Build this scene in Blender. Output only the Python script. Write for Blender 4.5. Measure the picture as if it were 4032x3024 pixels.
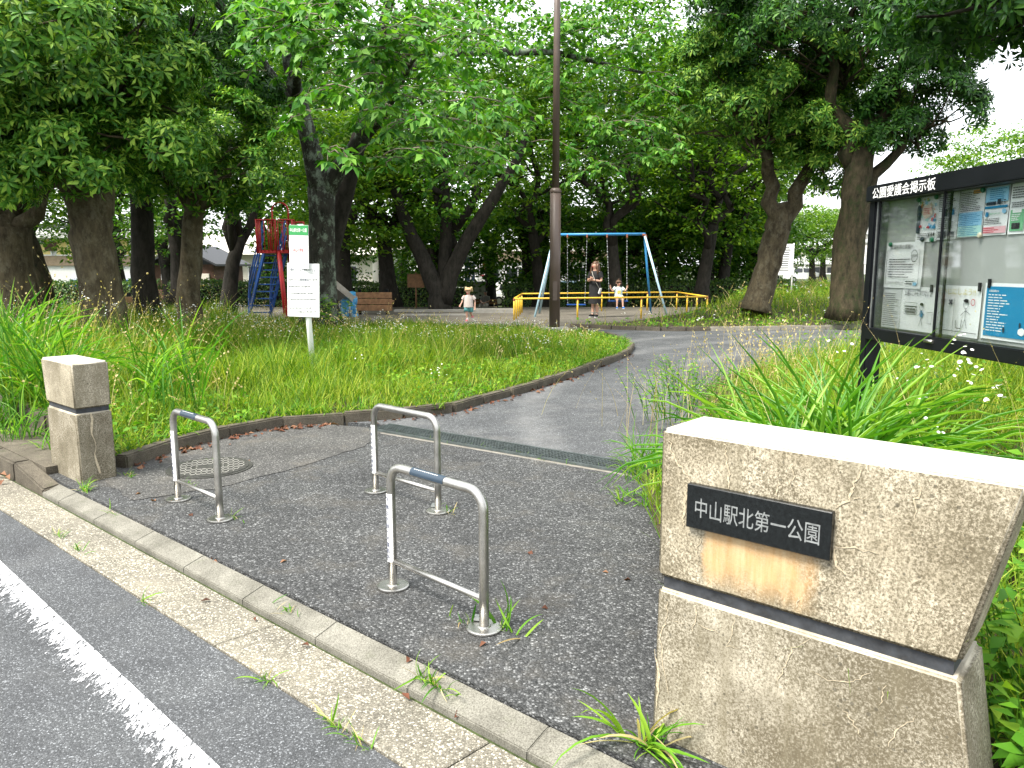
import bpy, bmesh, math, random
import numpy as np
from mathutils import Vector, Matrix

rng = np.random.default_rng(7)
random.seed(7)
for o in list(bpy.data.objects):
    bpy.data.objects.remove(o, do_unlink=True)
scene = bpy.context.scene
COL = scene.collection
R = math.radians

# ---------------------------------------------------------------- camera
CAM = (0.0, 0.0, 1.55)
PITCH = math.atan((1512 - 1046) / 3028.0)
cd = bpy.data.cameras.new('camera')
cam = bpy.data.objects.new('camera', cd)
COL.objects.link(cam)
cam.location = CAM
cam.rotation_euler = (math.pi / 2 - PITCH, 0, 0)
cd.sensor_width = 36.0
cd.lens = 3028 / 4032 * 36
cd.clip_start = 0.05
cd.clip_end = 2000
scene.camera = cam

# ---------------------------------------------------------------- sky, sun, exposure
SUN_EL, SUN_AZ = 58.0, -125.0        # azimuth clockwise from +Y
world = bpy.data.worlds.new('World')
scene.world = world
world.use_nodes = True
wn, wl = world.node_tree.nodes, world.node_tree.links
wn.clear()
sky = wn.new('ShaderNodeTexSky')
sky.sky_type = 'NISHITA'
sky.sun_disc = False
sky.sun_elevation = R(SUN_EL)
sky.sun_rotation = R(SUN_AZ)
sky.air_density = 1.2
sky.dust_density = 3.0
cloud = wn.new('ShaderNodeMixRGB')          # thin even cloud over the blue
cloud.inputs[0].default_value = 0.80
cloud.inputs[2].default_value = (8.6, 8.8, 9.0, 1)
bg = wn.new('ShaderNodeBackground')
bg.inputs[1].default_value = 0.078
wo = wn.new('ShaderNodeOutputWorld')
wl.new(sky.outputs[0], cloud.inputs[1])
wl.new(cloud.outputs[0], bg.inputs[0])
wl.new(bg.outputs[0], wo.inputs[0])

sd = bpy.data.lights.new('sun', 'SUN')
sd.energy = 2.6
sd.angle = R(20)
sd.color = (1.0, 0.95, 0.86)
sun = bpy.data.objects.new('sun', sd)
COL.objects.link(sun)
_az, _el = R(SUN_AZ), R(SUN_EL)
_dir = Vector((math.sin(_az) * math.cos(_el), math.cos(_az) * math.cos(_el), math.sin(_el)))
sun.rotation_euler = _dir.to_track_quat('Z', 'Y').to_euler()

scene.view_settings.view_transform = 'Standard'
scene.view_settings.look = 'None'
scene.view_settings.gamma = 1.0
scene.view_settings.exposure = 2.0
scene.view_settings.use_curve_mapping = False
scene.render.engine = 'CYCLES'
scene.cycles.max_bounces = 4
scene.cycles.diffuse_bounces = 2
scene.cycles.glossy_bounces = 2
scene.cycles.transmission_bounces = 3
scene.cycles.transparent_max_bounces = 6
scene.cycles.caustics_reflective = False
scene.cycles.caustics_refractive = False

# ---------------------------------------------------------------- helpers
def tag(o, label=None, cat=None, group=None, kind=None):
    if label: o['label'] = label
    if cat: o['category'] = cat
    if group: o['group'] = group
    if kind: o['kind'] = kind
    return o

def empty(name, loc=(0, 0, 0), rz=0.0, label=None, cat=None, group=None, kind=None, parent=None):
    o = bpy.data.objects.new(name, None)
    COL.objects.link(o)
    o.location = loc
    o.rotation_euler = (0, 0, rz)
    o.empty_display_size = 0.1
    if parent: o.parent = parent
    return tag(o, label, cat, group, kind)

def link(name, me, mat=None, parent=None, loc=None, rot=None, scale=None):
    o = bpy.data.objects.new(name, me)
    COL.objects.link(o)
    if mat is not None and len(me.materials) == 0:
        me.materials.append(mat)
    if parent: o.parent = parent
    if loc is not None: o.location = loc
    if rot is not None: o.rotation_euler = rot
    if scale is not None: o.scale = scale
    return o

def copy_tree(o, parent=None):
    c = o.copy()
    COL.objects.link(c)
    c.parent = parent
    for ch in o.children:
        copy_tree(ch, c)
    return c

def np_mesh(name, V, F, smooth=False):
    """V (n,3), F (m,k) uniform faces."""
    me = bpy.data.meshes.new(name)
    V = np.asarray(V, np.float32); F = np.asarray(F, np.int32)
    m, k = F.shape
    me.vertices.add(len(V)); me.vertices.foreach_set('co', V.ravel())
    me.loops.add(m * k); me.loops.foreach_set('vertex_index', F.ravel())
    me.polygons.add(m)
    me.polygons.foreach_set('loop_start', np.arange(0, m * k, k, dtype=np.int32))
    me.polygons.foreach_set('loop_total', np.full(m, k, np.int32))
    if smooth: me.polygons.foreach_set('use_smooth', np.ones(m, bool))
    me.update(calc_edges=True)
    return me

class MB:
    """collects shapes; build() links them as one mesh object"""
    def __init__(s): s.v, s.f, s.mi, s.sm = [], [], [], []
    def add(s, verts, faces, mi=0, smooth=False):
        b = len(s.v)
        s.v.extend([tuple(v) for v in verts])
        for f in faces:
            s.f.append([i + b for i in f]); s.mi.append(mi); s.sm.append(smooth)
        return s
    def box(s, c, size, rz=0.0, rot=None, mi=0):
        hx, hy, hz = size[0] / 2, size[1] / 2, size[2] / 2
        P = [Vector((x, y, z)) for z in (-hz, hz) for (x, y) in ((-hx, -hy), (hx, -hy), (hx, hy), (-hx, hy))]
        M = rot if rot is not None else Matrix.Rotation(rz, 3, 'Z')
        P = [M @ p + Vector(c) for p in P]
        return s.add(P, [(3, 2, 1, 0), (4, 5, 6, 7), (0, 1, 5, 4), (1, 2, 6, 5), (2, 3, 7, 6), (3, 0, 4, 7)], mi)
    def bar(s, a, b, w, h=None, mi=0):
        """square bar from a to b"""
        a, b = Vector(a), Vector(b); d = b - a
        q = d.to_track_quat('X', 'Z').to_matrix()
        return s.box((a + b) / 2, (d.length, w, h or w), rot=q, mi=mi)
    def tube(s, pts, rad, n=8, cap=True, mi=0, smooth=True):
        pts = [Vector(p) for p in pts]
        if not hasattr(rad, '__len__'): rad = [rad] * len(pts)
        V, F = [], []
        up = Vector((0, 0, 1)); prev = None
        for i, p in enumerate(pts):
            t = (pts[min(i + 1, len(pts) - 1)] - pts[max(i - 1, 0)])
            if t.length < 1e-9: t = Vector((0, 0, 1))
            t.normalize()
            if prev is None:
                x = t.cross(up) if abs(t.z) < 0.95 else t.cross(Vector((0, 1, 0)))
            else:
                x = prev - t * prev.dot(t)
            x.normalize(); prev = x
            y = t.cross(x)
            for k in range(n):
                a = 2 * math.pi * k / n
                V.append(p + (x * math.cos(a) + y * math.sin(a)) * rad[i])
        for i in range(len(pts) - 1):
            for k in range(n):
                a, b = i * n + k, i * n + (k + 1) % n
                F.append((a, b, b + n, a + n))
        s.add(V, F, mi, smooth)
        if cap:
            b0 = len(s.v) - len(V)
            s.f.append([b0 + k for k in reversed(range(n))]); s.mi.append(mi); s.sm.append(False)
            s.f.append([b0 + (len(pts) - 1) * n + k for k in range(n)]); s.mi.append(mi); s.sm.append(False)
        return s
    def prism(s, poly, z0, z1, mi=0):
        n = len(poly)
        V = [(x, y, z0) for x, y in poly] + [(x, y, z1) for x, y in poly]
        F = [tuple(reversed(range(n))), tuple(range(n, 2 * n))] + [(i, (i + 1) % n, n + (i + 1) % n, n + i) for i in range(n)]
        return s.add(V, F, mi)
    def sheet(s, poly, z, mi=0):
        return s.add([(x, y, z) for x, y in poly], [tuple(range(len(poly)))], mi)
    def ball(s, c, r, nu=10, nv=7, mi=0):
        if not hasattr(r, '__len__'): r = (r, r, r)
        V = [(c[0], c[1], c[2] - r[2])]
        for j in range(1, nv):
            ph = -math.pi / 2 + math.pi * j / nv
            for i in range(nu):
                a = 2 * math.pi * i / nu
                V.append((c[0] + r[0] * math.cos(ph) * math.cos(a), c[1] + r[1] * math.cos(ph) * math.sin(a), c[2] + r[2] * math.sin(ph)))
        V.append((c[0], c[1], c[2] + r[2]))
        F = [(0, 1 + (i + 1) % nu, 1 + i) for i in range(nu)]
        for j in range(nv - 2):
            for i in range(nu):
                a = 1 + j * nu + i; b = 1 + j * nu + (i + 1) % nu
                F.append((a, b, b + nu, a + nu))
        t = len(V) - 1; o = 1 + (nv - 2) * nu
        F += [(o + i, o + (i + 1) % nu, t) for i in range(nu)]
        return s.add(V, F, mi, True)
    def lathe(s, prof, c=(0, 0, 0), n=20, mi=0, smooth=False):
        """prof: list of (r,z) bottom to top, closed with caps"""
        V = [(c[0] + r * math.cos(2 * math.pi * k / n), c[1] + r * math.sin(2 * math.pi * k / n), c[2] + z) for r, z in prof for k in range(n)]
        F = [(i * n + k, i * n + (k + 1) % n, (i + 1) * n + (k + 1) % n, (i + 1) * n + k) for i in range(len(prof) - 1) for k in range(n)]
        b = len(s.v)
        s.add(V, F, mi, smooth)
        s.f.append([b + k for k in reversed(range(n))]); s.mi.append(mi); s.sm.append(False)
        s.f.append([b + (len(prof) - 1) * n + k for k in range(n)]); s.mi.append(mi); s.sm.append(False)
        return s
    def mesh(s, name, bevel=0.0, seg=2):
        me = bpy.data.meshes.new(name)
        me.from_pydata(s.v, [], s.f)
        me.polygons.foreach_set('material_index', s.mi)
        me.polygons.foreach_set('use_smooth', s.sm)
        if bevel:
            bm = bmesh.new(); bm.from_mesh(me)
            bmesh.ops.remove_doubles(bm, verts=bm.verts, dist=1e-5)
            es = [e for e in bm.edges if len(e.link_faces) == 2 and e.calc_face_angle(0) > 0.6]
            bmesh.ops.bevel(bm, geom=es, offset=bevel, segments=seg, affect='EDGES', clamp_overlap=True)
            bm.to_mesh(me); bm.free()
        me.update()
        return me
    def build(s, name, mat, parent=None, bevel=0.0, seg=2, loc=None, rot=None):
        me = s.mesh(name, bevel, seg)
        for m in (mat if isinstance(mat, (list, tuple)) else [mat]):
            me.materials.append(m)
        return link(name, me, None, parent, loc, rot)

def arc_pts(c, r, a0, a1, n, plane='xz'):
    out = []
    for i in range(n + 1):
        a = a0 + (a1 - a0) * i / n
        if plane == 'xz': out.append((c[0] + r * math.cos(a), c[1], c[2] + r * math.sin(a)))
        else: out.append((c[0] + r * math.cos(a), c[1] + r * math.sin(a), c[2]))
    return out

def inside(poly, x, y):
    c = np.zeros(len(x), bool); n = len(poly)
    for i in range(n):
        x1, y1 = poly[i]; x2, y2 = poly[i - 1]
        k = ((y1 > y) != (y2 > y)) & (x < (x2 - x1) * (y - y1) / ((y2 - y1) or 1e-9) + x1)
        c ^= k
    return c

def edge_dist(line, x, y):
    """distance of points from a polyline"""
    d = np.full(len(x), 1e9)
    for (x1, y1), (x2, y2) in zip(line[:-1], line[1:]):
        L2 = (x2 - x1) ** 2 + (y2 - y1) ** 2
        t = np.clip(((x - x1) * (x2 - x1) + (y - y1) * (y2 - y1)) / L2, 0, 1)
        d = np.minimum(d, np.hypot(x - x1 - t * (x2 - x1), y - y1 - t * (y2 - y1)))
    return d

# ---------------------------------------------------------------- lettering (one pass, before the scene grows)
TEXTS = {}
def letter_pass(items):
    obs = []
    for key, s, bold in items:
        cu = bpy.data.curves.new('lettering', 'FONT')
        cu.body = s; cu.size = 1.0; cu.resolution_u = 2; cu.offset = bold
        cu.align_x = 'CENTER'; cu.align_y = 'CENTER'; cu.extrude = 0.004
        cu.space_line = 1.05
        o = bpy.data.objects.new('lettering', cu); COL.objects.link(o)
        obs.append((key, o))
    dg = bpy.context.evaluated_depsgraph_get()
    for key, o in obs:
        me = bpy.data.meshes.new_from_object(o.evaluated_get(dg))
        me.name = 'lettering'
        n = len(me.vertices); co = np.empty(n * 3, np.float32); me.vertices.foreach_get('co', co)
        co = co.reshape(-1, 3)
        co[:, :2] -= (co[:, :2].max(0) + co[:, :2].min(0)) / 2
        me.vertices.foreach_set('co', co.ravel()); me.update()
        me.materials.clear()
        TEXTS[key] = (me, co[:, 0].max() * 2, co[:, 1].max() * 2)
    for key, o in obs:
        cu = o.data
        bpy.data.objects.remove(o, do_unlink=True); bpy.data.curves.remove(cu)

letter_pass([
    ('park', '中山駅北第一公園', 0.004), ('board', '公園愛護会掲示板', 0.006), ('clean', '公園をみんなできれいにしよう', 0.01),
    ('school', '中山小学校', 0.015), ('aigo', '公園愛護会', 0.006), ('rack', '横\n浜\n市\n緑\n土\n木\n事\n務\n所', 0.005),
    ('users', '公園利用の皆様へ', 0.006), ('stop', 'STOP', 0.02), ('manner', 'ルールとマナーを守りましょう', 0.006),
    ('litter', '公園にごみをすてないで', 0.0), ('care', 'だいじにしよう!!', 0.0), ('aigowa', '公園愛護会は', 0.01),
    ('expo', 'GREEN×EXPO 2027', 0.01), ('x', '×', 0.05), ('arrow', '↑', 0.0), ('parkv', '公\n園', 0.006),
])

def lettering(key, parent, mat, loc, rot, width=None, height=None, name='lettering', squash=None):
    """place a text mesh; its local x runs along the line, y up, z out of the surface"""
    me, w, h = TEXTS[key]
    me = me.copy(); me.materials.clear(); me.materials.append(mat)
    sx = width / w if width else height / h
    sy = height / h if height else sx
    return link(name, me, None, parent, loc, rot, (sx, sy, 0.35 * min(sx, sy)))
# ---------------------------------------------------------------- materials
def nt(name):
    m = bpy.data.materials.new(name); m.use_nodes = True
    n = m.node_tree.nodes; l = m.node_tree.links
    return m, n, l, n['Principled BSDF']

def ramp(n, stops):
    r = n.new('ShaderNodeValToRGB')
    e = r.color_ramp.elements
    while len(e) < len(stops): e.new(0.5)
    for el, (p, c) in zip(e, stops):
        el.position = p; el.color = (*c, 1) if len(c) == 3 else c
    return r

def coords(n, l, scale=(1, 1, 1), kind='Object'):
    tc = n.new('ShaderNodeTexCoord'); mp = n.new('ShaderNodeMapping')
    mp.inputs['Scale'].default_value = scale
    l.new(tc.outputs[kind], mp.inputs[0])
    return mp.outputs[0]

def geo_pos(n, l, scale=(1, 1, 1)):
    g = n.new('ShaderNodeNewGeometry'); mp = n.new('ShaderNodeMapping')
    mp.inputs['Scale'].default_value = scale
    l.new(g.outputs['Position'], mp.inputs[0])
    return mp.outputs[0]

def noise(n, l, vec, scale, detail=4, rough=0.6):
    x = n.new('ShaderNodeTexNoise'); x.inputs['Scale'].default_value = scale
    x.inputs['Detail'].default_value = detail; x.inputs['Roughness'].default_value = rough
    l.new(vec, x.inputs['Vector']); return x.outputs['Fac']

def mixc(n, l, fac, a, b, mode='MIX'):
    x = n.new('ShaderNodeMixRGB'); x.blend_type = mode
    for i, v in ((0, fac), (1, a), (2, b)):
        if isinstance(v, (int, float)): x.inputs[i].default_value = v
        elif isinstance(v, tuple): x.inputs[i].default_value = (*v, 1)
        else: l.new(v, x.inputs[i])
    return x.outputs[0]

def bump(n, l, h, strength, dist, bsdf, normal=None):
    b = n.new('ShaderNodeBump'); b.inputs['Strength'].default_value = strength
    b.inputs['Distance'].default_value = dist
    l.new(h, b.inputs['Height'])
    if normal: l.new(normal, b.inputs['Normal'])
    l.new(b.outputs[0], bsdf.inputs['Normal']); return b.outputs[0]

def plain(name, col, rough=0.55, metal=0.0, var=0.15, scale=6.0, bmp=0.0, spec=0.4, dirt=0.0):
    """painted or bare surface with slight unevenness"""
    m, n, l, b = nt(name)
    p = geo_pos(n, l)
    f = noise(n, l, p, scale, 5)
    lo = tuple(max(0, c * (1 - var)) for c in col); hi = tuple(min(1, c * (1 + var)) for c in col)
    r = ramp(n, [(0.3, lo), (0.7, hi)]); l.new(f, r.inputs[0])
    out = r.outputs[0]
    if dirt:
        f2 = noise(n, l, p, scale * 3.1, 6, 0.7)
        r2 = ramp(n, [(0.5, (0, 0, 0)), (0.75, (dirt, dirt, dirt))]); l.new(f2, r2.inputs[0])
        out = mixc(n, l, r2.outputs[0], out, (0.08, 0.065, 0.045))
    l.new(out, b.inputs['Base Color'])
    rr = n.new('ShaderNodeMapRange'); rr.inputs[3].default_value = max(0.05, rough - 0.1); rr.inputs[4].default_value = min(1, rough + 0.12)
    l.new(f, rr.inputs[0]); l.new(rr.outputs[0], b.inputs['Roughness'])
    b.inputs['Metallic'].default_value = metal
    b.inputs['Specular IOR Level'].default_value = spec
    if bmp: bump(n, l, noise(n, l, p, scale * 8, 4), bmp, 0.01, b)
    return m

def asphalt(name, dark, light, cell=110.0, bstr=0.7, stain=None, tracks=False):
    m, n, l, b = nt(name)
    p = geo_pos(n, l)
    v = n.new('ShaderNodeTexVoronoi'); v.inputs['Scale'].default_value = cell
    l.new(p, v.inputs['Vector'])
    sep = n.new('ShaderNodeSeparateColor'); l.new(v.outputs['Color'], sep.inputs[0])
    r = ramp(n, [(0.0, dark), (0.55, tuple((a + c) / 2 for a, c in zip(dark, light))), (0.85, light), (1.0, tuple(min(1, c * 2.6) for c in light))])
    l.new(sep.outputs[0], r.inputs[0])
    # binder between the stones
    rb = ramp(n, [(0.0, (1, 1, 1)), (0.55, (0.30, 0.30, 0.30))]); l.new(v.outputs['Distance'], rb.inputs[0])
    col = mixc(n, l, 0.75, r.outputs[0], rb.outputs[0], 'MULTIPLY')
    big = noise(n, l, p, 1.3, 8, 0.72)
    rbig = ramp(n, [(0.3, (0.66, 0.66, 0.67)), (0.5, (1, 1, 1)), (0.7, (1.32, 1.32, 1.29))]); l.new(big, rbig.inputs[0])
    col = mixc(n, l, 1.0, col, rbig.outputs[0], 'MULTIPLY')
    if stain:
        f = noise(n, l, p, 2.3, 6, 0.7)
        rs = ramp(n, [(0.52, (0, 0, 0)), (0.75, (0.55, 0.55, 0.55))]); l.new(f, rs.inputs[0])
        col = mixc(n, l, rs.outputs[0], col, stain)
    if tracks:  # worn paler wheel marks sweeping round the bend
        w = n.new('ShaderNodeTexWave'); w.wave_type = 'RINGS'; w.rings_direction = 'Z'
        mp = n.new('ShaderNodeMapping'); mp.inputs['Location'].default_value = (-9.5, -8.0, 0)
        l.new(p, mp.inputs[0]); l.new(mp.outputs[0], w.inputs['Vector'])
        w.inputs['Scale'].default_value = 0.22; w.inputs['Distortion'].default_value = 1.2; w.inputs['Detail'].default_value = 3
        f = noise(n, l, p, 1.4, 6, 0.7)
        mu = n.new('ShaderNodeMath'); mu.operation = 'MULTIPLY'; l.new(w.outputs['Fac'], mu.inputs[0]); l.new(f, mu.inputs[1])
        rw = ramp(n, [(0.34, (0, 0, 0)), (0.62, (0.45, 0.45, 0.45))]); l.new(mu.outputs[0], rw.inputs[0])
        col = mixc(n, l, rw.outputs[0], col, (0.17, 0.172, 0.172))
    l.new(col, b.inputs['Base Color'])
    b.inputs['Roughness'].default_value = 0.75
    b.inputs['Specular IOR Level'].default_value = 0.35
    inv = n.new('ShaderNodeMath'); inv.operation = 'SUBTRACT'; inv.inputs[0].default_value = 1.0
    l.new(v.outputs['Distance'], inv.inputs[1])
    add = n.new('ShaderNodeMath'); add.operation = 'MULTIPLY_ADD'; add.inputs[1].default_value = 0.6
    l.new(sep.outputs[1], add.inputs[0]); l.new(inv.outputs[0], add.inputs[2])
    bump(n, l, add.outputs[0], bstr, 0.6 / cell, b)
    return m

def concrete(name, base, dark, scale=1.0, speck=140.0, bstr=0.4, moss=0.0, streak=0.0, warm=None, contrast=1.0):
    m, n, l, b = nt(name)
    p = geo_pos(n, l)
    f = noise(n, l, p, 3.0 * scale, 8, 0.72)
    r = ramp(n, [(0.5 - 0.18 * contrast / 1.0, dark), (0.5 + 0.16, base)]); l.new(f, r.inputs[0])
    col = r.outputs[0]
    f2 = noise(n, l, p, speck, 3, 0.8)
    r2 = ramp(n, [(0.36, (0.38, 0.36, 0.33)), (0.6, (1.18, 1.17, 1.14))]); l.new(f2, r2.inputs[0])
    col = mixc(n, l, 0.85, col, r2.outputs[0], 'MULTIPLY')
    if streak:
        ps = geo_pos(n, l, (22, 22, 1.2))
        f3 = noise(n, l, ps, 1.0, 5, 0.6)
        r3 = ramp(n, [(0.42, (0, 0, 0)), (0.62, (streak, streak, streak))]); l.new(f3, r3.inputs[0])
        g = n.new('ShaderNodeNewGeometry'); sp = n.new('ShaderNodeSeparateXYZ'); l.new(g.outputs['Normal'], sp.inputs[0])
        up = n.new('ShaderNodeMapRange'); up.inputs[1].default_value = 0.5; up.inputs[2].default_value = 0.8
        up.inputs[3].default_value = 1; up.inputs[4].default_value = 0; l.new(sp.outputs[2], up.inputs[0])
        k = mixc(n, l, 1.0, r3.outputs[0], up.outputs[0], 'MULTIPLY')
        col = mixc(n, l, k, col, dark)
    if warm:
        f4 = noise(n, l, p, 5.0, 6, 0.6)
        r4 = ramp(n, [(0.5, (0, 0, 0)), (0.72, (0.5, 0.5, 0.5))]); l.new(f4, r4.inputs[0])
        col = mixc(n, l, r4.outputs[0], col, warm)
    if moss:
        f5 = noise(n, l, p, 7.0, 7, 0.75)
        r5 = ramp(n, [(0.56, (0, 0, 0)), (0.72, (moss, moss, moss))]); l.new(f5, r5.inputs[0])
        col = mixc(n, l, r5.outputs[0], col, (0.05, 0.06, 0.025))
    l.new(col, b.inputs['Base Color'])
    b.inputs['Roughness'].default_value = 0.85
    b.inputs['Specular IOR Level'].default_value = 0.25
    bump(n, l, f2, bstr, 0.004, b)
    return m

def leafmat(name, c0, c1, c2, rough=0.42, trans=0.3, tcol=None, spec=0.5):
    """c0 dark, c1 mid, c2 young leaf; varies leaf by leaf"""
    m, n, l, b = nt(name)
    g = n.new('ShaderNodeNewGeometry'); oi = n.new('ShaderNodeObjectInfo')
    ad = n.new('ShaderNodeMath'); ad.operation = 'ADD'; l.new(g.outputs['Random Per Island'], ad.inputs[0]); l.new(oi.outputs['Random'], ad.inputs[1])
    fr = n.new('ShaderNodeMath'); fr.operation = 'FRACT'; l.new(ad.outputs[0], fr.inputs[0])
    r = ramp(n, [(0.0, c0), (0.6, c1), (1.0, c2)]); l.new(fr.outputs[0], r.inputs[0])
    l.new(r.outputs[0], b.inputs['Base Color'])
    b.inputs['Roughness'].default_value = rough
    b.inputs['Specular IOR Level'].default_value = spec
    t = n.new('ShaderNodeBsdfTranslucent')
    if tcol:
        t.inputs[0].default_value = (*tcol, 1)
    else:
        tint = mixc(n, l, 1.0, r.outputs[0], (1.6, 1.7, 0.5), 'MULTIPLY'); l.new(tint, t.inputs[0])
    mx = n.new('ShaderNodeMixShader'); mx.inputs[0].default_value = trans
    l.new(b.outputs[0], mx.inputs[1]); l.new(t.outputs[0], mx.inputs[2])
    l.new(mx.outputs[0], n['Material Output'].inputs[0])
    return m

def bark(name, c0, c1, lichen=None, scale=1.0, amount=0.5):
    m, n, l, b = nt(name)
    p = geo_pos(n, l, (9 * scale, 9 * scale, 3.5 * scale))
    f = noise(n, l, p, 1.0, 8, 0.7)
    r = ramp(n, [(0.32, c0), (0.68, c1)]); l.new(f, r.inputs[0]); col = r.outputs[0]
    if lichen:
        f2 = noise(n, l, geo_pos(n, l, (3.2, 3.2, 2.2)), 1.6, 9, 0.78)
        r2 = ramp(n, [(0.5, (0, 0, 0)), (0.6, (amount, amount, amount))]); l.new(f2, r2.inputs[0])
        col = mixc(n, l, r2.outputs[0], col, lichen)
    l.new(col, b.inputs['Base Color'])
    b.inputs['Roughness'].default_value = 0.9; b.inputs['Specular IOR Level'].default_value = 0.2
    bump(n, l, f, 0.9, 0.03, b)
    return m

M = {}
M['road'] = asphalt('road_asphalt', (0.058, 0.062, 0.067), (0.125, 0.132, 0.140), 190, 0.5, stain=(0.075, 0.077, 0.078))
M['apron'] = asphalt('coarse_asphalt', (0.034, 0.036, 0.037), (0.118, 0.121, 0.122), 105, 0.9, stain=(0.095, 0.086, 0.070))
M['patch'] = asphalt('worn_asphalt', (0.058, 0.058, 0.056), (0.130, 0.128, 0.122), 120, 0.6, stain=(0.115, 0.103, 0.084))
M['path'] = asphalt('path_asphalt', (0.066, 0.070, 0.075), (0.125, 0.131, 0.138), 120, 0.5, stain=(0.15, 0.148, 0.142), tracks=True)
M['gutter'] = asphalt('gutter_concrete', (0.17, 0.155, 0.118), (0.38, 0.352, 0.285), 150, 0.4, stain=(0.25, 0.228, 0.175))
M['kerb_low'] = concrete('kerb_concrete', (0.20, 0.195, 0.17), (0.10, 0.097, 0.082), 1.2, 170, 0.4, moss=0.35)
M['kerb'] = concrete('old_kerb', (0.13, 0.115, 0.09), (0.06, 0.052, 0.04), 1.5, 120, 0.6, moss=0.6)
M['kerb_new'] = concrete('pale_kerb', (0.34, 0.32, 0.28), (0.20, 0.19, 0.16), 1.5, 150, 0.4, moss=0.15)
M['plaza'] = concrete('gravel_dirt', (0.155, 0.142, 0.12), (0.095, 0.086, 0.072), 0.35, 60, 0.5)
M['soil'] = concrete('soil', (0.075, 0.058, 0.036), (0.035, 0.028, 0.018), 1.0, 60, 0.6)
M['terrain'] = concrete('rough_ground', (0.055, 0.075, 0.025), (0.03, 0.045, 0.014), 0.6, 40, 0.5)
M['white_plain'] = plain('white_paint', (0.78, 0.78, 0.77), 0.5, var=0.05)
M['white_off'] = plain('chalky_white', (0.62, 0.62, 0.60), 0.6, var=0.1, dirt=0.3)
M['steel'] = plain('stainless_steel', (0.42, 0.41, 0.385), 0.36, 1.0, 0.16, 9, spec=0.5, dirt=0.12)
M['steel_dull'] = plain('dull_galvanised_steel', (0.30, 0.32, 0.32), 0.5, 0.85, 0.2, 14, dirt=0.35)
M['iron'] = plain('cast_iron', (0.06, 0.06, 0.055), 0.55, 0.5, 0.3, 30, dirt=0.3)
M['brown_metal'] = plain('brown_coated_steel', (0.085, 0.060, 0.048), 0.42, 0.0, 0.12, 3, dirt=0.08)
M['black_metal'] = plain('black_coated_aluminium', (0.0035, 0.0042, 0.006), 0.4, 0.0, 0.2, 4, spec=0.22)
M['navy'] = plain('navy_film', (0.022, 0.038, 0.058), 0.4, var=0.1)
M['black'] = plain('black_ink', (0.012, 0.012, 0.014), 0.6, var=0.05)
M['inkblue'] = plain('blue_black_ink', (0.03, 0.04, 0.09), 0.6, var=0.05)
M['inkgrey'] = plain('grey_print', (0.085, 0.09, 0.10), 0.6, var=0.05)
M['red_paint'] = plain('red_paint', (0.42, 0.02, 0.022), 0.4, var=0.15, dirt=0.12)
M['blue_paint'] = plain('blue_paint', (0.015, 0.085, 0.33), 0.42, var=0.2, dirt=0.12)
M['sky_paint'] = plain('sky_blue_paint', (0.035, 0.22, 0.46), 0.4, var=0.12, dirt=0.1)
M['pale_paint'] = plain('pale_blue_paint', (0.35, 0.52, 0.60), 0.45, var=0.12, dirt=0.12)
M['rust'] = plain('rusty_joint', (0.26, 0.085, 0.045), 0.7, var=0.35, scale=20)
M['yellow_paint'] = plain('yellow_paint', (0.64, 0.40, 0.03), 0.45, var=0.12, dirt=0.18)
M['green_sign'] = plain('green_sign', (0.03, 0.24, 0.07), 0.45, var=0.05)
M['red_ink'] = plain('red_ink', (0.55, 0.04, 0.06), 0.5, var=0.05)
M['wood'] = plain('weathered_brown_board', (0.22, 0.115, 0.055), 0.7, var=0.35, scale=9, bmp=0.2, dirt=0.3)
M['granite'] = plain('polished_black_granite', (0.0045, 0.006, 0.0065), 0.22, var=0.5, scale=90, spec=0.5)
M['engrave'] = plain('engraved_grey', (0.17, 0.18, 0.18), 0.6, var=0.3, scale=60)
M['joint'] = plain('dark_recessed_joint', (0.028, 0.031, 0.036), 0.7, var=0.6, scale=25, dirt=0.2)
M['plaster'] = plain('cream_plaster', (0.66, 0.62, 0.54), 0.8, var=0.08)
M['white_wall'] = plain('white_render', (0.74, 0.74, 0.72), 0.8, var=0.06)
M['brick'] = plain('brown_brick', (0.105, 0.055, 0.038), 0.8, var=0.3, scale=5)
M['dark_roof'] = plain('dark_slate', (0.035, 0.037, 0.042), 0.6, var=0.25, scale=5)
M['pale_roof'] = plain('pale_roof', (0.60, 0.56, 0.50), 0.6, var=0.1)
M['glass'] = plain('dark_window_glass', (0.02, 0.024, 0.028), 0.08, var=0.2, spec=0.6)
M['blue_panel'] = plain('blue_panel', (0.01, 0.12, 0.42), 0.5, var=0.1)
M['tan_wall'] = plain('tan_siding', (0.22, 0.17, 0.115), 0.8, var=0.2)
M['edging'] = plain('grey_concrete', (0.16, 0.15, 0.13), 0.85, var=0.3, scale=9, dirt=0.3)
M['bars'] = plain('drain_bars', (0.10, 0.12, 0.12), 0.5, 0.6, 0.25, 14, dirt=0.3)
M['studs'] = plain('worn_iron_studs', (0.22, 0.215, 0.195), 0.5, 0.4, 0.25, 30)
M['concrete_pale'] = plain('pale_concrete', (0.30, 0.285, 0.255), 0.8, var=0.2, scale=4, dirt=0.2)
M['pin_green'] = plain('green_pin', (0.01, 0.17, 0.08), 0.35)
M['pin_cream'] = plain('cream_pin', (0.65, 0.6, 0.45), 0.35)
M['paper'] = plain('white_paper', (0.78, 0.79, 0.78), 0.7, var=0.03)
M['paper_grey'] = plain('greyish_paper', (0.60, 0.61, 0.60), 0.7, var=0.04)
M['p_blue'] = plain('blue_print', (0.01, 0.21, 0.40), 0.6, var=0.06)
M['p_sky'] = plain('sky_blue_print', (0.28, 0.55, 0.75), 0.6, var=0.05)
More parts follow.
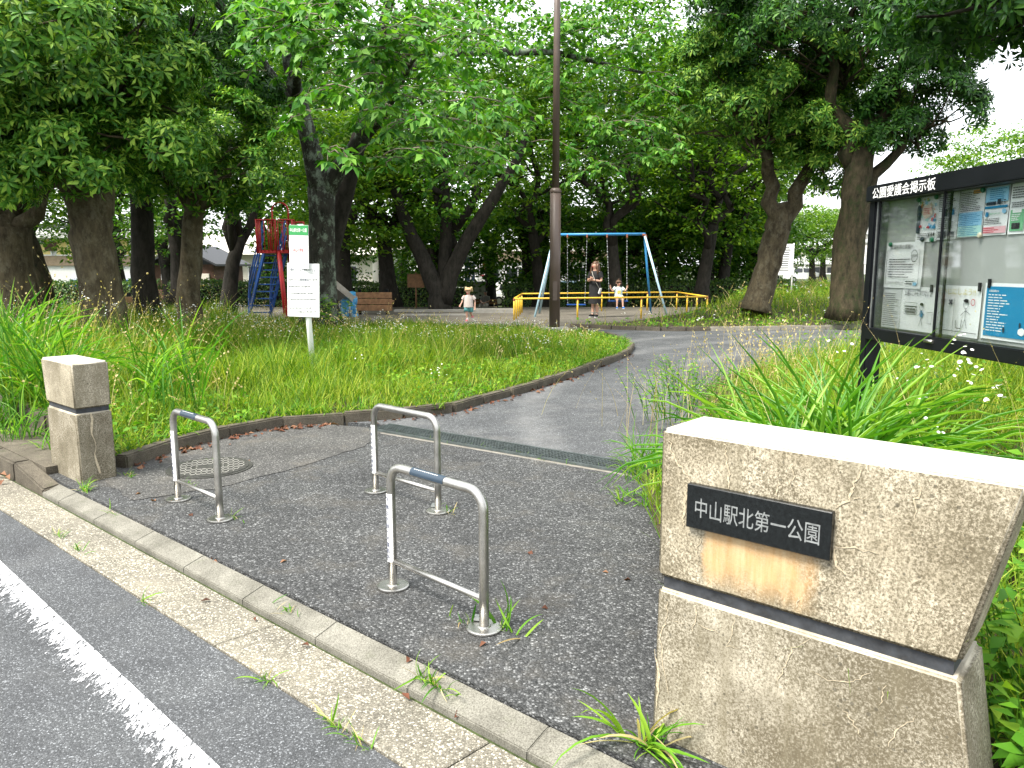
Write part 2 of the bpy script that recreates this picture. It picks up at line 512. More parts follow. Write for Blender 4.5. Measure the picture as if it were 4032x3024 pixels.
M['p_mint'] = plain('mint_print', (0.40, 0.66, 0.62), 0.6, var=0.05)
M['p_pink'] = plain('pink_print', (0.70, 0.42, 0.45), 0.6, var=0.05)
M['p_green'] = plain('green_print', (0.16, 0.42, 0.22), 0.6, var=0.1)
M['p_yellow'] = plain('yellow_print', (0.60, 0.52, 0.14), 0.6, var=0.1)
M['p_orange'] = plain('orange_print', (0.70, 0.30, 0.06), 0.6, var=0.1)
M['p_skin'] = plain('pale_peach_print', (0.70, 0.58, 0.47), 0.6, var=0.05)
M['felt'] = plain('grey_board_cloth', (0.36, 0.37, 0.35), 0.9, var=0.04)
M['yellow_pane'] = plain('yellow_window_pane', (0.72, 0.58, 0.24), 0.8, var=0.1)  # even yellow for the upper window panes
M['litter'] = leafmat('dry_leaf', (0.05, 0.022, 0.013), (0.115, 0.045, 0.026), (0.22, 0.12, 0.07), 0.7, 0.1, spec=0.15)

# clear pane: thin glass that mostly lets the view through
m, n, l, b = nt('clear_glass')
tr = n.new('ShaderNodeBsdfTransparent'); gl = n.new('ShaderNodeBsdfGlossy'); gl.inputs['Roughness'].default_value = 0.03
fz = n.new('ShaderNodeLayerWeight'); fz.inputs[0].default_value = 0.18
fr_m = n.new('ShaderNodeMath'); fr_m.operation = 'MULTIPLY'; fr_m.inputs[1].default_value = 0.5; l.new(fz.outputs['Fresnel'], fr_m.inputs[0])
mx = n.new('ShaderNodeMixShader'); l.new(fr_m.outputs[0], mx.inputs[0]); l.new(tr.outputs[0], mx.inputs[1]); l.new(gl.outputs[0], mx.inputs[2])
tr.inputs[0].default_value = (0.93, 0.95, 0.95, 1)
l.new(mx.outputs[0], n['Material Output'].inputs[0]); M['clear'] = m

# road paint, worn through to the asphalt across its width
m, n, l, b = nt('worn_road_paint')
p = geo_pos(n, l)
mp = n.new('ShaderNodeMapping'); mp.inputs['Rotation'].default_value = (0, 0, R(41)); mp.inputs['Scale'].default_value = (1.0, 0.35, 1)
l.new(p, mp.inputs[0])
f = noise(n, l, mp.outputs[0], 62, 5, 0.75)
tc = n.new('ShaderNodeTexCoord'); sp = n.new('ShaderNodeSeparateXYZ'); l.new(tc.outputs['Object'], sp.inputs[0])
wr = n.new('ShaderNodeMapRange'); wr.inputs[1].default_value = -0.085; wr.inputs[2].default_value = 0.03
wr.inputs[3].default_value = -0.20; wr.inputs[4].default_value = 0.035; l.new(sp.outputs[1], wr.inputs[0])
ad = n.new('ShaderNodeMath'); ad.operation = 'ADD'; l.new(f, ad.inputs[0]); l.new(wr.outputs[0], ad.inputs[1])
r = ramp(n, [(0.44, (0, 0, 0)), (0.53, (1, 1, 1))]); l.new(ad.outputs[0], r.inputs[0])
b.inputs['Base Color'].default_value = (0.60, 0.61, 0.635, 1); b.inputs['Roughness'].default_value = 0.6
tr = n.new('ShaderNodeBsdfTransparent'); mx = n.new('ShaderNodeMixShader')
l.new(r.outputs[0], mx.inputs[0]); l.new(tr.outputs[0], mx.inputs[1]); l.new(b.outputs[0], mx.inputs[2])
l.new(mx.outputs[0], n['Material Output'].inputs[0]); M['road_paint'] = m

# weathered gate stone: pale ground, grime, whitish run-off cracks, dark lichen spots
def gate_stone(name, dark, base, grime, ochre=False, top_mix=0.7):
    m, n, l, b = nt(name)
    p = geo_pos(n, l)
    f = noise(n, l, p, 5.0, 8, 0.7)
    r = ramp(n, [(0.34, dark), (0.62, base)]); l.new(f, r.inputs[0]); col = r.outputs[0]
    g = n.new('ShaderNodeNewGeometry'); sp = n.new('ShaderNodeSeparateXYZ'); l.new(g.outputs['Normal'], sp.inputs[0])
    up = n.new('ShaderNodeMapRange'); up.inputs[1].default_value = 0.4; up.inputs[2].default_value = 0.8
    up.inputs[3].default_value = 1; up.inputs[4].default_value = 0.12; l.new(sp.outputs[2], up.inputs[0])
    f2 = noise(n, l, p, 130, 4, 0.85)
    f2b = noise(n, l, p, 2.6, 5, 0.6)
    s2 = n.new('ShaderNodeMath'); s2.operation = 'MULTIPLY_ADD'; s2.inputs[1].default_value = 0.45; l.new(f2b, s2.inputs[0]); l.new(f2, s2.inputs[2])
    r2 = ramp(n, [(0.58, (0, 0, 0)), (0.79, (grime, grime, grime))]); l.new(s2.outputs[0], r2.inputs[0])
    k = mixc(n, l, 1.0, r2.outputs[0], up.outputs[0], 'MULTIPLY')
    col = mixc(n, l, k, col, (0.085, 0.07, 0.042))
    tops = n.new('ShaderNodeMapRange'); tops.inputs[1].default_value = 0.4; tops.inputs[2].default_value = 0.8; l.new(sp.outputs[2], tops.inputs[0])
    col = mixc(n, l, mixc(n, l, 1.0, tops.outputs[0], (top_mix, top_mix, top_mix), 'MULTIPLY'), col, (0.40, 0.39, 0.355))   # upward faces mixed towards pale grey
    # vertical wash streaks
    fs = noise(n, l, geo_pos(n, l, (16, 16, 1.6)), 1.0, 5, 0.6)
    rs = ramp(n, [(0.44, (0, 0, 0)), (0.66, (0.5, 0.5, 0.5))]); l.new(fs, rs.inputs[0])
    k = mixc(n, l, 1.0, rs.outputs[0], up.outputs[0], 'MULTIPLY')
    col = mixc(n, l, k, col, (0.15, 0.13, 0.085))
    # lichen dots
    v = n.new('ShaderNodeTexVoronoi'); v.inputs['Scale'].default_value = 34; l.new(p, v.inputs['Vector'])
    fm = noise(n, l, p, 4.0, 3, 0.5)
    su = n.new('ShaderNodeMath'); su.operation = 'MULTIPLY_ADD'; su.inputs[1].default_value = -0.42; su.inputs[2].default_value = 0.33
    l.new(fm, su.inputs[0])
    lt = n.new('ShaderNodeMath'); lt.operation = 'LESS_THAN'; l.new(v.outputs['Distance'], lt.inputs[0]); l.new(su.outputs[0], lt.inputs[1])
    k = mixc(n, l, 1.0, lt.outputs[0], up.outputs[0], 'MULTIPLY')
    k = mixc(n, l, 1.0, k, (0.6, 0.6, 0.6), 'MULTIPLY')
    col = mixc(n, l, k, col, (0.05, 0.045, 0.032))
    if ochre:   # rusty wash below the plaque, a stain with its own outline
        tc = n.new('ShaderNodeTexCoord'); so = n.new('ShaderNodeSeparateXYZ'); l.new(tc.outputs['Object'], so.inputs[0])
        fo = noise(n, l, p, 14.0, 5, 0.65); fo2 = noise(n, l, geo_pos(n, l, (30, 30, 3)), 1.0, 4, 0.6)
        def edge(src, a, c, nz, amp):
            ad = n.new('ShaderNodeMath'); ad.operation = 'MULTIPLY_ADD'; ad.inputs[1].default_value = amp; l.new(nz, ad.inputs[0]); l.new(src, ad.inputs[2])
            mr = n.new('ShaderNodeMapRange'); mr.interpolation_type = 'SMOOTHSTEP'
            mr.inputs[1].default_value = a + amp * .5; mr.inputs[2].default_value = c + amp * .5; l.new(ad.outputs[0], mr.inputs[0]); return mr.outputs[0]
        k = mixc(n, l, 1.0, edge(so.outputs[0], .150, .172, fo, .09), edge(so.outputs[0], .530, .470, fo, .09), 'MULTIPLY')
        k = mixc(n, l, 1.0, k, edge(so.outputs[2], .545, .655, fo2, .11), 'MULTIPLY')
        k = mixc(n, l, 1.0, k, edge(so.outputs[2], .765, .760, fo, .0), 'MULTIPLY')
        k = mixc(n, l, 1.0, k, edge(so.outputs[1], .03, .02, fo, .0), 'MULTIPLY')
        r6 = ramp(n, [(0.35, (0.40, 0.235, 0.095)), (0.65, (0.47, 0.34, 0.19))]); l.new(fo2, r6.inputs[0])
        rk = ramp(n, [(0.30, (0.35, 0.35, 0.35)), (0.62, (1, 1, 1))]); l.new(noise(n, l, geo_pos(n, l, (12, 12, 7)), 1.0, 6, 0.7), rk.inputs[0])
        k = mixc(n, l, 1.0, k, rk.outputs[0], 'MULTIPLY')
        col = mixc(n, l, k, col, r6.outputs[0])
    l.new(col, b.inputs['Base Color'])
    b.inputs['Roughness'].default_value = 0.85; b.inputs['Specular IOR Level'].default_value = 0.25
    bump(n, l, f2, 0.35, 0.003, b)
    return m
M['stone'] = gate_stone('gate_stone', (0.31, 0.268, 0.19), (0.56, 0.505, 0.39), 0.95, ochre=True)
M['stone_twin'] = gate_stone('twin_stone', (0.31, 0.275, 0.20), (0.53, 0.48, 0.37), 0.75)
M['stone_low'] = gate_stone('gate_stone_base', (0.23, 0.208, 0.158), (0.49, 0.45, 0.36), 0.95, top_mix=0.0)
M['limerun'] = plain('limescale_run', (0.43, 0.365, 0.255), 0.85, var=0.35, scale=90, bmp=0.4, dirt=0.5)
M['ochre'] = concrete('ochre_wash', (0.66, 0.50, 0.29), (0.58, 0.42, 0.22), 1.5, 90, 0.3)

# foliage
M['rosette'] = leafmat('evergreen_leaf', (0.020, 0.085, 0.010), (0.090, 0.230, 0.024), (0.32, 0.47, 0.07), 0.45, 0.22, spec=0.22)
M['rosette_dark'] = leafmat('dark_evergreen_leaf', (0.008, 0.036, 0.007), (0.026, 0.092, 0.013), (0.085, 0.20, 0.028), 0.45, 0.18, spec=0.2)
M['cherry'] = leafmat('cherry_leaf', (0.022, 0.098, 0.012), (0.070, 0.205, 0.024), (0.18, 0.35, 0.055), 0.5, 0.32, spec=0.22)
M['back_a'] = leafmat('wood_leaf', (0.020, 0.075, 0.008), (0.055, 0.155, 0.014), (0.15, 0.26, 0.022), 0.55, 0.36, spec=0.2)
M['back_b'] = leafmat('yellowish_wood_leaf', (0.035, 0.100, 0.009), (0.090, 0.195, 0.014), (0.19, 0.29, 0.024), 0.55, 0.38, spec=0.2)
M['hedge'] = leafmat('hedge_leaf', (0.016, 0.050, 0.010), (0.045, 0.11, 0.018), (0.14, 0.22, 0.03), 0.45, 0.25)
M['grass'] = leafmat('meadow_grass', (0.048, 0.120, 0.008), (0.150, 0.250, 0.016), (0.38, 0.41, 0.065), 0.55, 0.36, spec=0.2)
M['grass_deep'] = leafmat('deep_grass', (0.025, 0.100, 0.008), (0.08, 0.20, 0.014), (0.20, 0.32, 0.03), 0.55, 0.34, spec=0.2)
M['weed'] = leafmat('weed_leaf', (0.030, 0.125, 0.008), (0.10, 0.24, 0.016), (0.23, 0.36, 0.035), 0.55, 0.34, spec=0.2)
M['long_leaf'] = leafmat('long_grass_leaf', (0.035, 0.14, 0.012), (0.095, 0.25, 0.022), (0.24, 0.39, 0.06), 0.45, 0.34, spec=0.3)
M['straw'] = leafmat('dry_straw', (0.30, 0.22, 0.09), (0.44, 0.36, 0.17), (0.58, 0.50, 0.28), 0.7, 0.3)
M['petal'] = leafmat('white_petal', (0.68, 0.70, 0.62), (0.76, 0.77, 0.72), (0.82, 0.82, 0.78), 0.7, 0.25, tcol=(0.7, 0.72, 0.65))
M['bark_pale'] = bark('pale_bark', (0.030, 0.023, 0.014), (0.115, 0.093, 0.056), (0.20, 0.185, 0.13), 1.0, 0.35)
M['bark_dark'] = bark('dark_bark', (0.010, 0.009, 0.007), (0.042, 0.037, 0.030))
M['bark_cherry'] = bark('cherry_bark', (0.012, 0.012, 0.010), (0.055, 0.052, 0.042), (0.22, 0.27, 0.21), 1.0, 0.75)
M['bark_moss'] = bark('mossy_bark', (0.010, 0.010, 0.005), (0.075, 0.060, 0.034), (0.022, 0.034, 0.010), 1.0, 0.75)
M['twig'] = bark('twig', (0.10, 0.085, 0.06), (0.24, 0.21, 0.16))
# people
M['skin'] = plain('skin', (0.56, 0.33, 0.24), 0.5, var=0.08)
M['hair_brown'] = plain('brown_hair', (0.075, 0.036, 0.017), 0.5, var=0.35, scale=40)
M['hair_fair'] = plain('fair_hair', (0.50, 0.36, 0.19), 0.5, var=0.3, scale=40)
M['cloth_black'] = plain('black_cloth', (0.010, 0.010, 0.011), 0.8, var=0.2)
M['cloth_pinkgrey'] = plain('pale_pinkish_cloth', (0.52, 0.46, 0.43), 0.85, var=0.08)
M['cloth_teal'] = plain('teal_cloth', (0.10, 0.31, 0.32), 0.85, var=0.12)
M['cloth_aqua'] = plain('pale_aqua_cloth', (0.56, 0.68, 0.66), 0.85, var=0.06)
M['cloth_grey'] = plain('grey_cloth', (0.16, 0.16, 0.15), 0.85, var=0.1)
# ---------------------------------------------------------------- the ground
ROAD_A = R(-41.05)                       # direction of the street
DX, DY = math.cos(ROAD_A), math.sin(ROAD_A)
NX, NY = -DY, DX                         # towards the park
def rd(t, c):                            # t along the street, c across it
    return (t * DX + c * NX, t * DY + c * NY)
def smooth(a, b, x):
    k = np.clip((x - a) / (b - a), 0, 1); return k * k * (3 - 2 * k)
def terrain_z(x, y):
    return -0.08 - 0.9 * smooth(29.5, 39, np.asarray(y, float)) * smooth(11, 6, np.asarray(x, float))

gx = np.concatenate([[-900, -300, -120], np.linspace(-60, 60, 61), [120, 300, 900]])
gy = np.concatenate([[-300, -60], np.linspace(-10, 90, 51), [150, 400, 1500]])
XX, YY = np.meshgrid(gx, gy)
V = np.stack([XX, YY, terrain_z(XX, YY)], -1).reshape(-1, 3)
nx = len(gx)
F = [(j * nx + i, j * nx + i + 1, (j + 1) * nx + i + 1, (j + 1) * nx + i) for j in range(len(gy) - 1) for i in range(nx - 1)]
tag(link('ground', np_mesh('ground', V, F, True), M['terrain']), 'rough grassy ground stretching away behind the park', kind='structure')

b = MB(); b.sheet([rd(-60, -9), rd(40, -9), rd(40, 1.485), rd(-60, 1.485)], -0.062)
tag(b.build('road', M['road']), 'grey asphalt street in front of the park entrance', kind='structure')

# white edge line (local y runs across the stripe so that wear follows its width)
b = MB(); b.sheet([(-9, -0.095), (9, -0.095), (9, 0.08), (-9, 0.08)], 0)
ln = b.build('road_line', M['road_paint'], loc=(*rd(-3.4, 1.062), -0.058), rot=(0, 0, ROAD_A - R(2.25)))
tag(ln, 'worn white edge line painted on the street', kind='structure')

# apron, worn strip, path, plaza
apron = [rd(-6.6, 1.925), rd(-1.0, 1.925), rd(2.5, 1.925), (3.2, 2.0), (1.3, 5.3), (0.9, 5.62), (-1.24, 7.17), (-2.4, 7.6), (-3.4, 6.3)]
b = MB(); b.prism(apron, -0.05, 0.0)
tag(b.build('entrance_apron', M['apron']), 'coarse dark asphalt apron at the park entrance', kind='structure')
random.seed(3)
def ragged(pts, n, amp):
    out = []
    for (x1, y1), (x2, y2) in zip(pts[:-1], pts[1:]):
        for i in range(n):
            k = i / n; out.append((x1 + (x2 - x1) * k + random.uniform(-amp, amp), y1 + (y2 - y1) * k + random.uniform(-amp, amp)))
    return out + [pts[-1]]
strip = [(-3.35, 6.2), (-3.05, 5.62)] + ragged([(-3.02, 5.50), (-2.55, 4.95), (-2.10, 5.22), (-1.75, 5.68), (-1.30, 6.45), (-1.22, 7.10)], 9, 0.02) + [(-1.3, 7.25), (-2.3, 7.6)]
b = MB(); b.sheet(strip, 0.004)
tag(b.build('worn_asphalt_strip', M['patch']), 'smoother greyish asphalt strip along the lawn kerb', kind='structure')
path = [(-1.19, 7.44), (0.95, 5.98), (1.6, 5.4), (6, 5.0), (20, 9), (30, 22), (30, 28), (-28, 28), (-28, 18), (-3, 12), (-2.4, 7.7)]
b = MB(); b.prism(path, -0.05, 0.0)
tag(b.build('path', M['path']), 'grey asphalt path bending right into the park', kind='structure')
plaza = [(-29, 19), (-6, 19.2), (-1, 18.6), (1.6, 18.2), (2.6, 19.0), (6, 20.2), (9, 24), (11, 29.2), (-29, 29.2)]
b = MB(); b.sheet(plaza, 0.005)
tag(b.build('playground_ground', M['plaza']), 'bare grey dirt of the playground', kind='structure')

# concrete drain channel edging
GA = R(-35.0); gdx, gdy = math.cos(GA), math.sin(GA)
b = MB()
b.box((-0.05, 6.43, -0.024), (3.1, 0.37, 0.05), rz=GA)
tag(b.build('drain_edging', M['edging']), 'pale concrete edging round the drain grating', kind='structure')

# gutter slabs and lowered kerb stones along the street
g = empty('gutter', (*rd(-4, 1.64), -0.06), ROAD_A, 'pale concrete street gutter of long slabs', kind='structure')
me = MB().add([(-0.662, -0.148, -0.06), (0.662, -0.148, -0.06), (0.662, 0.145, -0.06), (-0.662, 0.145, -0.06),
               (-0.662, -0.148, 0.006), (0.662, -0.148, 0.006), (0.662, 0.145, -0.012), (-0.662, 0.145, -0.012)],
              [(3, 2, 1, 0), (4, 5, 6, 7), (0, 1, 5, 4), (1, 2, 6, 5), (2, 3, 7, 6), (3, 0, 4, 7)]).mesh('gutter_slab', 0.004, 1)
for i in range(-6, 6):
    link('gutter_slab', me, M['gutter'], g, (0.35 + i * 1.33, 0, 0))
g = empty('entrance_kerb', (*rd(-4, 1.86), -0.03), ROAD_A, 'low dropped kerb of grey concrete stones at the entrance', kind='structure')
me = MB().add([(-0.2985, -0.06, -0.08), (0.2985, -0.06, -0.08), (0.2985, 0.06, -0.08), (-0.2985, 0.06, -0.08),
               (-0.2985, -0.06, -0.006), (0.2985, -0.06, -0.006), (0.2985, 0.06, 0.030), (-0.2985, 0.06, 0.030)],
              [(3, 2, 1, 0), (4, 5, 6, 7), (0, 1, 5, 4), (1, 2, 6, 5), (2, 3, 7, 6), (3, 0, 4, 7)]).mesh('kerb_stone', 0.004, 2)
for i in range(-3, 12):
    link('kerb_stone', me, M['kerb_low'], g, (i * 0.6 - 0.2, random.uniform(-0.0015, 0.0015), random.uniform(-0.001, 0.001) - 0.012), (0, 0, random.uniform(-0.002, 0.002)), (1.0035, 1, 1))
tall = MB().box((0, 0, 0), (0.596, 0.12, 0.30)).mesh('kerb_stone', 0.015, 2)
g2 = empty('street_kerb', (*rd(-4, 1.86), -0.06), ROAD_A, 'full height street kerb left of the small gate stone', kind='structure')
for i in range(-14, -4):
    link('kerb_stone', tall, M['kerb'], g2, (i * 0.6 + 0.1, random.uniform(-0.004, 0.004), -0.02), (0, 0, random.uniform(-0.006, 0.006)))
sl = MB().add([(-0.3, -0.06, -0.15), (0.3, -0.06, -0.15), (0.3, 0.06, -0.15), (-0.3, 0.06, -0.15), (-0.3, -0.06, 0.13), (0.3, -0.06, 0.035), (0.3, 0.06, 0.05), (-0.3, 0.06, 0.13)],
              [(3, 2, 1, 0), (4, 5, 6, 7), (0, 1, 5, 4), (1, 2, 6, 5), (2, 3, 7, 6), (3, 0, 4, 7)]).mesh('kerb_stone', 0.012, 2)
link('kerb_stone', sl, M['kerb'], g2, (-2.30, 0, 0))
b = MB(); b.prism([rd(-18, 1.925), rd(-6.3, 1.925), rd(-6.3, 2.35), rd(-18, 2.35)], -0.05, 0.06)
tag(b.build('verge', M['kerb']), 'narrow bare verge behind the street kerb', kind='structure')

# ---------------------------------------------------------------- kerbs round the lawns
def resample(line, step):
    P = [Vector((*p, 0)) for p in line]; out = [P[0]]; carry = 0.0
    for a, c in zip(P[:-1], P[1:]):
        L = (c - a).length; t = step - carry
        while t <= L:
            out.append(a + (c - a) * (t / L)); t += step
        carry = L - (t - step)
    out.append(P[-1])
    return [(p.x, p.y) for p in out]
KBM = {}
def kerb(name, line, label, mat, w=0.11, h=0.10, step=0.6, pick=None):
    root = empty(name, (line[0][0], line[0][1], 0), label=label, kind='structure')
    key = (w, h, mat)
    if key not in KBM:
        KBM[key] = MB().box((0, 0, 0), (1, w, h + 0.1)).mesh('kerb_stone', 0.014, 2)
    pts = resample(line, step)
    for i, (p, q) in enumerate(zip(pts[:-1], pts[1:])):
        L = math.hypot(q[0] - p[0], q[1] - p[1])
        if L < 0.12: continue
        me = KBM[key]; mt = M[mat]
        if pick and i in pick:
            me = me.copy(); me.materials.clear(); mt = M[pick[i]]
        o = link('kerb_stone', me, mt, root, ((p[0] + q[0]) / 2 - line[0][0] + random.uniform(-.006, .006), (p[1] + q[1]) / 2 - line[0][1], h / 2 - 0.05 + random.uniform(-0.012, 0.008)),
                 (random.uniform(-.02, .02), 0, math.atan2(q[1] - p[1], q[0] - p[0]) + random.uniform(-.02, .02)), (L - 0.012, 1, 1))
    return root
K1 = [(-3.02, 5.78), (-2.88, 6.40), (-2.60, 6.95), (-2.25, 7.38), (-1.75, 7.55), (-0.74, 7.95), (-0.30, 8.75), (0.28, 9.65), (0.83, 10.75), (1.43, 12.0), (2.02, 13.4), (2.28, 14.6), (2.30, 15.9), (2.08, 17.2), (1.6, 18.0)]
K2 = [(1.5, 19.6), (2.4, 18.9), (3.8, 18.38), (5.6, 18.60), (8.8, 19.15), (14, 20.2), (22, 22)]
K3 = [(0.98, 5.35), (1.45, 6.4), (2.0, 7.9), (2.4, 9.3), (3.2, 10.7), (4.6, 11.9), (8, 13.0), (16, 14.0)]
kerb('lawn_kerb', K1, 'old brown kerb stones edging the left lawn along the path', 'kerb')
kerb('island_kerb', K2, 'kerb stones edging the far right lawn across the path', 'kerb_new', pick={0: 'kerb', 1: 'kerb', 2: 'kerb', 3: 'kerb', 4: 'kerb', 5: 'kerb'})
kerb('bed_kerb', K3, 'kerb stones edging the bed below the notice board', 'kerb')
wl_ = [rd(-18, 2.42), rd(-6.75, 2.42)]
kerb('verge_kerb', wl_, 'low dark stone edging between verge and tall grass', 'kerb', w=0.12, h=0.24, step=0.8)

# lawns: soil sheets, gently mounded
LAWN_A = K1 + [(-1, 19.3), (-6.3, 20.6), (-11, 22.3), (-26, 22.5), rd(-24, 2.45), rd(-6.7, 2.45), (-3.15, 5.95)]
LAWN_B = K2 + [(30, 22), (34, 40), (16, 42), (9.5, 30), (6.4, 23.5), (4.6, 21.2), (3.0, 20.0)]
LAWN_C = K3 + [(16, 2), (1.75, 1.62), rd(-0.2, 2.40), rd(-1.15, 2.40), (0.72, 3.2), (0.8, 4.3)]
def z_a(x, y):
    d = edge_dist(K1, x, y); return 0.07 + 0.03 * smooth(0, 4, d) - 0.09 * smooth(15, 19, y)
def z_b(x, y):
    d = edge_dist(K2, x, y); return 0.07 + 0.38 * smooth(0, 6, d)
def z_c(x, y):
    d = edge_dist(K3 + [(1.75, 1.62)], x, y); return 0.05 + 0.12 * smooth(0, 1.5, d)
def lawn(name, poly, zf, label, step):
    bm = bmesh.new()
    vs = [bm.verts.new((x, y, 0)) for x, y in poly]
    bm.faces.new(vs)
    bmesh.ops.triangulate(bm, faces=bm.faces)
    bmesh.ops.subdivide_edges(bm, edges=bm.edges, cuts=step, use_grid_fill=True)
    A = np.array([v.co for v in bm.verts])
    Z = zf(A[:, 0], A[:, 1])
    for v, z in zip(bm.verts, Z): v.co.z = z
    me = bpy.data.meshes.new(name); bm.to_mesh(me); bm.free()
    for p in me.polygons: p.use_smooth = True
    o = link(name, me, M['soil'])
    return tag(o, label, kind='structure')
lawn('lawn_soil', LAWN_A, z_a, 'soil under the meadow of the left lawn', 7)
lawn('island_soil', LAWN_B, z_b, 'soil under the far right lawn', 7)
lawn('bed_soil', LAWN_C, z_c, 'soil of the bed behind the name stone', 7)

# ---------------------------------------------------------------- gate stones
def gate_block(name, profile, thick, mat, parent, bev=0.012):
    """profile: (along, z) outline of the street face; extruded into the park"""
    n = len(profile)
    V = [(x, 0, z) for x, z in profile] + [(x, thick, z) for x, z in profile]
    F = [tuple(range(n)), tuple(reversed(range(n, 2 * n)))] + [((i + 1) % n, i, n + i, n + (i + 1) % n) for i in range(n)]
    b = MB(); b.add(V, F)
    o = b.build(name, mat, parent, bev, 3)
    if bev:
        for p in o.data.polygons: p.use_smooth = True
        o.modifiers.new('normals', 'WEIGHTED_NORMAL').weight = 100
    return o
# name stone on the right
SX, SY = 0.47, 2.37
ST = empty('gate_stone', (SX, SY, 0), ROAD_A, 'large weathered stone gate block bearing a black name plaque', 'gate stone')
TH = 0.275
gate_block('lower_block', [(-0.005, -0.06), (0.965, -0.06), (0.872, 0.518), (0.002, 0.518)], TH, M['stone_low'], ST)
gate_block('recessed_joint', [(0.018, 0.50), (0.852, 0.50), (0.852, 0.57), (0.018, 0.57)], TH - 0.032, M['joint'], ST, 0.0).location = (0, 0.016, 0)
gate_block('upper_block', [(0.0, 0.558), (0.868, 0.558), (0.975, 1.045), (0.0, 1.045)], TH, M['stone'], ST)
pl = MB().box((0.325, -0.010, 0.822), (0.435, 0.024, 0.138)).build('plaque', M['granite'], ST, 0.0025, 1)
lettering('park', pl, M['engrave'], (0.325, -0.0225, 0.822), (R(90), 0, 0), width=0.375, height=0.062)
# ochre wash under the plaque and pale lime runs: thin crusts lying on the stone
def crust(name, pts, mat, y=-0.0015, parent=ST):
    b = MB(); b.add([(x, y, z) for x, z in pts], [tuple(range(len(pts)))])
    return b.build(name, mat, parent)
random.seed(11)
w = []
for k in range(26):
    t = k / 25; w.append((0.165 + 0.335 * t, 0.752))
e = []
for k in range(30):
    t = k / 29
    e.append((0.50 - 0.335 * t + random.uniform(-.006, .006), 0.598 + 0.03 * math.sin(t * 9) + random.uniform(-.012, .012)))
if False: crust('ochre_stain', list(reversed(w + [(0.508, 0.70), (0.512, 0.66), (0.498, 0.63)] + e + [(0.158, 0.64), (0.152, 0.69)])), M['ochre'])
def run(pts, wid, name='lime_run', mat=M['limerun'], y=-0.0022):
    P = []
    for (x1, z1), (x2, z2) in zip(pts[:-1], pts[1:]):
        for i in range(5):
            k = i / 5; P.append((x1 + (x2 - x1) * k + random.uniform(-.005, .005), z1 + (z2 - z1) * k + random.uniform(-.004, .004)))
    P.append(pts[-1])
    L, Rr = [], []
    for i, (x, z) in enumerate(P):
        k = i / (len(P) - 1); ww = wid * 0.5 * (0.35 + 0.9 * math.sin(math.pi * min(1, k * 0.9 + 0.08))) * random.uniform(0.3, 1.3) / 2
        p0 = P[max(0, i - 1)]; p1 = P[min(len(P) - 1, i + 1)]
        dx, dz = p1[0] - p0[0], p1[1] - p0[1]; d = math.hypot(dx, dz) or 1
        L.append((x - dz / d * ww, y, z + dx / d * ww)); Rr.append((x + dz / d * ww, y, z - dx / d * ww))
    b = MB(); n = len(P)
    b.add(L + Rr, [(i, i + 1, n + i + 1, n + i) for i in range(n - 1)])
    return b.build(name, mat, ST)
for pts, wd in [([(0.03, 1.01), (0.05, .96), (.075, .93), (.108, .895)], .012), ([(0.215, 1.03), (0.222, .985), (.235, .94), (.232, .893)], .012),
                ([(.10, .885), (.095, .83), (.085, .765), (.09, .74)], .014), ([(.01, .875), (.03, .868), (.05, .866)], .008),
                ([(.42, 1.0), (.425, .965), (.415, .93)], .006), ([(.60, 1.015), (.585, .97), (.575, .93), (.545, .90)], .011), ([(.575, .93), (.62, .945)], .005),
                ([(.75, 1.0), (.735, .965), (.74, .91)], .007), ([(.55, .79), (.60, .80), (.66, .80)], .008), ([(.55, .785), (.555, .74), (.58, .72)], .012),
                ([(.385, .945), (.38, .90)], .007), ([(.15, .72), (.14, .68), (.145, .63)], .006), ([(.46, .62), (.452, .585)], .005)]:
    run(pts, wd)
for pts, wd in [([(.14, .50), (.142, .46), (.136, .41)], .007), ([(.04, .48), (.045, .43), (.02, .36), (.03, .28), (.06, .16)], .008), ([(.06, .42), (.10, .425)], .005),
                ([(.50, .51), (.45, .46), (.43, .40), (.41, .33)], .007), ([(.15, .44), (.22, .43)], .006), ([(.005, .30), (.02, .2), (.015, .1)], .014),
                ([(.27, .5), (.265, .44), (.25, .4)], .005), ([(.66, .46), (.62, .42), (.55, .40), (.50, .41)], .005), ([(.78, .38), (.74, .33), (.72, .27)], .006),
                ([(.60, .33), (.63, .30), (.65, .27)], .006), ([(.70, .44), (.69, .38)], .005), ([(.245, .40), (.30, .405)], .004)]:
    run(pts, wd, y=-0.0055 if False else -0.0022)

# small twin stone on the left
PX, PY = -3.10, 5.36
GS = empty('gate_stone', (PX, PY, 0), ROAD_A, 'small pale stone gate block at the left end of the entrance', 'gate stone')
gate_block('lower_block', [(-0.575, -0.06), (0.006, -0.06), (0.0, 0.505), (-0.555, 0.505)], 0.25, M['stone_low'], GS)
gate_block('recessed_joint', [(-0.54, 0.49), (-0.014, 0.49), (-0.014, 0.55), (-0.54, 0.55)], 0.222, M['joint'], GS, 0.0).location = (0, 0.014, 0)
gate_block('upper_block', [(-0.555, 0.538), (0.0, 0.538), (0.0, 0.868), (-0.60, 0.868)], 0.25, M['stone_twin'], GS)
b = MB()  # pale run down the end face
zz = [(0.503, 0.10), (0.46, .108), (.40, .098), (.35, .095), (.30, .112), (.25, .118), (.20, .104), (.15, .11), (.10, .122), (.05, .13)]
for i, (z, y) in enumerate(zz):
    ww = 0.005 + 0.004 * math.sin(i)
    b.v += [(0.0085, y - ww, z), (0.0085, y + ww, z)]
for i in range(len(zz) - 1):
    b.f.append([2 * i, 2 * i + 2, 2 * i + 3, 2 * i + 1]); b.mi.append(0); b.sm.append(False)
b.build('lime_run', M['limerun'], GS)

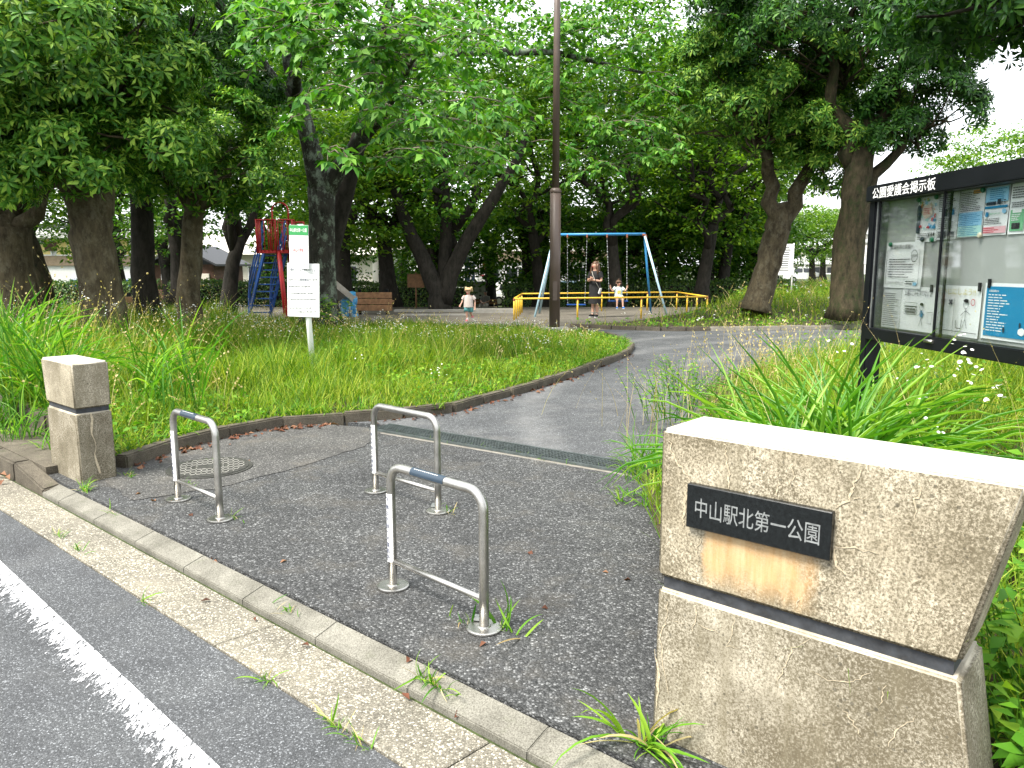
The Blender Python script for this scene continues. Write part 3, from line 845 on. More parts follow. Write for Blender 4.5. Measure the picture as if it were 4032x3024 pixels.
# ---------------------------------------------------------------- bicycle barriers
def barrier(a, c, label, navy=True, h=0.61):
    a = Vector((*a, 0)); c = Vector((*c, 0)); d = c - a; L = d.length
    root = empty('hoop_barrier', a, math.atan2(d.y, d.x), label, 'barrier', 'stainless steel hoop barriers in the entrance')
    r = 0.0215; cr = 0.085
    pts = [(0, 0, 0.0), (0, 0, h - cr - 0.2), (0, 0, h - cr)] + arc_pts((cr, 0, h - cr), cr, math.pi, math.pi / 2, 7)[1:] + [(L / 2, 0, h)] + arc_pts((L - cr, 0, h - cr), cr, math.pi / 2, 0, 7) + [(L, 0, 0.2), (L, 0, 0)]
    MB().tube(pts, r, 16).build('hoop', M['steel'], root)
    MB().tube([(0.015, 0, 0.135), (L - 0.015, 0, 0.135)], 0.0135, 12).build('cross_bar', M['steel'], root)
    for x in (0, L):
        f = MB().lathe([(0.078, 0.003), (0.078, 0.010), (0.070, 0.013), (0.03, 0.014), (0.027, 0.02)], (x, 0, 0), 24).build('base_plate', M['steel'], root)
    MB().box((L - 0.055, 0.02, 0.026), (0.045, 0.03, 0.02), rz=0.5).build('padlock', M['steel_dull'], root, 0.004, 2)
    # white sticker round the outer side of the left leg
    def sleeve(axis_pts, n0, n1, rr, mat, name):
        V = []
        for (p, up) in axis_pts:
            for k in range(9):
                an = n0 + (n1 - n0) * k / 8
                V.append((p[0] + (0 if up == 'x' else math.cos(an) * rr), p[1] + math.sin(an) * rr, p[2] + (math.cos(an) * rr if up == 'x' else 0)))
        m_ = len(axis_pts)
        b = MB(); b.add(V, [(i * 9 + k, i * 9 + k + 1, i * 9 + 10 + k, i * 9 + 9 + k) for i in range(m_ - 1) for k in range(8)], 0, True)
        return b.build(name, mat, root)
    s = sleeve([((0, 0, 0.135), 'z'), ((0, 0, 0.475), 'z')], math.pi * 1.02, math.pi * 1.86, r + 0.0012, M['white_plain'], 'white_sticker')
    an = math.pi * 1.50
    nx_, ny_ = math.cos(an), math.sin(an)
    q = (math.pi / 2, 0, math.atan2(ny_, nx_) + math.pi / 2)
    lettering('rack', s, M['inkblue'], (nx_ * (r + 0.0024), ny_ * (r + 0.0024), 0.285), q, width=0.021, height=0.28)
    lettering('arrow', s, M['inkblue'], (nx_ * (r + 0.0024), ny_ * (r + 0.0024), 0.45), q, width=0.018, height=0.03)
    if navy:
        s = sleeve([((L * 0.27, 0, h), 'x'), ((L * 0.63, 0, h), 'x')], -math.pi * 0.62, math.pi * 0.45, r + 0.0012, M['navy'], 'navy_sticker')
        b = MB()
        for k in range(12):
            x = L * 0.31 + k * L * 0.022
            b.box((x, -0.006, h + r - 0.001), (0.0085, 0.012, 0.001), mi=0)
        b.build('print', M['white_plain'], s)
    return root
barrier((-0.58, 3.56), (-0.12, 3.12), 'nearest hoop barrier with a navy sticker on its top bar, closest to the street kerb')
barrier((-2.235, 4.975), (-1.80, 4.565), 'hoop barrier in front of the round manhole cover, by the small gate stone')
barrier((-0.945, 5.165), (-0.47, 4.72), 'farthest hoop barrier, without navy sticker, in front of the drain grating', False)

# manhole cover
mh = empty('manhole_cover', (-2.335, 5.78, 0.004), R(20), 'round dark iron manhole cover with raised studs by the lawn kerb', 'manhole cover')
MB().lathe([(0.315, 0.0), (0.315, 0.006), (0.295, 0.006)], n=40).build('ring', M['iron'], mh)
MB().lathe([(0.285, 0.0), (0.285, 0.010), (0.278, 0.011)], n=40).build('cover_plate', M['iron'], mh)
st = MB().box((0, 0, 0.0135), (0.032, 0.012, 0.006)).mesh('stud', 0.002, 1)
for i in range(-7, 8):
    for j in range(-7, 8):
        x, y = i * 0.038 + (j % 2) * 0.019, j * 0.037
        if math.hypot(x, y) < 0.255 and (x / 0.12) ** 2 + (y / 0.05) ** 2 > 1:
            link('stud', st, M['studs'], mh, (x, y, 0), (0, 0, (j % 2) * math.pi / 2))
MB().lathe([(0.11, 0.008), (0.105, 0.0135)], n=28).build('boss', M['iron'], mh).scale = (1, 0.42, 1)

# drain grating: panels of bars set in the channel
gr = empty('drain_grating', (-0.05, 6.43, 0.0), GA, 'long steel drain grating crossing the path behind the barriers', 'grating')
me_l = MB().box((0, 0, 0), (0.496, 0.006, 0.02)).mesh('long_bar')
me_c = MB().box((0, 0, 0), (0.004, 0.23, 0.014)).mesh('cross_bar')
MB().box((0, 0, 0.001), (3.0, 0.275, 0.006)).build('channel', M['black'], gr)  # thin black plate painted in for the shaded depth under the bars
for i in range(6):
    x0 = -1.25 + i * 0.5
    for j in range(6):
        link('long_bar', me_l, M['bars'], gr, (x0, -0.115 + j * 0.046, 0.012))
    for k in range(16):
        link('cross_bar', me_c, M['bars'], gr, (x0 - 0.235 + k * 0.0313, 0, 0.0125))
for s in (-1, 1):
    MB().box((0, s * 0.136, 0.012), (3.0, 0.012, 0.018)).build('side_rail', M['bars'], gr)

# ---------------------------------------------------------------- lamp post
lp = empty('lamp_post', (0.945, 17.1, 0.1), 0, 'tall brown steel lamp post on a pale footing in the lawn', 'lamp post')
MB().box((0, 0, 0.02), (0.62, 0.5, 0.16)).build('footing', M['concrete_pale'], lp, 0.02)
MB().tube([(0, 0, 0.08), (0, 0, 3.02)], 0.118, 20).build('lower_shaft', M['brown_metal'], lp)
MB().lathe([(0.118, 3.0), (0.127, 3.02), (0.127, 3.05), (0.10, 3.10), (0.078, 3.11)], n=20, smooth=True).build('collar', M['brown_metal'], lp)
MB().tube([(0, 0, 3.08), (0, 0, 9.2)], [0.079, 0.062], 18).build('upper_shaft', M['brown_metal'], lp)
MB().box((0.0, -0.115, 0.9), (0.10, 0.02, 0.42)).build('inspection_door', M['brown_metal'], lp, 0.006)
MB().tube([(0, 0, 9.1), (0, 0, 9.4), (-0.15, -0.1, 9.55), (-0.7, -0.35, 9.6)], 0.035, 10).build('arm', M['brown_metal'], lp)
MB().ball((-0.85, -0.42, 9.58), (0.28, 0.16, 0.08)).build('lamp_head', M['white_off'], lp)

# ---------------------------------------------------------------- sign on a white pole in the lawn
sg = empty('park_sign', (-2.72, 10.2, 0.1), 0, 'white pole in the meadow carrying two white notice panels, one green topped', 'sign')
tl = (math.sin(R(-2.5)))
def on(z): return (-0.045 * z + 0.06, 0, z)
MB().tube([on(-0.1), on(1.0), on(1.98)], 0.038, 16).build('pole', M['white_plain'], sg)
up = empty('upper_panel', on(1.63), R(-24), parent=sg)
MB().box((-0.02, -0.05, 0.06), (0.31, 0.012, 0.56), rot=Matrix.Rotation(R(2), 3, 'Y')).build('plate', M['white_plain'], up, 0.004)
MB().box((-0.011, -0.0578, 0.275), (0.305, 0.006, 0.125), rot=Matrix.Rotation(R(2), 3, 'Y')).build('green_header', M['green_sign'], up)
lettering('park', up, M['white_plain'], (-0.011, -0.063, 0.275), (R(90), R(2), 0), width=0.27, height=0.05)
lettering('school', up, M['red_ink'], (-0.025, -0.0585, 0.02), (R(90), R(2), 0), width=0.17, height=0.06)
b = MB()
for k, (z, w_) in enumerate([(0.15, 0.2), (-0.13, 0.23), (-0.16, 0.23)]):
    n_ = int(w_ / 0.011)
    for i in range(n_):
        b.box((-0.02 - w_ / 2 + (i + 0.5) * w_ / n_, -0.0575, z + random.uniform(-.001, .001)), (0.007, 0.002, random.uniform(0.006, 0.011)))
b.build('fine_print', M['inkgrey'], up)['kind'] = 'stuff'
lo = empty('lower_panel', on(1.14), R(-3), parent=sg)
MB().box((-0.02, -0.05, -0.01), (0.43, 0.012, 0.70), rot=Matrix.Rotation(R(2), 3, 'Y')).build('plate', M['white_plain'], lo, 0.008, 3)
lettering('clean', lo, M['inkblue'], (-0.012, -0.0585, 0.255), (R(90), R(2), 0), width=0.38, height=0.034)
lettering('aigo', lo, M['inkblue'], (-0.015, -0.0585, 0.13), (R(90), R(2), 0), width=0.15, height=0.036)
MB().box((-0.014, -0.0575, 0.215), (0.38, 0.002, 0.004)).build('rule', M['inkgrey'], lo)
b = MB()
for k, (z, x0, x1) in enumerate([(0.128, -0.20, -0.105), (0.128, 0.075, 0.17), (0.04, -0.19, 0.09), (-0.05, -0.19, 0.13), (-0.13, -0.19, 0.17), (-0.24, -0.19, 0.08), (-0.29, -0.10, 0.16)]):
    x = x0
    while x < x1:
        b.box((x - 0.01, -0.0575, z + random.uniform(-.002, .002)), (random.uniform(0.008, 0.014), 0.002, random.uniform(0.012, 0.02))); x += 0.019
b.build('fine_print', M['inkgrey'], lo)['kind'] = 'stuff'
# ---------------------------------------------------------------- notice board
BA = math.atan2(4.37 - 6.0, 2.92 - 2.78)
BO = Vector((2.78, 6.0, 0))
nb = empty('notice_board', BO, BA, 'black framed glass notice board standing in the grassy bed', 'notice board')
BL, ZB, ZT = 2.42, 0.985, 2.15
bk = M['black_metal']
for x in (-0.035, BL + 0.035):
    MB().box((x, 0.05, (ZT - 0.1) / 2), (0.085, 0.13, ZT + 0.1)).build('post', bk, nb, 0.008)
MB().box((BL / 2, 0.035, ZT - 0.06), (BL + 0.16, 0.165, 0.12)).build('header', bk, nb, 0.008)
MB().box((BL / 2, 0.04, ZB + 0.045), (BL - 0.02, 0.13, 0.09)).build('bottom_rail', bk, nb, 0.006)
MB().box((BL / 2, 0.10, (ZB + ZT) / 2), (BL - 0.02, 0.02, ZT - ZB - 0.1)).build('back_panel', M['felt'], nb)
MB().box((0.016, 0.05, (ZB + ZT) / 2 - 0.015), (0.012, 0.10, ZT - ZB - 0.21)).build('side_lining', M['steel_dull'], nb)
for x0, x1, yy in ((0.035, 0.87, 0.012), (0.825, BL - 0.03, -0.006)):
    g_ = MB().box(((x0 + x1) / 2, yy, (ZB + ZT) / 2 - 0.015), (x1 - x0, 0.005, ZT - ZB - 0.21)).build('glass_door', M['clear'], nb)
    for x in (x0, x1):
        MB().box((x, yy - 0.002, (ZB + ZT) / 2 - 0.015), (0.016, 0.014, ZT - ZB - 0.21)).build('stile', bk, nb, 0.002, 1)
MB().tube([(0.77, -0.032, ZB + 0.06), (0.86, -0.032, ZB + 0.06)], 0.012, 10).build('lock', M['steel'], nb)
MB().box((1.85, -0.028, ZB + 0.03), (0.06, 0.008, 0.03)).build('catch', M['steel_dull'], nb, 0.003, 1)
lettering('board', nb, M['white_plain'], (0.40, -0.051, ZT - 0.062), (R(90), 0, 0), width=0.76, height=0.082)

bm_ = Matrix.Translation(BO) @ Matrix.Rotation(BA, 4, 'Z')
def poster(name, x0, x1, z0, z1, mat, label, y=0.084, tilt=0.0):
    w, h = x1 - x0, z1 - z0
    loc = bm_ @ Vector(((x0 + x1) / 2, y, (z0 + z1) / 2))
    root = empty(name, loc, BA, label, 'poster', 'papers pinned inside the notice board')
    # slightly curling sheet
    V, F = [], []
    nu, nv = 6, 6
    for j in range(nv + 1):
        for i in range(nu + 1):
            u, v = i / nu - 0.5, j / nv - 0.5
            V.append((u * w + tilt * v * h, -0.002 - 0.004 * (4 * u * u) * (0.5 - v) - 0.0015 * math.sin(9 * u + 5 * v), v * h))
    for j in range(nv):
        for i in range(nu):
            a = j * (nu + 1) + i; F.append((a, a + 1, a + nu + 2, a + nu + 1))
    MB().add(V, F, 0, True).build('sheet', mat, root)
    return root, w, h
def patch(root, w, h, u0, u1, v0, v1, mat, name='print', y=-0.009):
    b = MB(); b.add([(u0 * w, y, v0 * h), (u1 * w, y, v0 * h), (u1 * w, y, v1 * h), (u0 * w, y, v1 * h)], [(0, 1, 2, 3)])
    return b.build(name, mat, root)
def lines(root, w, h, u0, u1, v0, v1, n, mat, thick=0.45, y=-0.0105, name='text_lines', rag=0.35):
    b = MB(); st_ = (v1 - v0) / n
    for k in range(n):
        va = v0 + st_ * (k + 0.25); ue = u1 - (u1 - u0) * random.uniform(0, rag)
        x = u0
        while x < ue:
            e_ = min(ue, x + random.uniform(0.02, 0.09))
            b.add([(x * w, y, va * h), (e_ * w, y, va * h), (e_ * w, y, (va + st_ * thick) * h), (x * w, y, (va + st_ * thick) * h)], [(0, 1, 2, 3)])
            x = e_ + 0.012
    return b.build(name, mat, root)
def pin(root, x, z, mat, r=0.017):
    MB().lathe([(r, 0.0), (r * 1.1, 0.006), (r * 0.7, 0.016)], n=12, smooth=True).build('pin', mat, root, rot=(R(90), 0, 0), loc=(x, -0.009, z))
def blob(root, cx, cz, rx, rz, mat, y=-0.011, n=10, name='drawing'):
    b = MB(); b.add([(cx + rx * math.cos(2 * math.pi * k / n) * random.uniform(.8, 1.15), y, cz + rz * math.sin(2 * math.pi * k / n) * random.uniform(.8, 1.15)) for k in range(n)], [tuple(range(n))])
    return b.build(name, mat, root)
def stroke(root, pts, mat, wd=0.003, y=-0.012, name='drawing'):
    b = MB()
    for (x1, z1), (x2, z2) in zip(pts[:-1], pts[1:]):
        d = math.hypot(x2 - x1, z2 - z1) or 1e-6; ox, oz = -(z2 - z1) / d * wd / 2, (x2 - x1) / d * wd / 2
        b.add([(x1 + ox, y, z1 + oz), (x2 + ox, y, z2 + oz), (x2 - ox, y, z2 - oz), (x1 - ox, y, z1 - oz)], [(0, 1, 2, 3)])
    return b.build(name, mat, root)
def ring(cx, cz, rx, rz, n=18, a0=0, a1=2 * math.pi):
    return [(cx + rx * math.cos(a0 + (a1 - a0) * k / n), cz + rz * math.sin(a0 + (a1 - a0) * k / n)) for k in range(n + 1)]
random.seed(21)
# colourful map flyer
p, w, h = poster('poster', 0.40, 0.635, 1.715, 2.025, M['paper'], 'colourful illustrated map flyer pinned at the upper left of the board')
for k in range(34):
    blob(p, random.uniform(-.40, .42) * w, random.uniform(.02, .46) * h, random.uniform(.02, .08) * w, random.uniform(.015, .05) * h, M[random.choice(['p_yellow', 'p_orange', 'p_sky', 'p_green', 'p_mint', 'p_yellow', 'red_ink'])], y=-0.0095 - 0.0003 * k / 8)
blob(p, .05 * w, .18 * h, .26 * w, .17 * h, M['p_skin'], y=-0.0125)
lines(p, w, h, -.15, .25, .1, .26, 4, M['red_ink'], y=-0.0132)
patch(p, w, h, -.48, -.30, -.30, .22, M['navy'])
blob(p, -.36 * w, .2 * h, .11 * w, .16 * h, M['navy'], y=-0.0128)
for k in range(12):
    blob(p, random.uniform(-.3, .45) * w, random.uniform(-.2, .02) * h, random.uniform(.03, .09) * w, random.uniform(.02, .05) * h, M[random.choice(['p_sky', 'p_mint', 'p_blue', 'red_ink'])], y=-0.0098 - 0.0003 * k / 4)
lines(p, w, h, -.4, .2, -.45, -.30, 4, M['inkgrey'])
for u in (.2, .31, .42): blob(p, u * w, -.34 * h, .035 * w, .045 * h, M['black'], y=-0.0135)
for x, z, m_ in ((-.42, .45, 'pin_green'), (.42, .47, 'pin_green'), (.36, -.46, 'pin_green'), (-.1, -.44, 'navy')): pin(p, x * w, z * h, M[m_])
# white printed sheets in the upper row
p, w, h = poster('poster', 0.64, 0.845, 1.725, 2.03, M['paper'], 'white flyer of grey text behind the meeting stiles of the glass doors')
lines(p, w, h, -.44, .4, .1, .46, 9, M['inkgrey']); patch(p, w, h, -.3, -.02, .0, .16, M['navy']); patch(p, w, h, .1, .32, .02, .14, M['p_blue'])
lines(p, w, h, -.44, .44, -.28, -.02, 6, M['inkgrey']); patch(p, w, h, -.44, -.02, -.46, -.32, M['inkgrey']); patch(p, w, h, .1, .42, -.46, -.34, M['navy'])
p, w, h = poster('poster', 0.855, 1.09, 1.73, 2.03, M['paper'], 'flyer with a pale blue lower half in the upper row')
lines(p, w, h, -.44, .44, .05, .46, 11, M['inkgrey']); patch(p, w, h, .05, .35, .41, .48, M['p_orange']); patch(p, w, h, -.48, .48, -.26, .03, M['p_sky']); patch(p, w, h, -.48, .48, -.48, -.26, M['p_mint'])
lines(p, w, h, -.42, .42, -.46, .0, 12, M['p_blue'], 0.35); pin(p, .45 * w, .46 * h, M['pin_green']); pin(p, .48 * w, -.47 * h, M['pin_cream'])
p, w, h = poster('poster', 1.10, 1.305, 1.735, 2.03, M['paper'], 'flyer with blue top, white logo band and pink foot in the upper row')
patch(p, w, h, -.48, .48, .18, .48, M['p_sky']); lines(p, w, h, -.3, .44, .22, .46, 6, M['p_blue']); patch(p, w, h, -.44, -.02, .12, .2, M['navy']); patch(p, w, h, .05, .2, .12, .23, M['navy'], y=-0.0115); lines(p, w, h, .22, .46, .12, .22, 3, M['inkgrey'])
patch(p, w, h, -.48, .48, .05, .10, M['p_blue']); lettering('expo', p, M['p_green'], (-.02 * w, -.012, -.06 * h), (R(90), 0, 0), width=.5 * w)
blob(p, -.36 * w, -.06 * h, .08 * w, .055 * h, M['p_blue']); blob(p, .36 * w, -.02 * h, .09 * w, .05 * h, M['p_sky'])
lines(p, w, h, -.46, .3, -.28, -.14, 4, M['inkgrey']); patch(p, w, h, -.48, .48, -.46, -.32, M['p_pink']); lines(p, w, h, -.46, .2, -.45, -.33, 3, M['red_ink'])
p, w, h = poster('poster', 1.315, 1.57, 1.735, 2.03, M['paper'], 'flyer with rounded text boxes and a green panel at the right picture edge')
lines(p, w, h, -.42, .42, .2, .44, 5, M['inkgrey']); lines(p, w, h, -.42, .42, .02, .14, 3, M['inkgrey']); patch(p, w, h, -.44, .0, -.44, -.02, M['p_green']); patch(p, w, h, -.36, -.08, -.08, .0, M['paper'], y=-0.0115)
lines(p, w, h, -.38, -.1, -.24, -.1, 4, M['paper'], y=-0.012); patch(p, w, h, -.36, -.1, -.4, -.28, M['black'], y=-0.0118); lines(p, w, h, .06, .44, -.44, -.02, 9, M['inkgrey'])
# notice to park users
p, w, h = poster('poster', 0.05, 0.515, 1.385, 1.72, M['paper'], 'white notice to park users with a bold heading and octagonal stop mark', y=0.078)
lettering('users', p, M['black'], (-.04 * w, -.012, .40 * h), (R(90), 0, 0), width=.60 * w, height=.10 * h)
for s in (-1, 1):
    stroke(p, [(s * .40 * w, .34 * h), (s * .44 * w, .30 * h), (s * .44 * w, -.38 * h), (s * .40 * w, -.43 * h)], M['black'], 0.004)
oc = [(.30 * w + .085 * w * math.cos(R(22.5 + 45 * k)), .20 * h + .13 * h * math.sin(R(22.5 + 45 * k))) for k in range(9)]
stroke(p, oc, M['black'], 0.005); lettering('stop', p, M['black'], (.30 * w, -.0125, .20 * h), (R(90), R(-6), 0), width=.13 * w)
lines(p, w, h, -.38, .30, -.28, .16, 8, M['inkgrey'], 0.40); lettering('manner', p, M['black'], (-.16 * w, -.012, -.385 * h), (R(90), 0, 0), width=.42 * w, height=.07 * h)
lines(p, w, h, .10, .36, -.42, -.32, 2, M['inkgrey']); patch(p, w, h, .30, .40, -.43, -.36, M['p_sky'])
pin(p, -.36 * w, .46 * h, M['pin_green'])
p, w, h = poster('poster', 0.045, 0.28, 1.085, 1.38, M['paper_grey'], 'grey sheet of fine print at the lower left of the board')
lines(p, w, h, -.42, .42, -.46, .40, 17, M['inkgrey'], 0.35)
# drawings
def figure(p, x, z, s, shirt=None):
    stroke(p, ring(x, z + .055 * s, .022 * s, .024 * s), M['inkgrey'], .003)
    blob(p, x, z + .075 * s, .024 * s, .012 * s, M['black'], y=-0.0125)
    if shirt: blob(p, x, z + .005 * s, .018 * s, .03 * s, shirt)
    for q in ([(x, z + .03 * s), (x, z - .03 * s)], [(x, z + .02 * s), (x - .04 * s, z - .01 * s)], [(x, z + .02 * s), (x + .04 * s, z)], [(x, z - .03 * s), (x - .02 * s, z - .08 * s)], [(x, z - .03 * s), (x + .02 * s, z - .08 * s)]):
        stroke(p, q, M['inkgrey'], .0035)
p, w, h = poster('poster', 0.285, 0.68, 1.085, 1.40, M['paper'], 'hand drawn poster with a child and bin below the park users notice')
lettering('litter', p, M['inkgrey'], (.02 * w, -.012, .36 * h), (R(90), 0, 0), width=.80 * w, height=.14 * h)
for k, (a, c) in enumerate(((.14, .06), (.04, -.04), (-.06, -.13))):
    stroke(p, [(-.36 * w, a * h), (.02 * w, a * h), (.02 * w, c * h), (-.36 * w, c * h), (-.36 * w, a * h)], M['inkgrey'], .003)
patch(p, w, h, -.35, .01, .035, .06, M['navy'], y=-0.0115); lines(p, w, h, -.34, .0, -.12, .03, 2, M['inkgrey'])
figure(p, .16 * w, -.12 * h, 1.0, M['p_blue'])
stroke(p, [(.33 * w, -.05 * h), (.36 * w, -.30 * h), (.46 * w, -.30 * h), (.48 * w, -.05 * h), (.33 * w, -.05 * h), (.48 * w, -.05 * h)], M['inkgrey'], .003)
b = MB(); b.box((.40 * w, -.012, .48 * h), (.018, .012, .05)); b.build('clip', M['black'], p)
p, w, h = poster('poster', 0.685, 1.14, 1.09, 1.42, M['paper'], 'hand drawn poster with a blue cross and a red circle mark')
lettering('care', p, M['p_yellow'], (-.02 * w, -.012, .38 * h), (R(90), 0, 0), width=.84 * w, height=.12 * h)
lettering('x', p, M['inkblue'], (-.12 * w, -.012, .17 * h), (R(90), 0, 0), width=.09 * w)
stroke(p, ring(.36 * w, .19 * h, .04 * w, .06 * h), M['red_ink'], .005)
figure(p, -.30 * w, -.05 * h, 1.1); figure(p, .22 * w, -.05 * h, 1.15)
stroke(p, [(-.04 * w, .25 * h), (-.04 * w, -.45 * h)], M['inkgrey'], .003); stroke(p, [(.02 * w, -.18 * h), (.03 * w, -.34 * h), (.14 * w, -.34 * h), (.15 * w, -.16 * h)], M['black'], .005)
stroke(p, [(-.48 * w, -.40 * h), (.48 * w, -.41 * h)], M['inkgrey'], .004)
b = MB(); b.box((.47 * w, -.012, .49 * h), (.018, .012, .055)); b.build('clip', M['black'], p)
p, w, h = poster('poster', 1.165, 1.83, 1.10, 1.445, M['paper'], 'large blue poster with white text and speech bubbles at the lower right')
patch(p, w, h, -.465, .465, -.44, .44, M['p_blue']); lettering('aigowa', p, M['paper'], (-.36 * w, -.0115, .36 * h), (R(90), 0, 0), width=.13 * w)
lines(p, w, h, -.43, -.14, -.36, .32, 14, M['paper'], 0.35, rag=0.5); lines(p, w, h, .02, .42, .2, .38, 4, M['paper'], 0.35)
for k in range(9): blob(p, random.uniform(-.1, .42) * w, random.uniform(-.38, .12) * h, random.uniform(.04, .07) * w, random.uniform(.05, .08) * h, M['paper'], y=-0.0112 - 0.0002 * k)
for k in range(5): blob(p, random.uniform(-.2, .40) * w, random.uniform(-.36, .1) * h, .012 * w, .05 * h, M['navy'], y=-0.0135)
b = MB(); b.box((-.43 * w, -.012, .49 * h), (.018, .012, .055)); b.build('clip', M['black'], p)
# ---------------------------------------------------------------- yellow guard rail round the swings
fr = empty('guard_rail', (0, 0, 0), 0, 'low yellow pipe guard rail boxing in the swing set', 'guard rail')
FA, FB, FC, FD = (0.06, 21.75), (5.85, 23.15), (5.8, 27.2), (0.33, 25.6)
FH = 0.63
def rail(a, c, h0=FH, h1=FH):
    MB().tube([(*a, h0), (*c, h1)], 0.025, 12).build('rail', M['yellow_paint'], fr)
def fpost(p, h=FH, cap=False):
    MB().tube([(*p, -0.05), (*p, h - 0.02)], 0.025, 12).build('post', M['yellow_paint'], fr)
    MB().lathe([(0.029, -0.05), (0.031, 0.0), (0.028, 0.02)], (p[0], p[1], h - 0.01), 10).build('joint', M['rust'], fr)
def lerp(a, c, t): return tuple(a[i] + (c[i] - a[i]) * t for i in range(len(a)))
rail(FA, FB); rail(FD, FC); rail(FA, FD); rail(FB, FC)
for t in (0, 0.315, 0.645, 1): fpost(lerp(FA, FB, t))
for t in (0.25, 0.5, 0.75, 1.0): fpost(lerp(FA, FD, t))
for t in (0.22, 0.5, 0.8, 1.0): fpost(lerp(FD, FC, t))
for t in (0.3, 0.62): fpost(lerp(FB, FC, t))

# ---------------------------------------------------------------- swing set
sw = empty('swing_set', (0, 0, 0), 0, 'blue pipe swing frame with chains standing in the guard rail', 'swing set')
SY0 = 24.3
SL, SR_, SZ = 1.30, 4.12, 2.50
MB().tube([(SL, SY0, SZ), (SR_ + 0.02, SY0, SZ + 0.02)], 0.042, 14).build('top_beam', M['sky_paint'], sw)
for (x, s, m_) in ((SL, -1, 'pale_paint'), (SR_, 1, 'sky_paint')):
    for k, dy in enumerate((-0.85, 0.85)):
        foot = (x + s * (0.62 if dy < 0 else 0.42), SY0 + dy, -0.05)
        MB().tube([(x, SY0 + dy * 0.06, SZ - 0.05), foot], 0.034, 12).build('leg', M['pale_paint' if dy < 0 else m_], sw)
    MB().tube([(x - s * 0.08, SY0, SZ), (x - s * 0.02, SY0, SZ), (x + s * 0.02, SY0, SZ - 0.03), (x + s * 0.04, SY0, SZ - 0.10)], 0.05, 12).build('corner_joint', M['rust'], sw)
def chain(name, a, c, parent, n=24):
    a, c = Vector(a), Vector(c); d = c - a
    b = MB()
    for i in range(n):
        p = a + d * ((i + 0.5) / n); q = a + d * ((i + 0.06) / n); r_ = a + d * ((i + 0.94) / n)
        off = Vector((0.012, 0, 0)) if i % 2 else Vector((0, 0.012, 0))
        b.tube([q, p + off, r_], 0.006, 5); b.tube([q, p - off, r_], 0.006, 5)
    return b.build(name, M['steel_dull'], parent)
hang = [1.72, 2.33, 2.95, 3.57]
for x in hang:
    MB().box((x, SY0, SZ - 0.045), (0.05, 0.10, 0.10)).build('hanger', M['rust'], sw, 0.01, 1)
def seat_set(xs, foot_y, foot_z, mat, label):
    root = empty('swing', (sum(xs) / 2, foot_y, foot_z), 0, label, 'swing', 'swing seats hanging from the blue frame')
    for s, x in ((-1, xs[0]), (1, xs[1])):
        ch = chain('chain', (x, SY0, SZ - 0.09), (sum(xs) / 2 + s * 0.27, foot_y, foot_z), None)
        ch.parent = root; ch.location = (-root.location.x, -root.location.y, -root.location.z)
    MB().box((0, 0, 0), (0.60, 0.20, 0.035)).build('seat', mat, root, 0.012)
    return root
seat_set(hang[:2], SY0 + 0.05, 0.335, M['blue_paint'], 'empty blue swing seat hanging left of the woman')
seat_set(hang[2:], SY0 - 0.55, 0.475, M['blue_paint'], 'blue swing seat under the sitting child')

# ---------------------------------------------------------------- slide
sl_ = empty('slide', (-6.4, 22.2, 0), 0, 'red and blue playground slide with a steel chute behind the meadow', 'slide')
ox, oy = -6.4, 22.2
def S(x, y, z): return (x - ox, y - oy, z)
rp = M['red_paint']
PXa, PXb, PYa, PYb, PZ = -6.95, -5.98, 21.3, 22.5, 1.93
MB().box(S((PXa + PXb) / 2, (PYa + PYb) / 2, PZ), (PXb - PXa, PYb - PYa, 0.09)).build('platform', rp, sl_, 0.01)
MB().tube([S(-6.22, 21.25, -0.05), S(-6.38, 21.35, PZ)], 0.062, 14).build('post', rp, sl_)
MB().tube([S(-6.3, 22.45, -0.05), S(-6.4, 22.4, PZ)], 0.055, 14).build('post', rp, sl_)
RT = 2.78
def baluster(x, y, z0=PZ, z1=RT, r=0.013): MB().tube([S(x, y, z0), S(x, y, z1)], r, 6).build('baluster', rp, sl_)
for (a, c) in (((PXa, PYa), (PXb - 0.45, PYa)), ((PXa, PYb), (PXb, PYb)), ((PXa, PYa), (PXa, PYa + 0.3)), ((PXb - 0.38, PYa), (PXb, PYa)), ((PXb, PYa), (PXb, PYa + .25))):
    MB().tube([S(*a, RT), S(*c, RT)], 0.022, 8).build('top_rail', rp, sl_)
    n_ = max(2, int(math.hypot(c[0] - a[0], c[1] - a[1]) / 0.10))
    for k in range(n_ + 1):
        baluster(*lerp(a, c, k / n_))
for x, y in ((PXa, PYa), (PXb - 0.45, PYa), (PXb, PYa), (PXb, PYb), (PXa, PYb)):
    baluster(x, y, PZ - 0.05, RT + 0.02, 0.026)
MB().tube([S(-6.52, 21.35, 2.6), S(-6.52, 21.35, 3.02)] + arc_pts(S(-6.3, 21.35, 3.02), 0.22, math.pi, 0, 10) + [S(-6.08, 21.35, 2.6)], 0.024, 10).build('arch', rp, sl_)
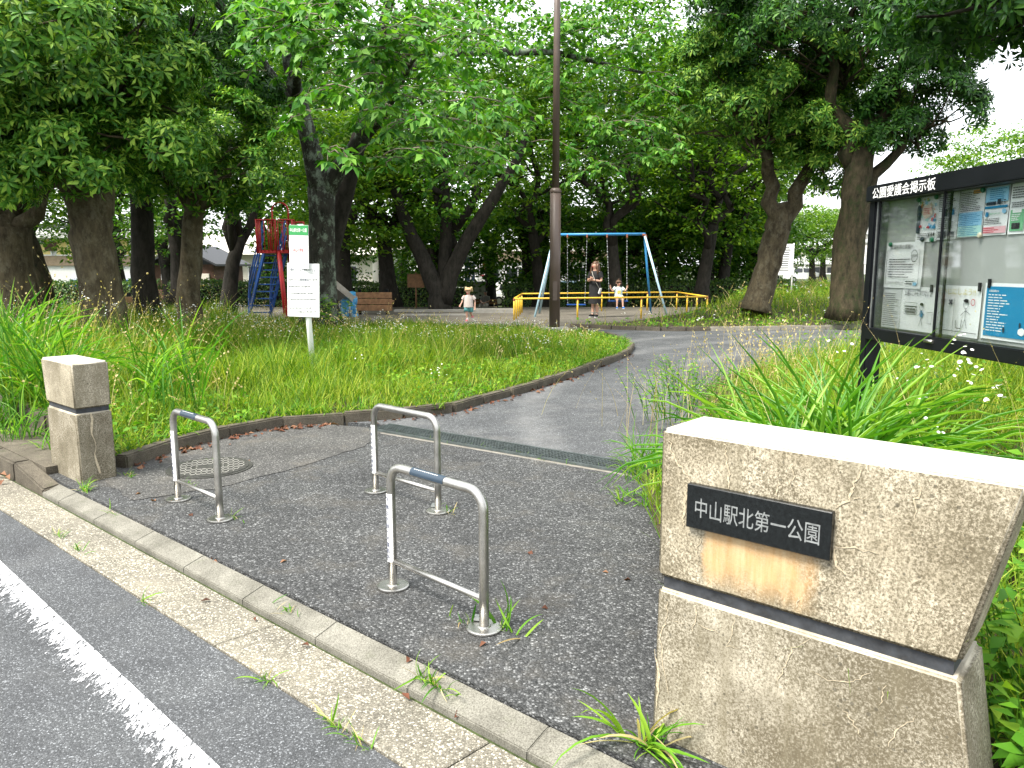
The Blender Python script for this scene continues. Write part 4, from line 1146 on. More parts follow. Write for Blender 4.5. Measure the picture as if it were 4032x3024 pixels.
# ladder leaning left
bp = M['blue_paint']
def lad(t, s, off=0.0): return S(-6.93 + s * 0.58 - 0.72 * t, 21.85 + 0.12 * s + 0.45 * t, PZ * (1 - t) + 0.02 + off)
for s in (0, 1):
    MB().bar(lad(0, s), lad(1, s), 0.05, 0.09).build('ladder_stringer', bp, sl_)
    for off in (0.40, 0.62, 0.84):
        MB().tube([lad(-0.02, s, off), lad(0.80, s, off), lad(0.90, s, off * .55), lad(0.93, s, 0.05)], 0.021, 8).build('handrail', bp, sl_)
    for t in (0.10, 0.32, 0.55, 0.80):
        MB().tube([lad(t, s, 0), lad(t, s, 0.84)], 0.016, 6).build('handrail_post', bp, sl_)
for k in range(9):
    t = 0.06 + k * 0.105
    MB().box(((lad(t, 0)[0] + lad(t, 1)[0]) / 2, (lad(t, 0)[1] + lad(t, 1)[1]) / 2, lad(t, 0)[2]), (0.56, 0.15, 0.03)).build('tread', bp, sl_)
# chute
P0, P1 = Vector(S(-6.05, 21.75, PZ + 0.06)), Vector(S(-5.0, 23.6, 0.42))
prof = [(0.0, PZ + 0.10), (0.12, PZ + 0.07), (0.22, PZ - 0.16), (0.5, PZ * 0.56), (0.86, 0.62), (0.97, 0.46), (1.06, 0.42)]
d = (P1 - P0); d.z = 0; L_ = d.length; d.normalize(); sd_ = Vector((-d.y, d.x, 0))
V, F = [], []
sec = [(-0.24, 0.20), (-0.23, 0.0), (0.23, 0.0), (0.24, 0.20), (0.265, 0.20), (0.25, -0.02), (-0.25, -0.02), (-0.265, 0.20)]
for t, z in prof:
    p = Vector((P0.x, P0.y, 0)) + d * (t * L_)
    for a, hgt in sec:
        q = p + sd_ * a; V.append((q.x, q.y, z + hgt))
ns = len(sec)
for i in range(len(prof) - 1):
    for k in range(ns):
        F.append((i * ns + k, i * ns + (k + 1) % ns, (i + 1) * ns + (k + 1) % ns, (i + 1) * ns + k))
MB().add(V, F).build('chute', M['steel'], sl_)
for t, z in ((0.55, 0.95), (0.92, 0.48)):
    p = Vector((P0.x, P0.y, 0)) + d * (t * L_)
    for s in (-1, 1):
        q = p + sd_ * (0.2 * s); MB().tube([(q.x, q.y, -0.05), (q.x, q.y, z)], 0.025, 8).build('chute_leg', M['steel_dull'], sl_)
# blue sheet wrapped over the chute's end
pe = Vector((P0.x + ox, P0.y + oy, 0)) + d * (1.0 * L_)
V, F = [], []
random.seed(5)
nu, nv = 9, 8
for j in range(nv + 1):
    for i in range(nu):
        a = 2 * math.pi * i / nu
        rr = 0.26 + 0.03 * math.sin(3 * a + j) + random.uniform(-.025, .025) + 0.05 * (1 - j / nv)
        q = sd_ * (rr * math.cos(a)) + d * (0.20 * math.sin(a) * (1 + .2 * random.random()))
        V.append((q.x, q.y, 0.02 + 0.68 * j / nv + random.uniform(-.02, .02) + (0.08 * math.sin(a) if j == nv else 0)))
for j in range(nv):
    for i in range(nu):
        F.append((j * nu + i, j * nu + (i + 1) % nu, (j + 1) * nu + (i + 1) % nu, (j + 1) * nu + i))
F.append(tuple(nv * nu + i for i in range(nu)))
ts = MB().add(V, F, 0, False).build('blue_sheet', plain('blue_plastic_sheet', (0.05, 0.24, 0.45), 0.35, var=0.35, scale=12))
ts.location = pe
tag(ts, 'crumpled blue plastic sheet wrapped over the foot of the slide', 'plastic sheet')

# ---------------------------------------------------------------- boards, benches, shed behind the meadow
def plank_box(loc, rz, w, h, dpt, rows, label, slot=True):
    root = empty('plank_screen', loc, rz, label, 'bench')
    for k in range(rows):
        hh = h / rows
        MB().box((0, 0, 0.12 + hh * (k + 0.5)), (w, 0.05, hh - 0.02)).build('plank', M['wood'], root, 0.008, 1)
    for s in (-1, 1):
        MB().box((s * w * 0.36, 0.06, 0.2 + h / 2 - 0.1), (0.09, 0.07, h + 0.22)).build('post', M['black_metal'] if slot else M['wood'], root)
    MB().box((0, 0.28, 0.42), (w, 0.38, 0.05)).build('seat', M['wood'], root, 0.006, 1)
    return root
plank_box((-4.42, 24.6, 0), 0, 1.2, 0.60, 0.3, 3, 'brown plank bench seen from behind beyond the chute')
plank_box((-9.55, 19.9, 0.1), R(8), 0.85, 0.55, 0.3, 3, 'short brown plank bench between the left tree trunks')
t = empty('small_sign', (-3.55, 28.6, 0), 0, 'small brown board on a thin post behind the plank bench', 'sign')
MB().box((0, 0, 1.0), (0.62, 0.03, 0.5)).build('board', M['wood'], t, 0.006, 1)
MB().tube([(0, 0.03, -0.05), (0, 0.03, 1.3)], 0.03, 8).build('post', M['wood'], t)

sh = empty('storage_shed', (-1.92, 40, -0.98), R(2), 'pale green steel storage cabinet with dark lettering under the trees', 'shed')
sg_ = plain('pale_green_steel', (0.34, 0.37, 0.31), 0.5, var=0.1)
MB().box((0, 0, 0.83), (1.1, 0.7, 1.66)).build('body', sg_, sh, 0.01)
for s in (-1, 1): MB().box((s * 0.265, -0.36, 0.84), (0.50, 0.02, 1.5)).build('door', sg_, sh, 0.006, 1)
MB().box((0, 0, 1.70), (1.2, 0.8, 0.06)).build('roof', M['steel_dull'], sh, 0.01)
lettering('parkv', sh, M['black'], (0.28, -0.374, 1.35), (R(90), 0, 0), width=0.14)
b = MB()
for k in range(4): b.box((0.28, -0.372, 1.02 - k * 0.16), (0.11, 0.003, 0.09)); b.box((0.28, -0.3705, 1.02 - k * 0.16), (0.13, 0.003, 0.02))
b.build('lettering', M['black'], sh)
t = empty('small_sign', (-2.82, 38, -0.93), 0, 'small pale yellow notice on a post beside the storage cabinet', 'sign')
MB().box((0, 0, 1.05), (0.42, 0.02, 0.32)).build('board', plain('pale_yellow', (0.62, 0.56, 0.25), 0.6), t, 0.004, 1)
MB().tube([(0, 0.02, -0.05), (0, 0.02, 1.2)], 0.02, 8).build('post', M['white_off'], t)
lines_b = MB()
for k in range(3): lines_b.box((0, -0.012, 1.12 - k * 0.07), (0.3, 0.003, 0.025))
lines_b.build('print', M['inkgrey'], t)
bn = empty('bench', (-1.5, 38.6, -0.93), 0, 'pale wooden bench in front of the storage cabinet', 'bench')
for k in range(3): MB().box((0, -0.15 + k * 0.14, 0.43), (1.5, 0.12, 0.04)).build('seat_slat', plain('pale_wood', (0.48, 0.34, 0.21), 0.7, var=0.2), bn, 0.005, 1)
for k in range(2): MB().box((0, 0.24, 0.62 + k * 0.14), (1.5, 0.03, 0.11)).build('back_slat', M['wood'], bn, 0.005, 1)
for s in (-1, 1):
    MB().box((s * 0.6, 0, 0.2), (0.09, 0.4, 0.42)).build('leg', M['concrete_pale'], bn, 0.008, 1)
    MB().box((s * 0.6, 0.26, 0.55), (0.06, 0.04, 0.5)).build('back_post', M['concrete_pale'], bn)
# low pale walls edging the sand pit
for k, (x0, x1, y, h) in enumerate(((-4.0, -1.6, 26.2, 0.10), (-1.35, 0.1, 25.6, 0.16), (-3.4, -1.4, 24.2, 0.07))):
    lab = ['long low pale concrete edging behind the walking child', 'short pale concrete block right of the walking child', 'thin pale edging right of the brown plank bench'][k]
    tag(MB().box(((x0 + x1) / 2, y, h / 2 - 0.02), (x1 - x0, 0.32, h)).build('low_wall', M['concrete_pale'], None, 0.02), lab, 'low wall')
# white information board by the right hand trees
t = empty('information_board', (9.25, 26.5, 0.4), R(-10), 'white two legged text board between the right hand trees', 'sign')
MB().box((0, 0, 1.35), (0.62, 0.03, 1.05)).build('board', M['white_plain'], t, 0.005, 1)
for s in (-1, 1): MB().tube([(s * 0.3, 0.03, -0.3), (s * 0.3, 0.03, 1.9)], 0.025, 8).build('leg', M['white_off'], t)
b = MB()
for k in range(11): b.box((-0.02 - random.uniform(0, .04), -0.018, 1.75 - k * 0.075), (0.46 - random.uniform(0, .1), 0.003, 0.028))
b.build('print', M['inkgrey'], t)
t = empty('small_sign', (8.62, 25.8, 0.4), 0, 'small grey board on a post left of the white information board', 'sign')
MB().box((0, 0, 1.2), (0.34, 0.03, 0.36)).build('board', M['steel_dull'], t, 0.005, 1)
MB().tube([(0, 0.03, -0.3), (0, 0.03, 1.3)], 0.025, 8).build('post', M['steel_dull'], t)
# ---------------------------------------------------------------- buildings beyond the park
def facade_window(root, x, y, z, w, h, mat=None, mullions=1):
    f = MB().box((x, y, z), (w + 0.12, 0.06, h + 0.12)).build('window', M['white_plain'], root)
    for k in range(mullions):
        ww = w / mullions
        MB().box((x - w / 2 + ww * (k + .5), y - 0.035, z), (ww - 0.06, 0.02, h - 0.05)).build('pane', mat or M['glass'], f)
    return f
ZG = -0.98
# care centre at the far left
bl = empty('care_centre', (-34, 60, ZG), R(6), 'white building with yellow upper windows far left behind the trunks', 'building')
MB().box((0, 4, 2.2), (15, 8, 4.4)).build('wall', M['white_wall'], bl)
MB().box((0, 3.8, 4.95), (15.6, 9, 0.75)).build('roof', M['white_wall'], bl, 0.05, 1)
MB().box((0, 3.9, 5.5), (14, 8, 0.35)).build('roof_deck', M['dark_roof'], bl)
MB().box((0, -0.06, 2.9), (15, 0.12, 0.75)).build('brown_band', M['tan_wall'], bl)
for k in range(5):
    x = -5.5 + k * 2.9
    facade_window(bl, x, -0.08, 3.95, 2.5, 1.2, M['yellow_pane'], 3)
MB().box((-1.3, -0.16, 4.0), (0.9, 0.03, 0.7)).build('cabinet', M['brick'], bl)
for k in range(4):
    b = MB(); x = -4.3
    for i in range(int(10 - k * 1.5)): b.box((x + i * 0.27, -0.2, 4.35 - k * 0.34), (0.2, 0.02, 0.2))
    s_ = MB().box((-3.1 - k * 0.2, -0.17, 4.35 - k * 0.34), (2.7 - k * 0.4, 0.03, 0.28)).build('window_sign', M['white_plain'], bl)
    b.build('lettering', M['inkgrey'], s_)
MB().box((2.6, -0.12, 0.75), (5.4, 0.15, 1.4)).build('blue_shutter', M['blue_panel'], bl)
MB().box((-3.5, -0.05, 0.75), (4.6, 0.1, 1.3)).build('dark_garage_panel', M['dark_roof'], bl)  # solid panel, shade inside the garage put into its dark colour
# public toilet block
to = empty('toilet_block', (-19.0, 45, ZG), R(-4), 'small brown brick toilet block with a dark gable roof', 'building')
W_ = 3.6
b = MB(); b.box((0, 2, 1.3), (W_, 4, 2.6)); b.build('wall', M['brick'], to)
b = MB()
for s in (-1, 1):
    b.add([(s * (W_ / 2 + .35), -0.45, 2.50), (0, -0.45, 3.60), (0, 4.5, 3.60), (s * (W_ / 2 + .35), 4.5, 2.50), (s * (W_ / 2 + .35), -0.45, 2.62), (0, -0.45, 3.72), (0, 4.5, 3.72), (s * (W_ / 2 + .35), 4.5, 2.62)],
          [(0, 1, 2, 3), (7, 6, 5, 4), (0, 4, 5, 1), (1, 5, 6, 2), (2, 6, 7, 3), (3, 7, 4, 0)])
b.build('roof', M['dark_roof'], to)
MB().add([(-W_ / 2, -0.02, 2.6), (W_ / 2, -0.02, 2.6), (0, -0.02, 3.58)], [(0, 1, 2)]).build('gable', M['dark_roof'], to)
d_ = MB().box((1.05, -0.05, 1.02), (0.98, 0.1, 2.1)).build('door', M['plaster'], to, 0.01, 1)
MB().box((1.10, -0.11, 1.3), (0.34, 0.02, 0.26)).build('notice', plain('yellow_notice', (0.6, 0.42, 0.08), 0.6), d_)
s_ = MB().box((-0.85, -0.04, 1.88), (1.0, 0.06, 0.34)).build('pictogram_sign', M['white_plain'], to)
b = MB()
for x in (-1.2, -1.08, -0.5): b.ball((x, -0.08, 1.97), 0.035, 8, 5); b.box((x, -0.08, 1.84), (0.07, 0.02, 0.16))
b.box((-0.82, -0.08, 1.86), (0.1, 0.02, 0.14))
b.build('pictogram', M['p_blue'], s_)
MB().box((-0.45, -0.05, 2.15), (0.12, 0.1, 0.16)).build('lamp', M['white_off'], to)
# white house with a pale roof
ho = empty('white_house', (-17.2, 58, ZG), R(3), 'long white house with a pale sloping roof behind the slide', 'building')
MB().box((0, 3, 1.75), (13.5, 6, 3.5)).build('wall', M['plaster'], ho)
MB().add([(-7.2, -0.7, 3.35), (7.2, -0.7, 3.35), (7.2, 3, 4.9), (-7.2, 3, 4.9), (7.2, 6.7, 3.35), (-7.2, 6.7, 3.35)], [(0, 1, 2, 3), (3, 2, 4, 5), (0, 3, 5), (1, 4, 2), (5, 4, 1, 0)]).build('roof', M['pale_roof'], ho)
for x, w_ in ((-4.2, 1.9), (-1.6, 1.6), (1.8, 1.9), (4.6, 1.9)): facade_window(ho, x, -0.05, 1.75, w_, 1.5, None, 2)
for k in range(60): 
    if k % 2: MB().box((-6.6 + k * 0.22, -1.4, 0.75), (0.05, 0.04, 1.0)).build('railing_bar', M['white_plain'], ho)
MB().box((0, -1.4, 1.25), (13.5, 0.06, 0.06)).build('railing', M['white_plain'], ho)
# pale block behind the cherry trees in the middle
hm = empty('pale_house', (-7.8, 62, -0.98), R(-3), 'pale grey house half hidden behind the cherry trees in the middle', 'building')
MB().box((0, 3, 1.9), (10, 6, 3.8)).build('wall', M['white_wall'], hm)
MB().box((0, 3, 3.95), (10.8, 6.8, 0.3)).build('roof', M['pale_roof'], hm)
for x in (-3.4, -1.0, 1.4, 3.8): facade_window(hm, x, -0.05, 1.5, 1.5, 1.3, None, 2)
hs = empty('shop_building', (4.5, 66, -0.98), 0, 'shop front with white and tan panels far behind the swings', 'building')
MB().box((0, 3, 2.1), (16, 6, 4.2)).build('wall', M['white_wall'], hs)
MB().box((0, -0.08, 3.3), (16, 0.16, 0.9)).build('fascia', M['tan_wall'], hs)
for k in range(6): facade_window(hs, -6.6 + k * 2.6, -0.05, 1.4, 2.0, 1.9, None, 2)
# banners by the road
for k, (x, m1, lab) in enumerate(((-2.5, 'navy', 'narrow navy banner with white strokes beyond the storage cabinet'), (-1.7, 'paper', 'narrow white banner with a red mark beyond the storage cabinet'))):
    t = empty('banner', (x, 46, -0.98), 0, lab, 'banner')
    MB().tube([(-0.32, 0, 0), (-0.32, 0, 3.1)], 0.025, 6).build('pole', M['white_off'], t)
    MB().box((0.0, 0, 2.15), (0.62, 0.01, 1.75)).build('cloth', M[m1], t)
    b = MB()
    for i in range(4):
        b.box((0, -0.012, 2.75 - i * 0.4), (0.34, 0.008, 0.07)); b.box((0.05, -0.012, 2.65 - i * 0.4), (0.08, 0.008, 0.24))
    b.build('lettering', M['paper' if k == 0 else 'red_ink'], t)
# apartment blocks
def apartments(name, loc, rz, w, floors, fh, dpt, label, bays):
    root = empty(name, loc, rz, label, 'building')
    MB().box((0, dpt / 2, floors * fh / 2), (w, dpt, floors * fh)).build('wall', M['plaster'], root)
    MB().box((0, dpt / 2, floors * fh + 0.3), (w + 0.6, dpt + 1, 0.6)).build('roof', M['pale_roof'], root)
    for f_ in range(floors):
        MB().box((0, -0.75, f_ * fh + 0.55), (w, 0.15, 1.15)).build('balcony_front', M['white_wall'], root)
        MB().box((0, -0.38, f_ * fh - 0.05), (w, 0.8, 0.14)).build('balcony_slab', M['white_wall'], root)
        for k in range(bays):
            MB().box((-w / 2 + w * (k + .5) / bays, -0.04, f_ * fh + 1.25), (w / bays * 0.62, 0.08, 2.0)).build('window', M['glass'], root)
    for k in range(bays + 1):
        MB().box((-w / 2 + w * k / bays, -0.36, floors * fh / 2), (0.18, 0.8, floors * fh)).build('partition', M['white_wall'], root)
    return root
apartments('apartment_block', (136, 277, -2), R(14), 36, 8, 2.9, 10, 'cream eight storey apartment block beside the black notice board post', 6)
apartments('apartment_block', (62, 150, -1), R(-6), 26, 2, 2.9, 9, 'low white apartment building between the two right hand trunks', 7)

# cars beyond the trees
def car(loc, rz, body, label, scale=1.0):
    root = empty('parked_car', loc, rz, label, 'car', 'cars parked beyond the trees')
    prof = [(-1.75, .32), (-1.78, .72), (-1.62, .95), (-1.15, 1.42), (-0.9, 1.5), (0.35, 1.5), (0.55, 1.42), (1.05, 0.98), (1.68, 0.86), (1.78, 0.62), (1.76, .32)]
    V = [(x, s * 0.74 * (1 if z < 1.0 else 0.86), z) for s in (-1, 1) for x, z in prof]; n_ = len(prof)
    F = [tuple(range(n_)), tuple(reversed(range(n_, 2 * n_)))] + [((i + 1) % n_, i, n_ + i, n_ + (i + 1) % n_) for i in range(n_)]
    MB().add(V, F).build('body', body, root, 0.05, 2)
    for s in (-1, 1):
        for (a, c) in ((-1.1, -0.28), (-0.2, 0.62)):
            MB().add([(a + .02, s * .765, 1.0), (c, s * .765, 1.0), (min(c, .45), s * .70, 1.38), (max(a, -1.0), s * .70, 1.38)], [(0, 1, 2, 3)]).build('side_window', M['glass'], root)
        for x in (-1.1, 1.1):
            w_ = MB().tube([(x, s * 0.62, 0.3), (x, s * 0.80, 0.3)], 0.3, 16).build('wheel', M['black_metal'], root)
            MB().tube([(x, s * 0.79, 0.3), (x, s * 0.815, 0.3)], 0.18, 12).build('rim', M['steel'], w_)
        MB().box((1.74, s * 0.55, 0.72), (0.08, 0.26, 0.12)).build('headlight', M['white_plain'], root)
        MB().box((-1.74, s * 0.6, 0.82), (0.06, 0.14, 0.2)).build('tail_light', M['red_ink'], root)
    MB().add([(0.56, -.58, 1.40), (0.56, .58, 1.40), (1.02, .66, 1.0), (1.02, -.66, 1.0)], [(0, 1, 2, 3)]).build('windscreen', M['glass'], root, loc=(0.03, 0, 0.02))
    return root
car((0.2, 50, -0.98), R(5), M['white_plain'], 'white car showing between the trunks left of the lamp post')
car((3.9, 52, -0.98), R(-4), M['pale_paint'], 'pale blue car showing between the trunks behind the lamp post')
car((28.5, 76, -0.08), R(-6), M['white_plain'], 'white car far off between the two right hand tree trunks')

lt = empty('street_light', (20.5, 40, -0.08), 0, 'thin grey street light rising behind the notice board', 'street light')
MB().tube([(0, 0, 0), (0, 0, 7.4)], [0.09, 0.06], 10).build('pole', M['steel_dull'], lt)
MB().tube([(0, 0, 7.35), (-0.25, 0, 7.5), (-0.9, 0, 7.55)], 0.035, 8).build('arm', M['steel_dull'], lt)
MB().box((-1.1, 0, 7.54), (0.5, 0.16, 0.08)).build('lamp', M['white_off'], lt, 0.02)
# ---------------------------------------------------------------- vegetation builders
def unit(a):
    return a / np.maximum(np.linalg.norm(a, axis=-1, keepdims=True), 1e-9)
def rand_dirs(n):
    return unit(rng.normal(size=(n, 3)))

def tmpl_leaf(wid, widest, fold=0.05, droop=0.12, waist=0.0):
    """folded leaf, length 1 along +y; 4 triangles"""
    w = wid / 2
    V = np.array([(0, 0, 0), (-w, widest, fold), (w, widest, fold), (0, widest, 0), (0, 1, -droop)], float)
    F = np.array([(0, 2, 3), (0, 3, 1), (3, 2, 4), (1, 3, 4)])
    return V, F
T_ROS = tmpl_leaf(0.30, 0.62, 0.05, 0.16)
T_OVATE = tmpl_leaf(0.54, 0.42, 0.06, 0.18)
T_SMALL = (np.array([(0, 0, 0), (-0.30, 0.45, 0.04), (0.30, 0.45, 0.04), (0, 1, -0.1)], float), np.array([(0, 2, 1), (1, 2, 3)]))

def bake(tmpl, O, X, Y, Z, S):
    V, F = tmpl
    W = O[:, None, :] + S[:, None, None] * (V[None, :, 0:1] * X[:, None, :] + V[None, :, 1:2] * Y[:, None, :] + V[None, :, 2:3] * Z[:, None, :])
    n, k = len(O), len(V)
    FF = F[None] + (np.arange(n) * k)[:, None, None]
    return W.reshape(-1, 3), FF.reshape(-1, 3)

def in_frame(P):
    c, s = math.cos(PITCH), math.sin(PITCH)
    dz = P[:, 2] - CAM[2]
    f = P[:, 1] * c - dz * s; u = P[:, 1] * s + dz * c
    f = np.maximum(f, 1e-3)
    return (np.abs(P[:, 0] / f) < 0.665) & (np.abs(u / f) < 0.498) & (P[:, 1] > 0.3)

def leafy(name, tmpl, O, X, Y, Z, S, mat, root, nparts=0, part='leaf'):
    """leaves as one mesh; the nparts that show largest become leaves of their own"""
    base = np.array(root.location)
    keep = np.ones(len(O), bool)
    if nparts:
        W = O + base
        d = np.linalg.norm(W - np.array(CAM), axis=1) / np.maximum(S, 1e-6)
        d[~in_frame(W)] = 1e9
        idx = np.argsort(d)[:nparts]
        me = np_mesh(part, tmpl[0], tmpl[1]); me.materials.append(mat)
        for i in idx:
            o = link(part, me, None, root)
            m = Matrix(((X[i, 0] * S[i], Y[i, 0] * S[i], Z[i, 0] * S[i], O[i, 0]), (X[i, 1] * S[i], Y[i, 1] * S[i], Z[i, 1] * S[i], O[i, 1]), (X[i, 2] * S[i], Y[i, 2] * S[i], Z[i, 2] * S[i], O[i, 2]), (0, 0, 0, 1)))
            o.matrix_local = m
        keep[idx] = False
    V, F = bake(tmpl, O[keep], X[keep], Y[keep], Z[keep], S[keep])
    o = link(name, np_mesh(name, V, F), mat, root)
    o['kind'] = 'stuff'
    return o

def frames(Y, Zhint):
    Y = unit(Y); X = unit(np.cross(Y, Zhint)); Z = np.cross(X, Y)
    return X, Y, Z

def rosettes(C, A, size, k_out=7, k_in=4):
    """whorls of leaves: centres C, axes A, leaf length size"""
    n = len(C)
    h = unit(np.cross(A, rand_dirs(n))); g = np.cross(A, h)
    Os, Ys, Zs, Ss = [], [], [], []
    for k in range(k_out + k_in):
        outer = k < k_out
        az = 2 * math.pi * (k / (k_out if outer else k_in)) + rng.uniform(-.35, .35, n) + (0 if outer else 0.5)
        el = rng.uniform(-0.25, 0.35, n) if outer else rng.uniform(0.5, 1.15, n)
        rad = h * np.cos(az)[:, None] + g * np.sin(az)[:, None]
        Y = rad * np.cos(el)[:, None] + A * np.sin(el)[:, None]
        Z = A * np.cos(el)[:, None] - rad * np.sin(el)[:, None]
        Os.append(C + rad * 0.01 - A * (rng.uniform(0, .05, n)[:, None] if outer else 0)); Ys.append(Y); Zs.append(Z)
        Ss.append(size * rng.uniform(0.8, 1.15, n) * (1.0 if outer else 0.62))
    O, Y, Z, S = np.concatenate(Os), np.concatenate(Ys), np.concatenate(Zs), np.concatenate(Ss)
    X, Y, Z = frames(Y, Z)
    return O, X, Y, Z, S

def crown_clumps(center, radii, nclump, per, rc=(0.5, 0.8), low=-0.55, inner=0.12):
    """clump centres over an ellipsoid, then whorl positions over each clump"""
    D = []
    while len(D) < nclump:
        d = rand_dirs(1)[0]
        if d[2] < low: continue
        if len(D) and min(np.linalg.norm(d - e) for e in D) < 1.5 / math.sqrt(nclump): 
            if rng.random() < 0.9: continue
        D.append(d)
    D = np.array(D)
    r = rng.uniform(0.74, 1.04, nclump)
    CC = np.array(center) + D * r[:, None] * np.array(radii)
    RC = rng.uniform(*rc, nclump)
    C, A = [], []
    for c, d, q in zip(CC, D, RC):
        m = int(per * (q / np.mean(rc)) ** 2)
        dd = unit(d * 0.62 + np.array((0, 0, 0.55)) + rand_dirs(m) * 0.85)
        C.append(c + dd * q * rng.uniform(0.72, 1.08, m)[:, None] * np.array((1, 1, 0.75)))
        A.append(unit(dd + np.array((0, 0, 0.35)) + rand_dirs(m) * 0.3))
    m = int(nclump * per * inner)
    dd = rand_dirs(m); C.append(np.array(center) + dd * np.array(radii) * rng.uniform(0.2, 0.75, m)[:, None]); A.append(unit(dd + np.array((0, 0, .5))))
    return np.concatenate(C), np.concatenate(A), CC

def limb(b, a, c, r0, r1, wob=0.12, n=6, seg=9, sag=0.0):
    a, c = Vector(a), Vector(c); L = (c - a).length
    pts, rad = [], []
    for i in range(n + 1):
        t = i / n
        p = a + (c - a) * t + Vector((random.uniform(-1, 1), random.uniform(-1, 1), random.uniform(-.6, .6))) * wob * L * 0.12 * math.sin(math.pi * t)
        p.z += sag * L * math.sin(math.pi * t)
        pts.append(p); rad.append(r0 + (r1 - r0) * t)
    b.tube(pts, rad, seg)
    return pts

def trunk_mesh(pts, rad, n=14, lump=0.06, flare=0.35):
    """tapered trunk with root flare and uneven girth"""
    b = MB(); b.tube(pts, rad, n)
    ph = random.uniform(0, 6)
    for i, v in enumerate(b.v):
        k = i // n; p = pts[min(k, len(pts) - 1)]
        a = math.atan2(v[1] - p[1], v[0] - p[0])
        f = 1 + lump * math.sin(3 * a + ph + k * 0.7) + lump * 0.7 * math.sin(5 * a + 2 * ph - k)
        if k == 0: f *= 1 + flare * (0.7 + 0.3 * math.sin(4 * a + ph))
        b.v[i] = (p[0] + (v[0] - p[0]) * f, p[1] + (v[1] - p[1]) * f, v[2])
    return b

def rosette_tree(name, loc, label, trunk, limbs, crowns, leaf, mat, barkm, nparts, tmpl=T_ROS):
    """trunk/limbs/crowns are given in world metres; the tree stands at loc"""
    root = empty(name, loc, 0, label, 'tree')
    o = Vector(loc)
    pts = [Vector(p) - o for p, r in trunk]; rad = [r for p, r in trunk]
    fine = []; fr_ = []
    for i in range(len(pts) - 1):
        for k in range(4):
            fine.append(pts[i].lerp(pts[i + 1], k / 4) + Vector((random.uniform(-1, 1), random.uniform(-1, 1), 0)) * rad[i] * 0.08); fr_.append(rad[i] + (rad[i + 1] - rad[i]) * k / 4)
    fine.append(pts[-1]); fr_.append(rad[-1])
    trunk_mesh(fine, fr_).build('trunk', barkm, root)
    b = MB()
    for a, c, r0, r1 in limbs: limb(b, Vector(a) - o, Vector(c) - o, r0, r1, 0.8)
    Cs, As = [], []
    for (cen, rad_, ncl, per, rc) in crowns:
        C, A, CC = crown_clumps(np.array(cen) - np.array(loc), rad_, ncl, per, rc)
        Cs.append(C); As.append(A)
        hub = Vector(np.array(cen) - np.array(loc)) - Vector((0, 0, rad_[2] * 0.7))
        for c in CC[::2]: limb(b, hub + Vector((0, 0, random.uniform(0, rad_[2] * .6))), c, 0.035, 0.012, 1.0, 5, 5)
    if b.v: b.build('branches', barkm, root)
    C, A = np.concatenate(Cs), np.concatenate(As)
    O, X, Y, Z, S = rosettes(C, A, leaf)
    leafy('crown', tmpl, O, X, Y, Z, S, mat, root, nparts)
    return root

# ---------------------------------------------------------------- near evergreen trees
random.seed(31)
rosette_tree('evergreen_tree', (-6.31, 12.0, 0.25), 'nearest evergreen tree at left, thick pale trunk and glossy whorled leaves',
    [((-6.31, 12.0, 0.2), 0.37), ((-6.36, 12.0, 1.1), 0.30), ((-6.42, 12.0, 2.0), 0.30), ((-6.5, 12.0, 2.6), 0.29), ((-6.6, 12.0, 3.1), 0.2)],
    [((-6.45, 12, 2.2), (-7.6, 11.7, 4.2), .24, .08), ((-6.42, 12, 2.15), (-5.8, 12.2, 3.9), .22, .08), ((-6.5, 12, 2.7), (-6.7, 11.4, 4.6), .2, .06), ((-6.5, 12, 2.6), (-6.3, 13, 4.4), .18, .06)],
    [((-7.25, 11.6, 4.75), (2.45, 2.3, 2.35), 52, 84, (0.48, 0.78)), ((-5.6, 11.3, 4.2), (1.0, 1.0, 1.0), 16, 44, (0.32, 0.5)), ((-7.4, 10.9, 3.2), (1.35, 1.0, 0.75), 15, 36, (0.32, 0.5)), ((-6.15, 11.0, 3.0), (1.05, .55, .7), 16, 40, (0.32, 0.48)), ((-7.3, 10.8, 2.75), (.9, .5, .5), 10, 36, (0.3, 0.42)), ((-5.1, 11.2, 3.35), (.7, .6, .6), 9, 34, (0.3, 0.45))],
    0.160, M['rosette'], M['bark_pale'], 300)
rosette_tree('evergreen_tree', (-8.7, 13.6, 0.25), 'evergreen tree with a thick brown trunk at the left picture edge',
    [((-8.7, 13.6, 0.2), 0.40), ((-8.68, 13.6, 1.2), 0.31), ((-8.72, 13.6, 2.2), 0.33)],
    [((-8.7, 13.6, 2.1), (-10, 13.5, 3.4), .2, .08), ((-8.7, 13.6, 2.1), (-7.9, 13.9, 3.2), .17, .07), ((-8.7, 13.6, 2.1), (-8.9, 14.4, 4), .17, .07)],
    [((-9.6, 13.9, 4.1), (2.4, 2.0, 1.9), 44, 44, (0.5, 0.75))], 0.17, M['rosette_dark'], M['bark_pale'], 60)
rosette_tree('evergreen_tree', (-10.4, 17.2, 0.25), 'slimmer speckled trunk just right of the trunk at the left picture edge',
    [((-10.4, 17.2, 0.2), 0.30), ((-10.45, 17.2, 1.2), 0.24), ((-10.9, 17.2, 2.6), 0.22), ((-11.0, 17.2, 4.0), 0.16)],
    [((-10.9, 17.2, 2.6), (-9.9, 17.0, 4.2), .12, .05)],
    [((-10.6, 17.4, 5.0), (2.2, 2.0, 2.0), 34, 30, (0.5, 0.8))], 0.21, M['rosette_dark'], M['bark_moss'], 0)
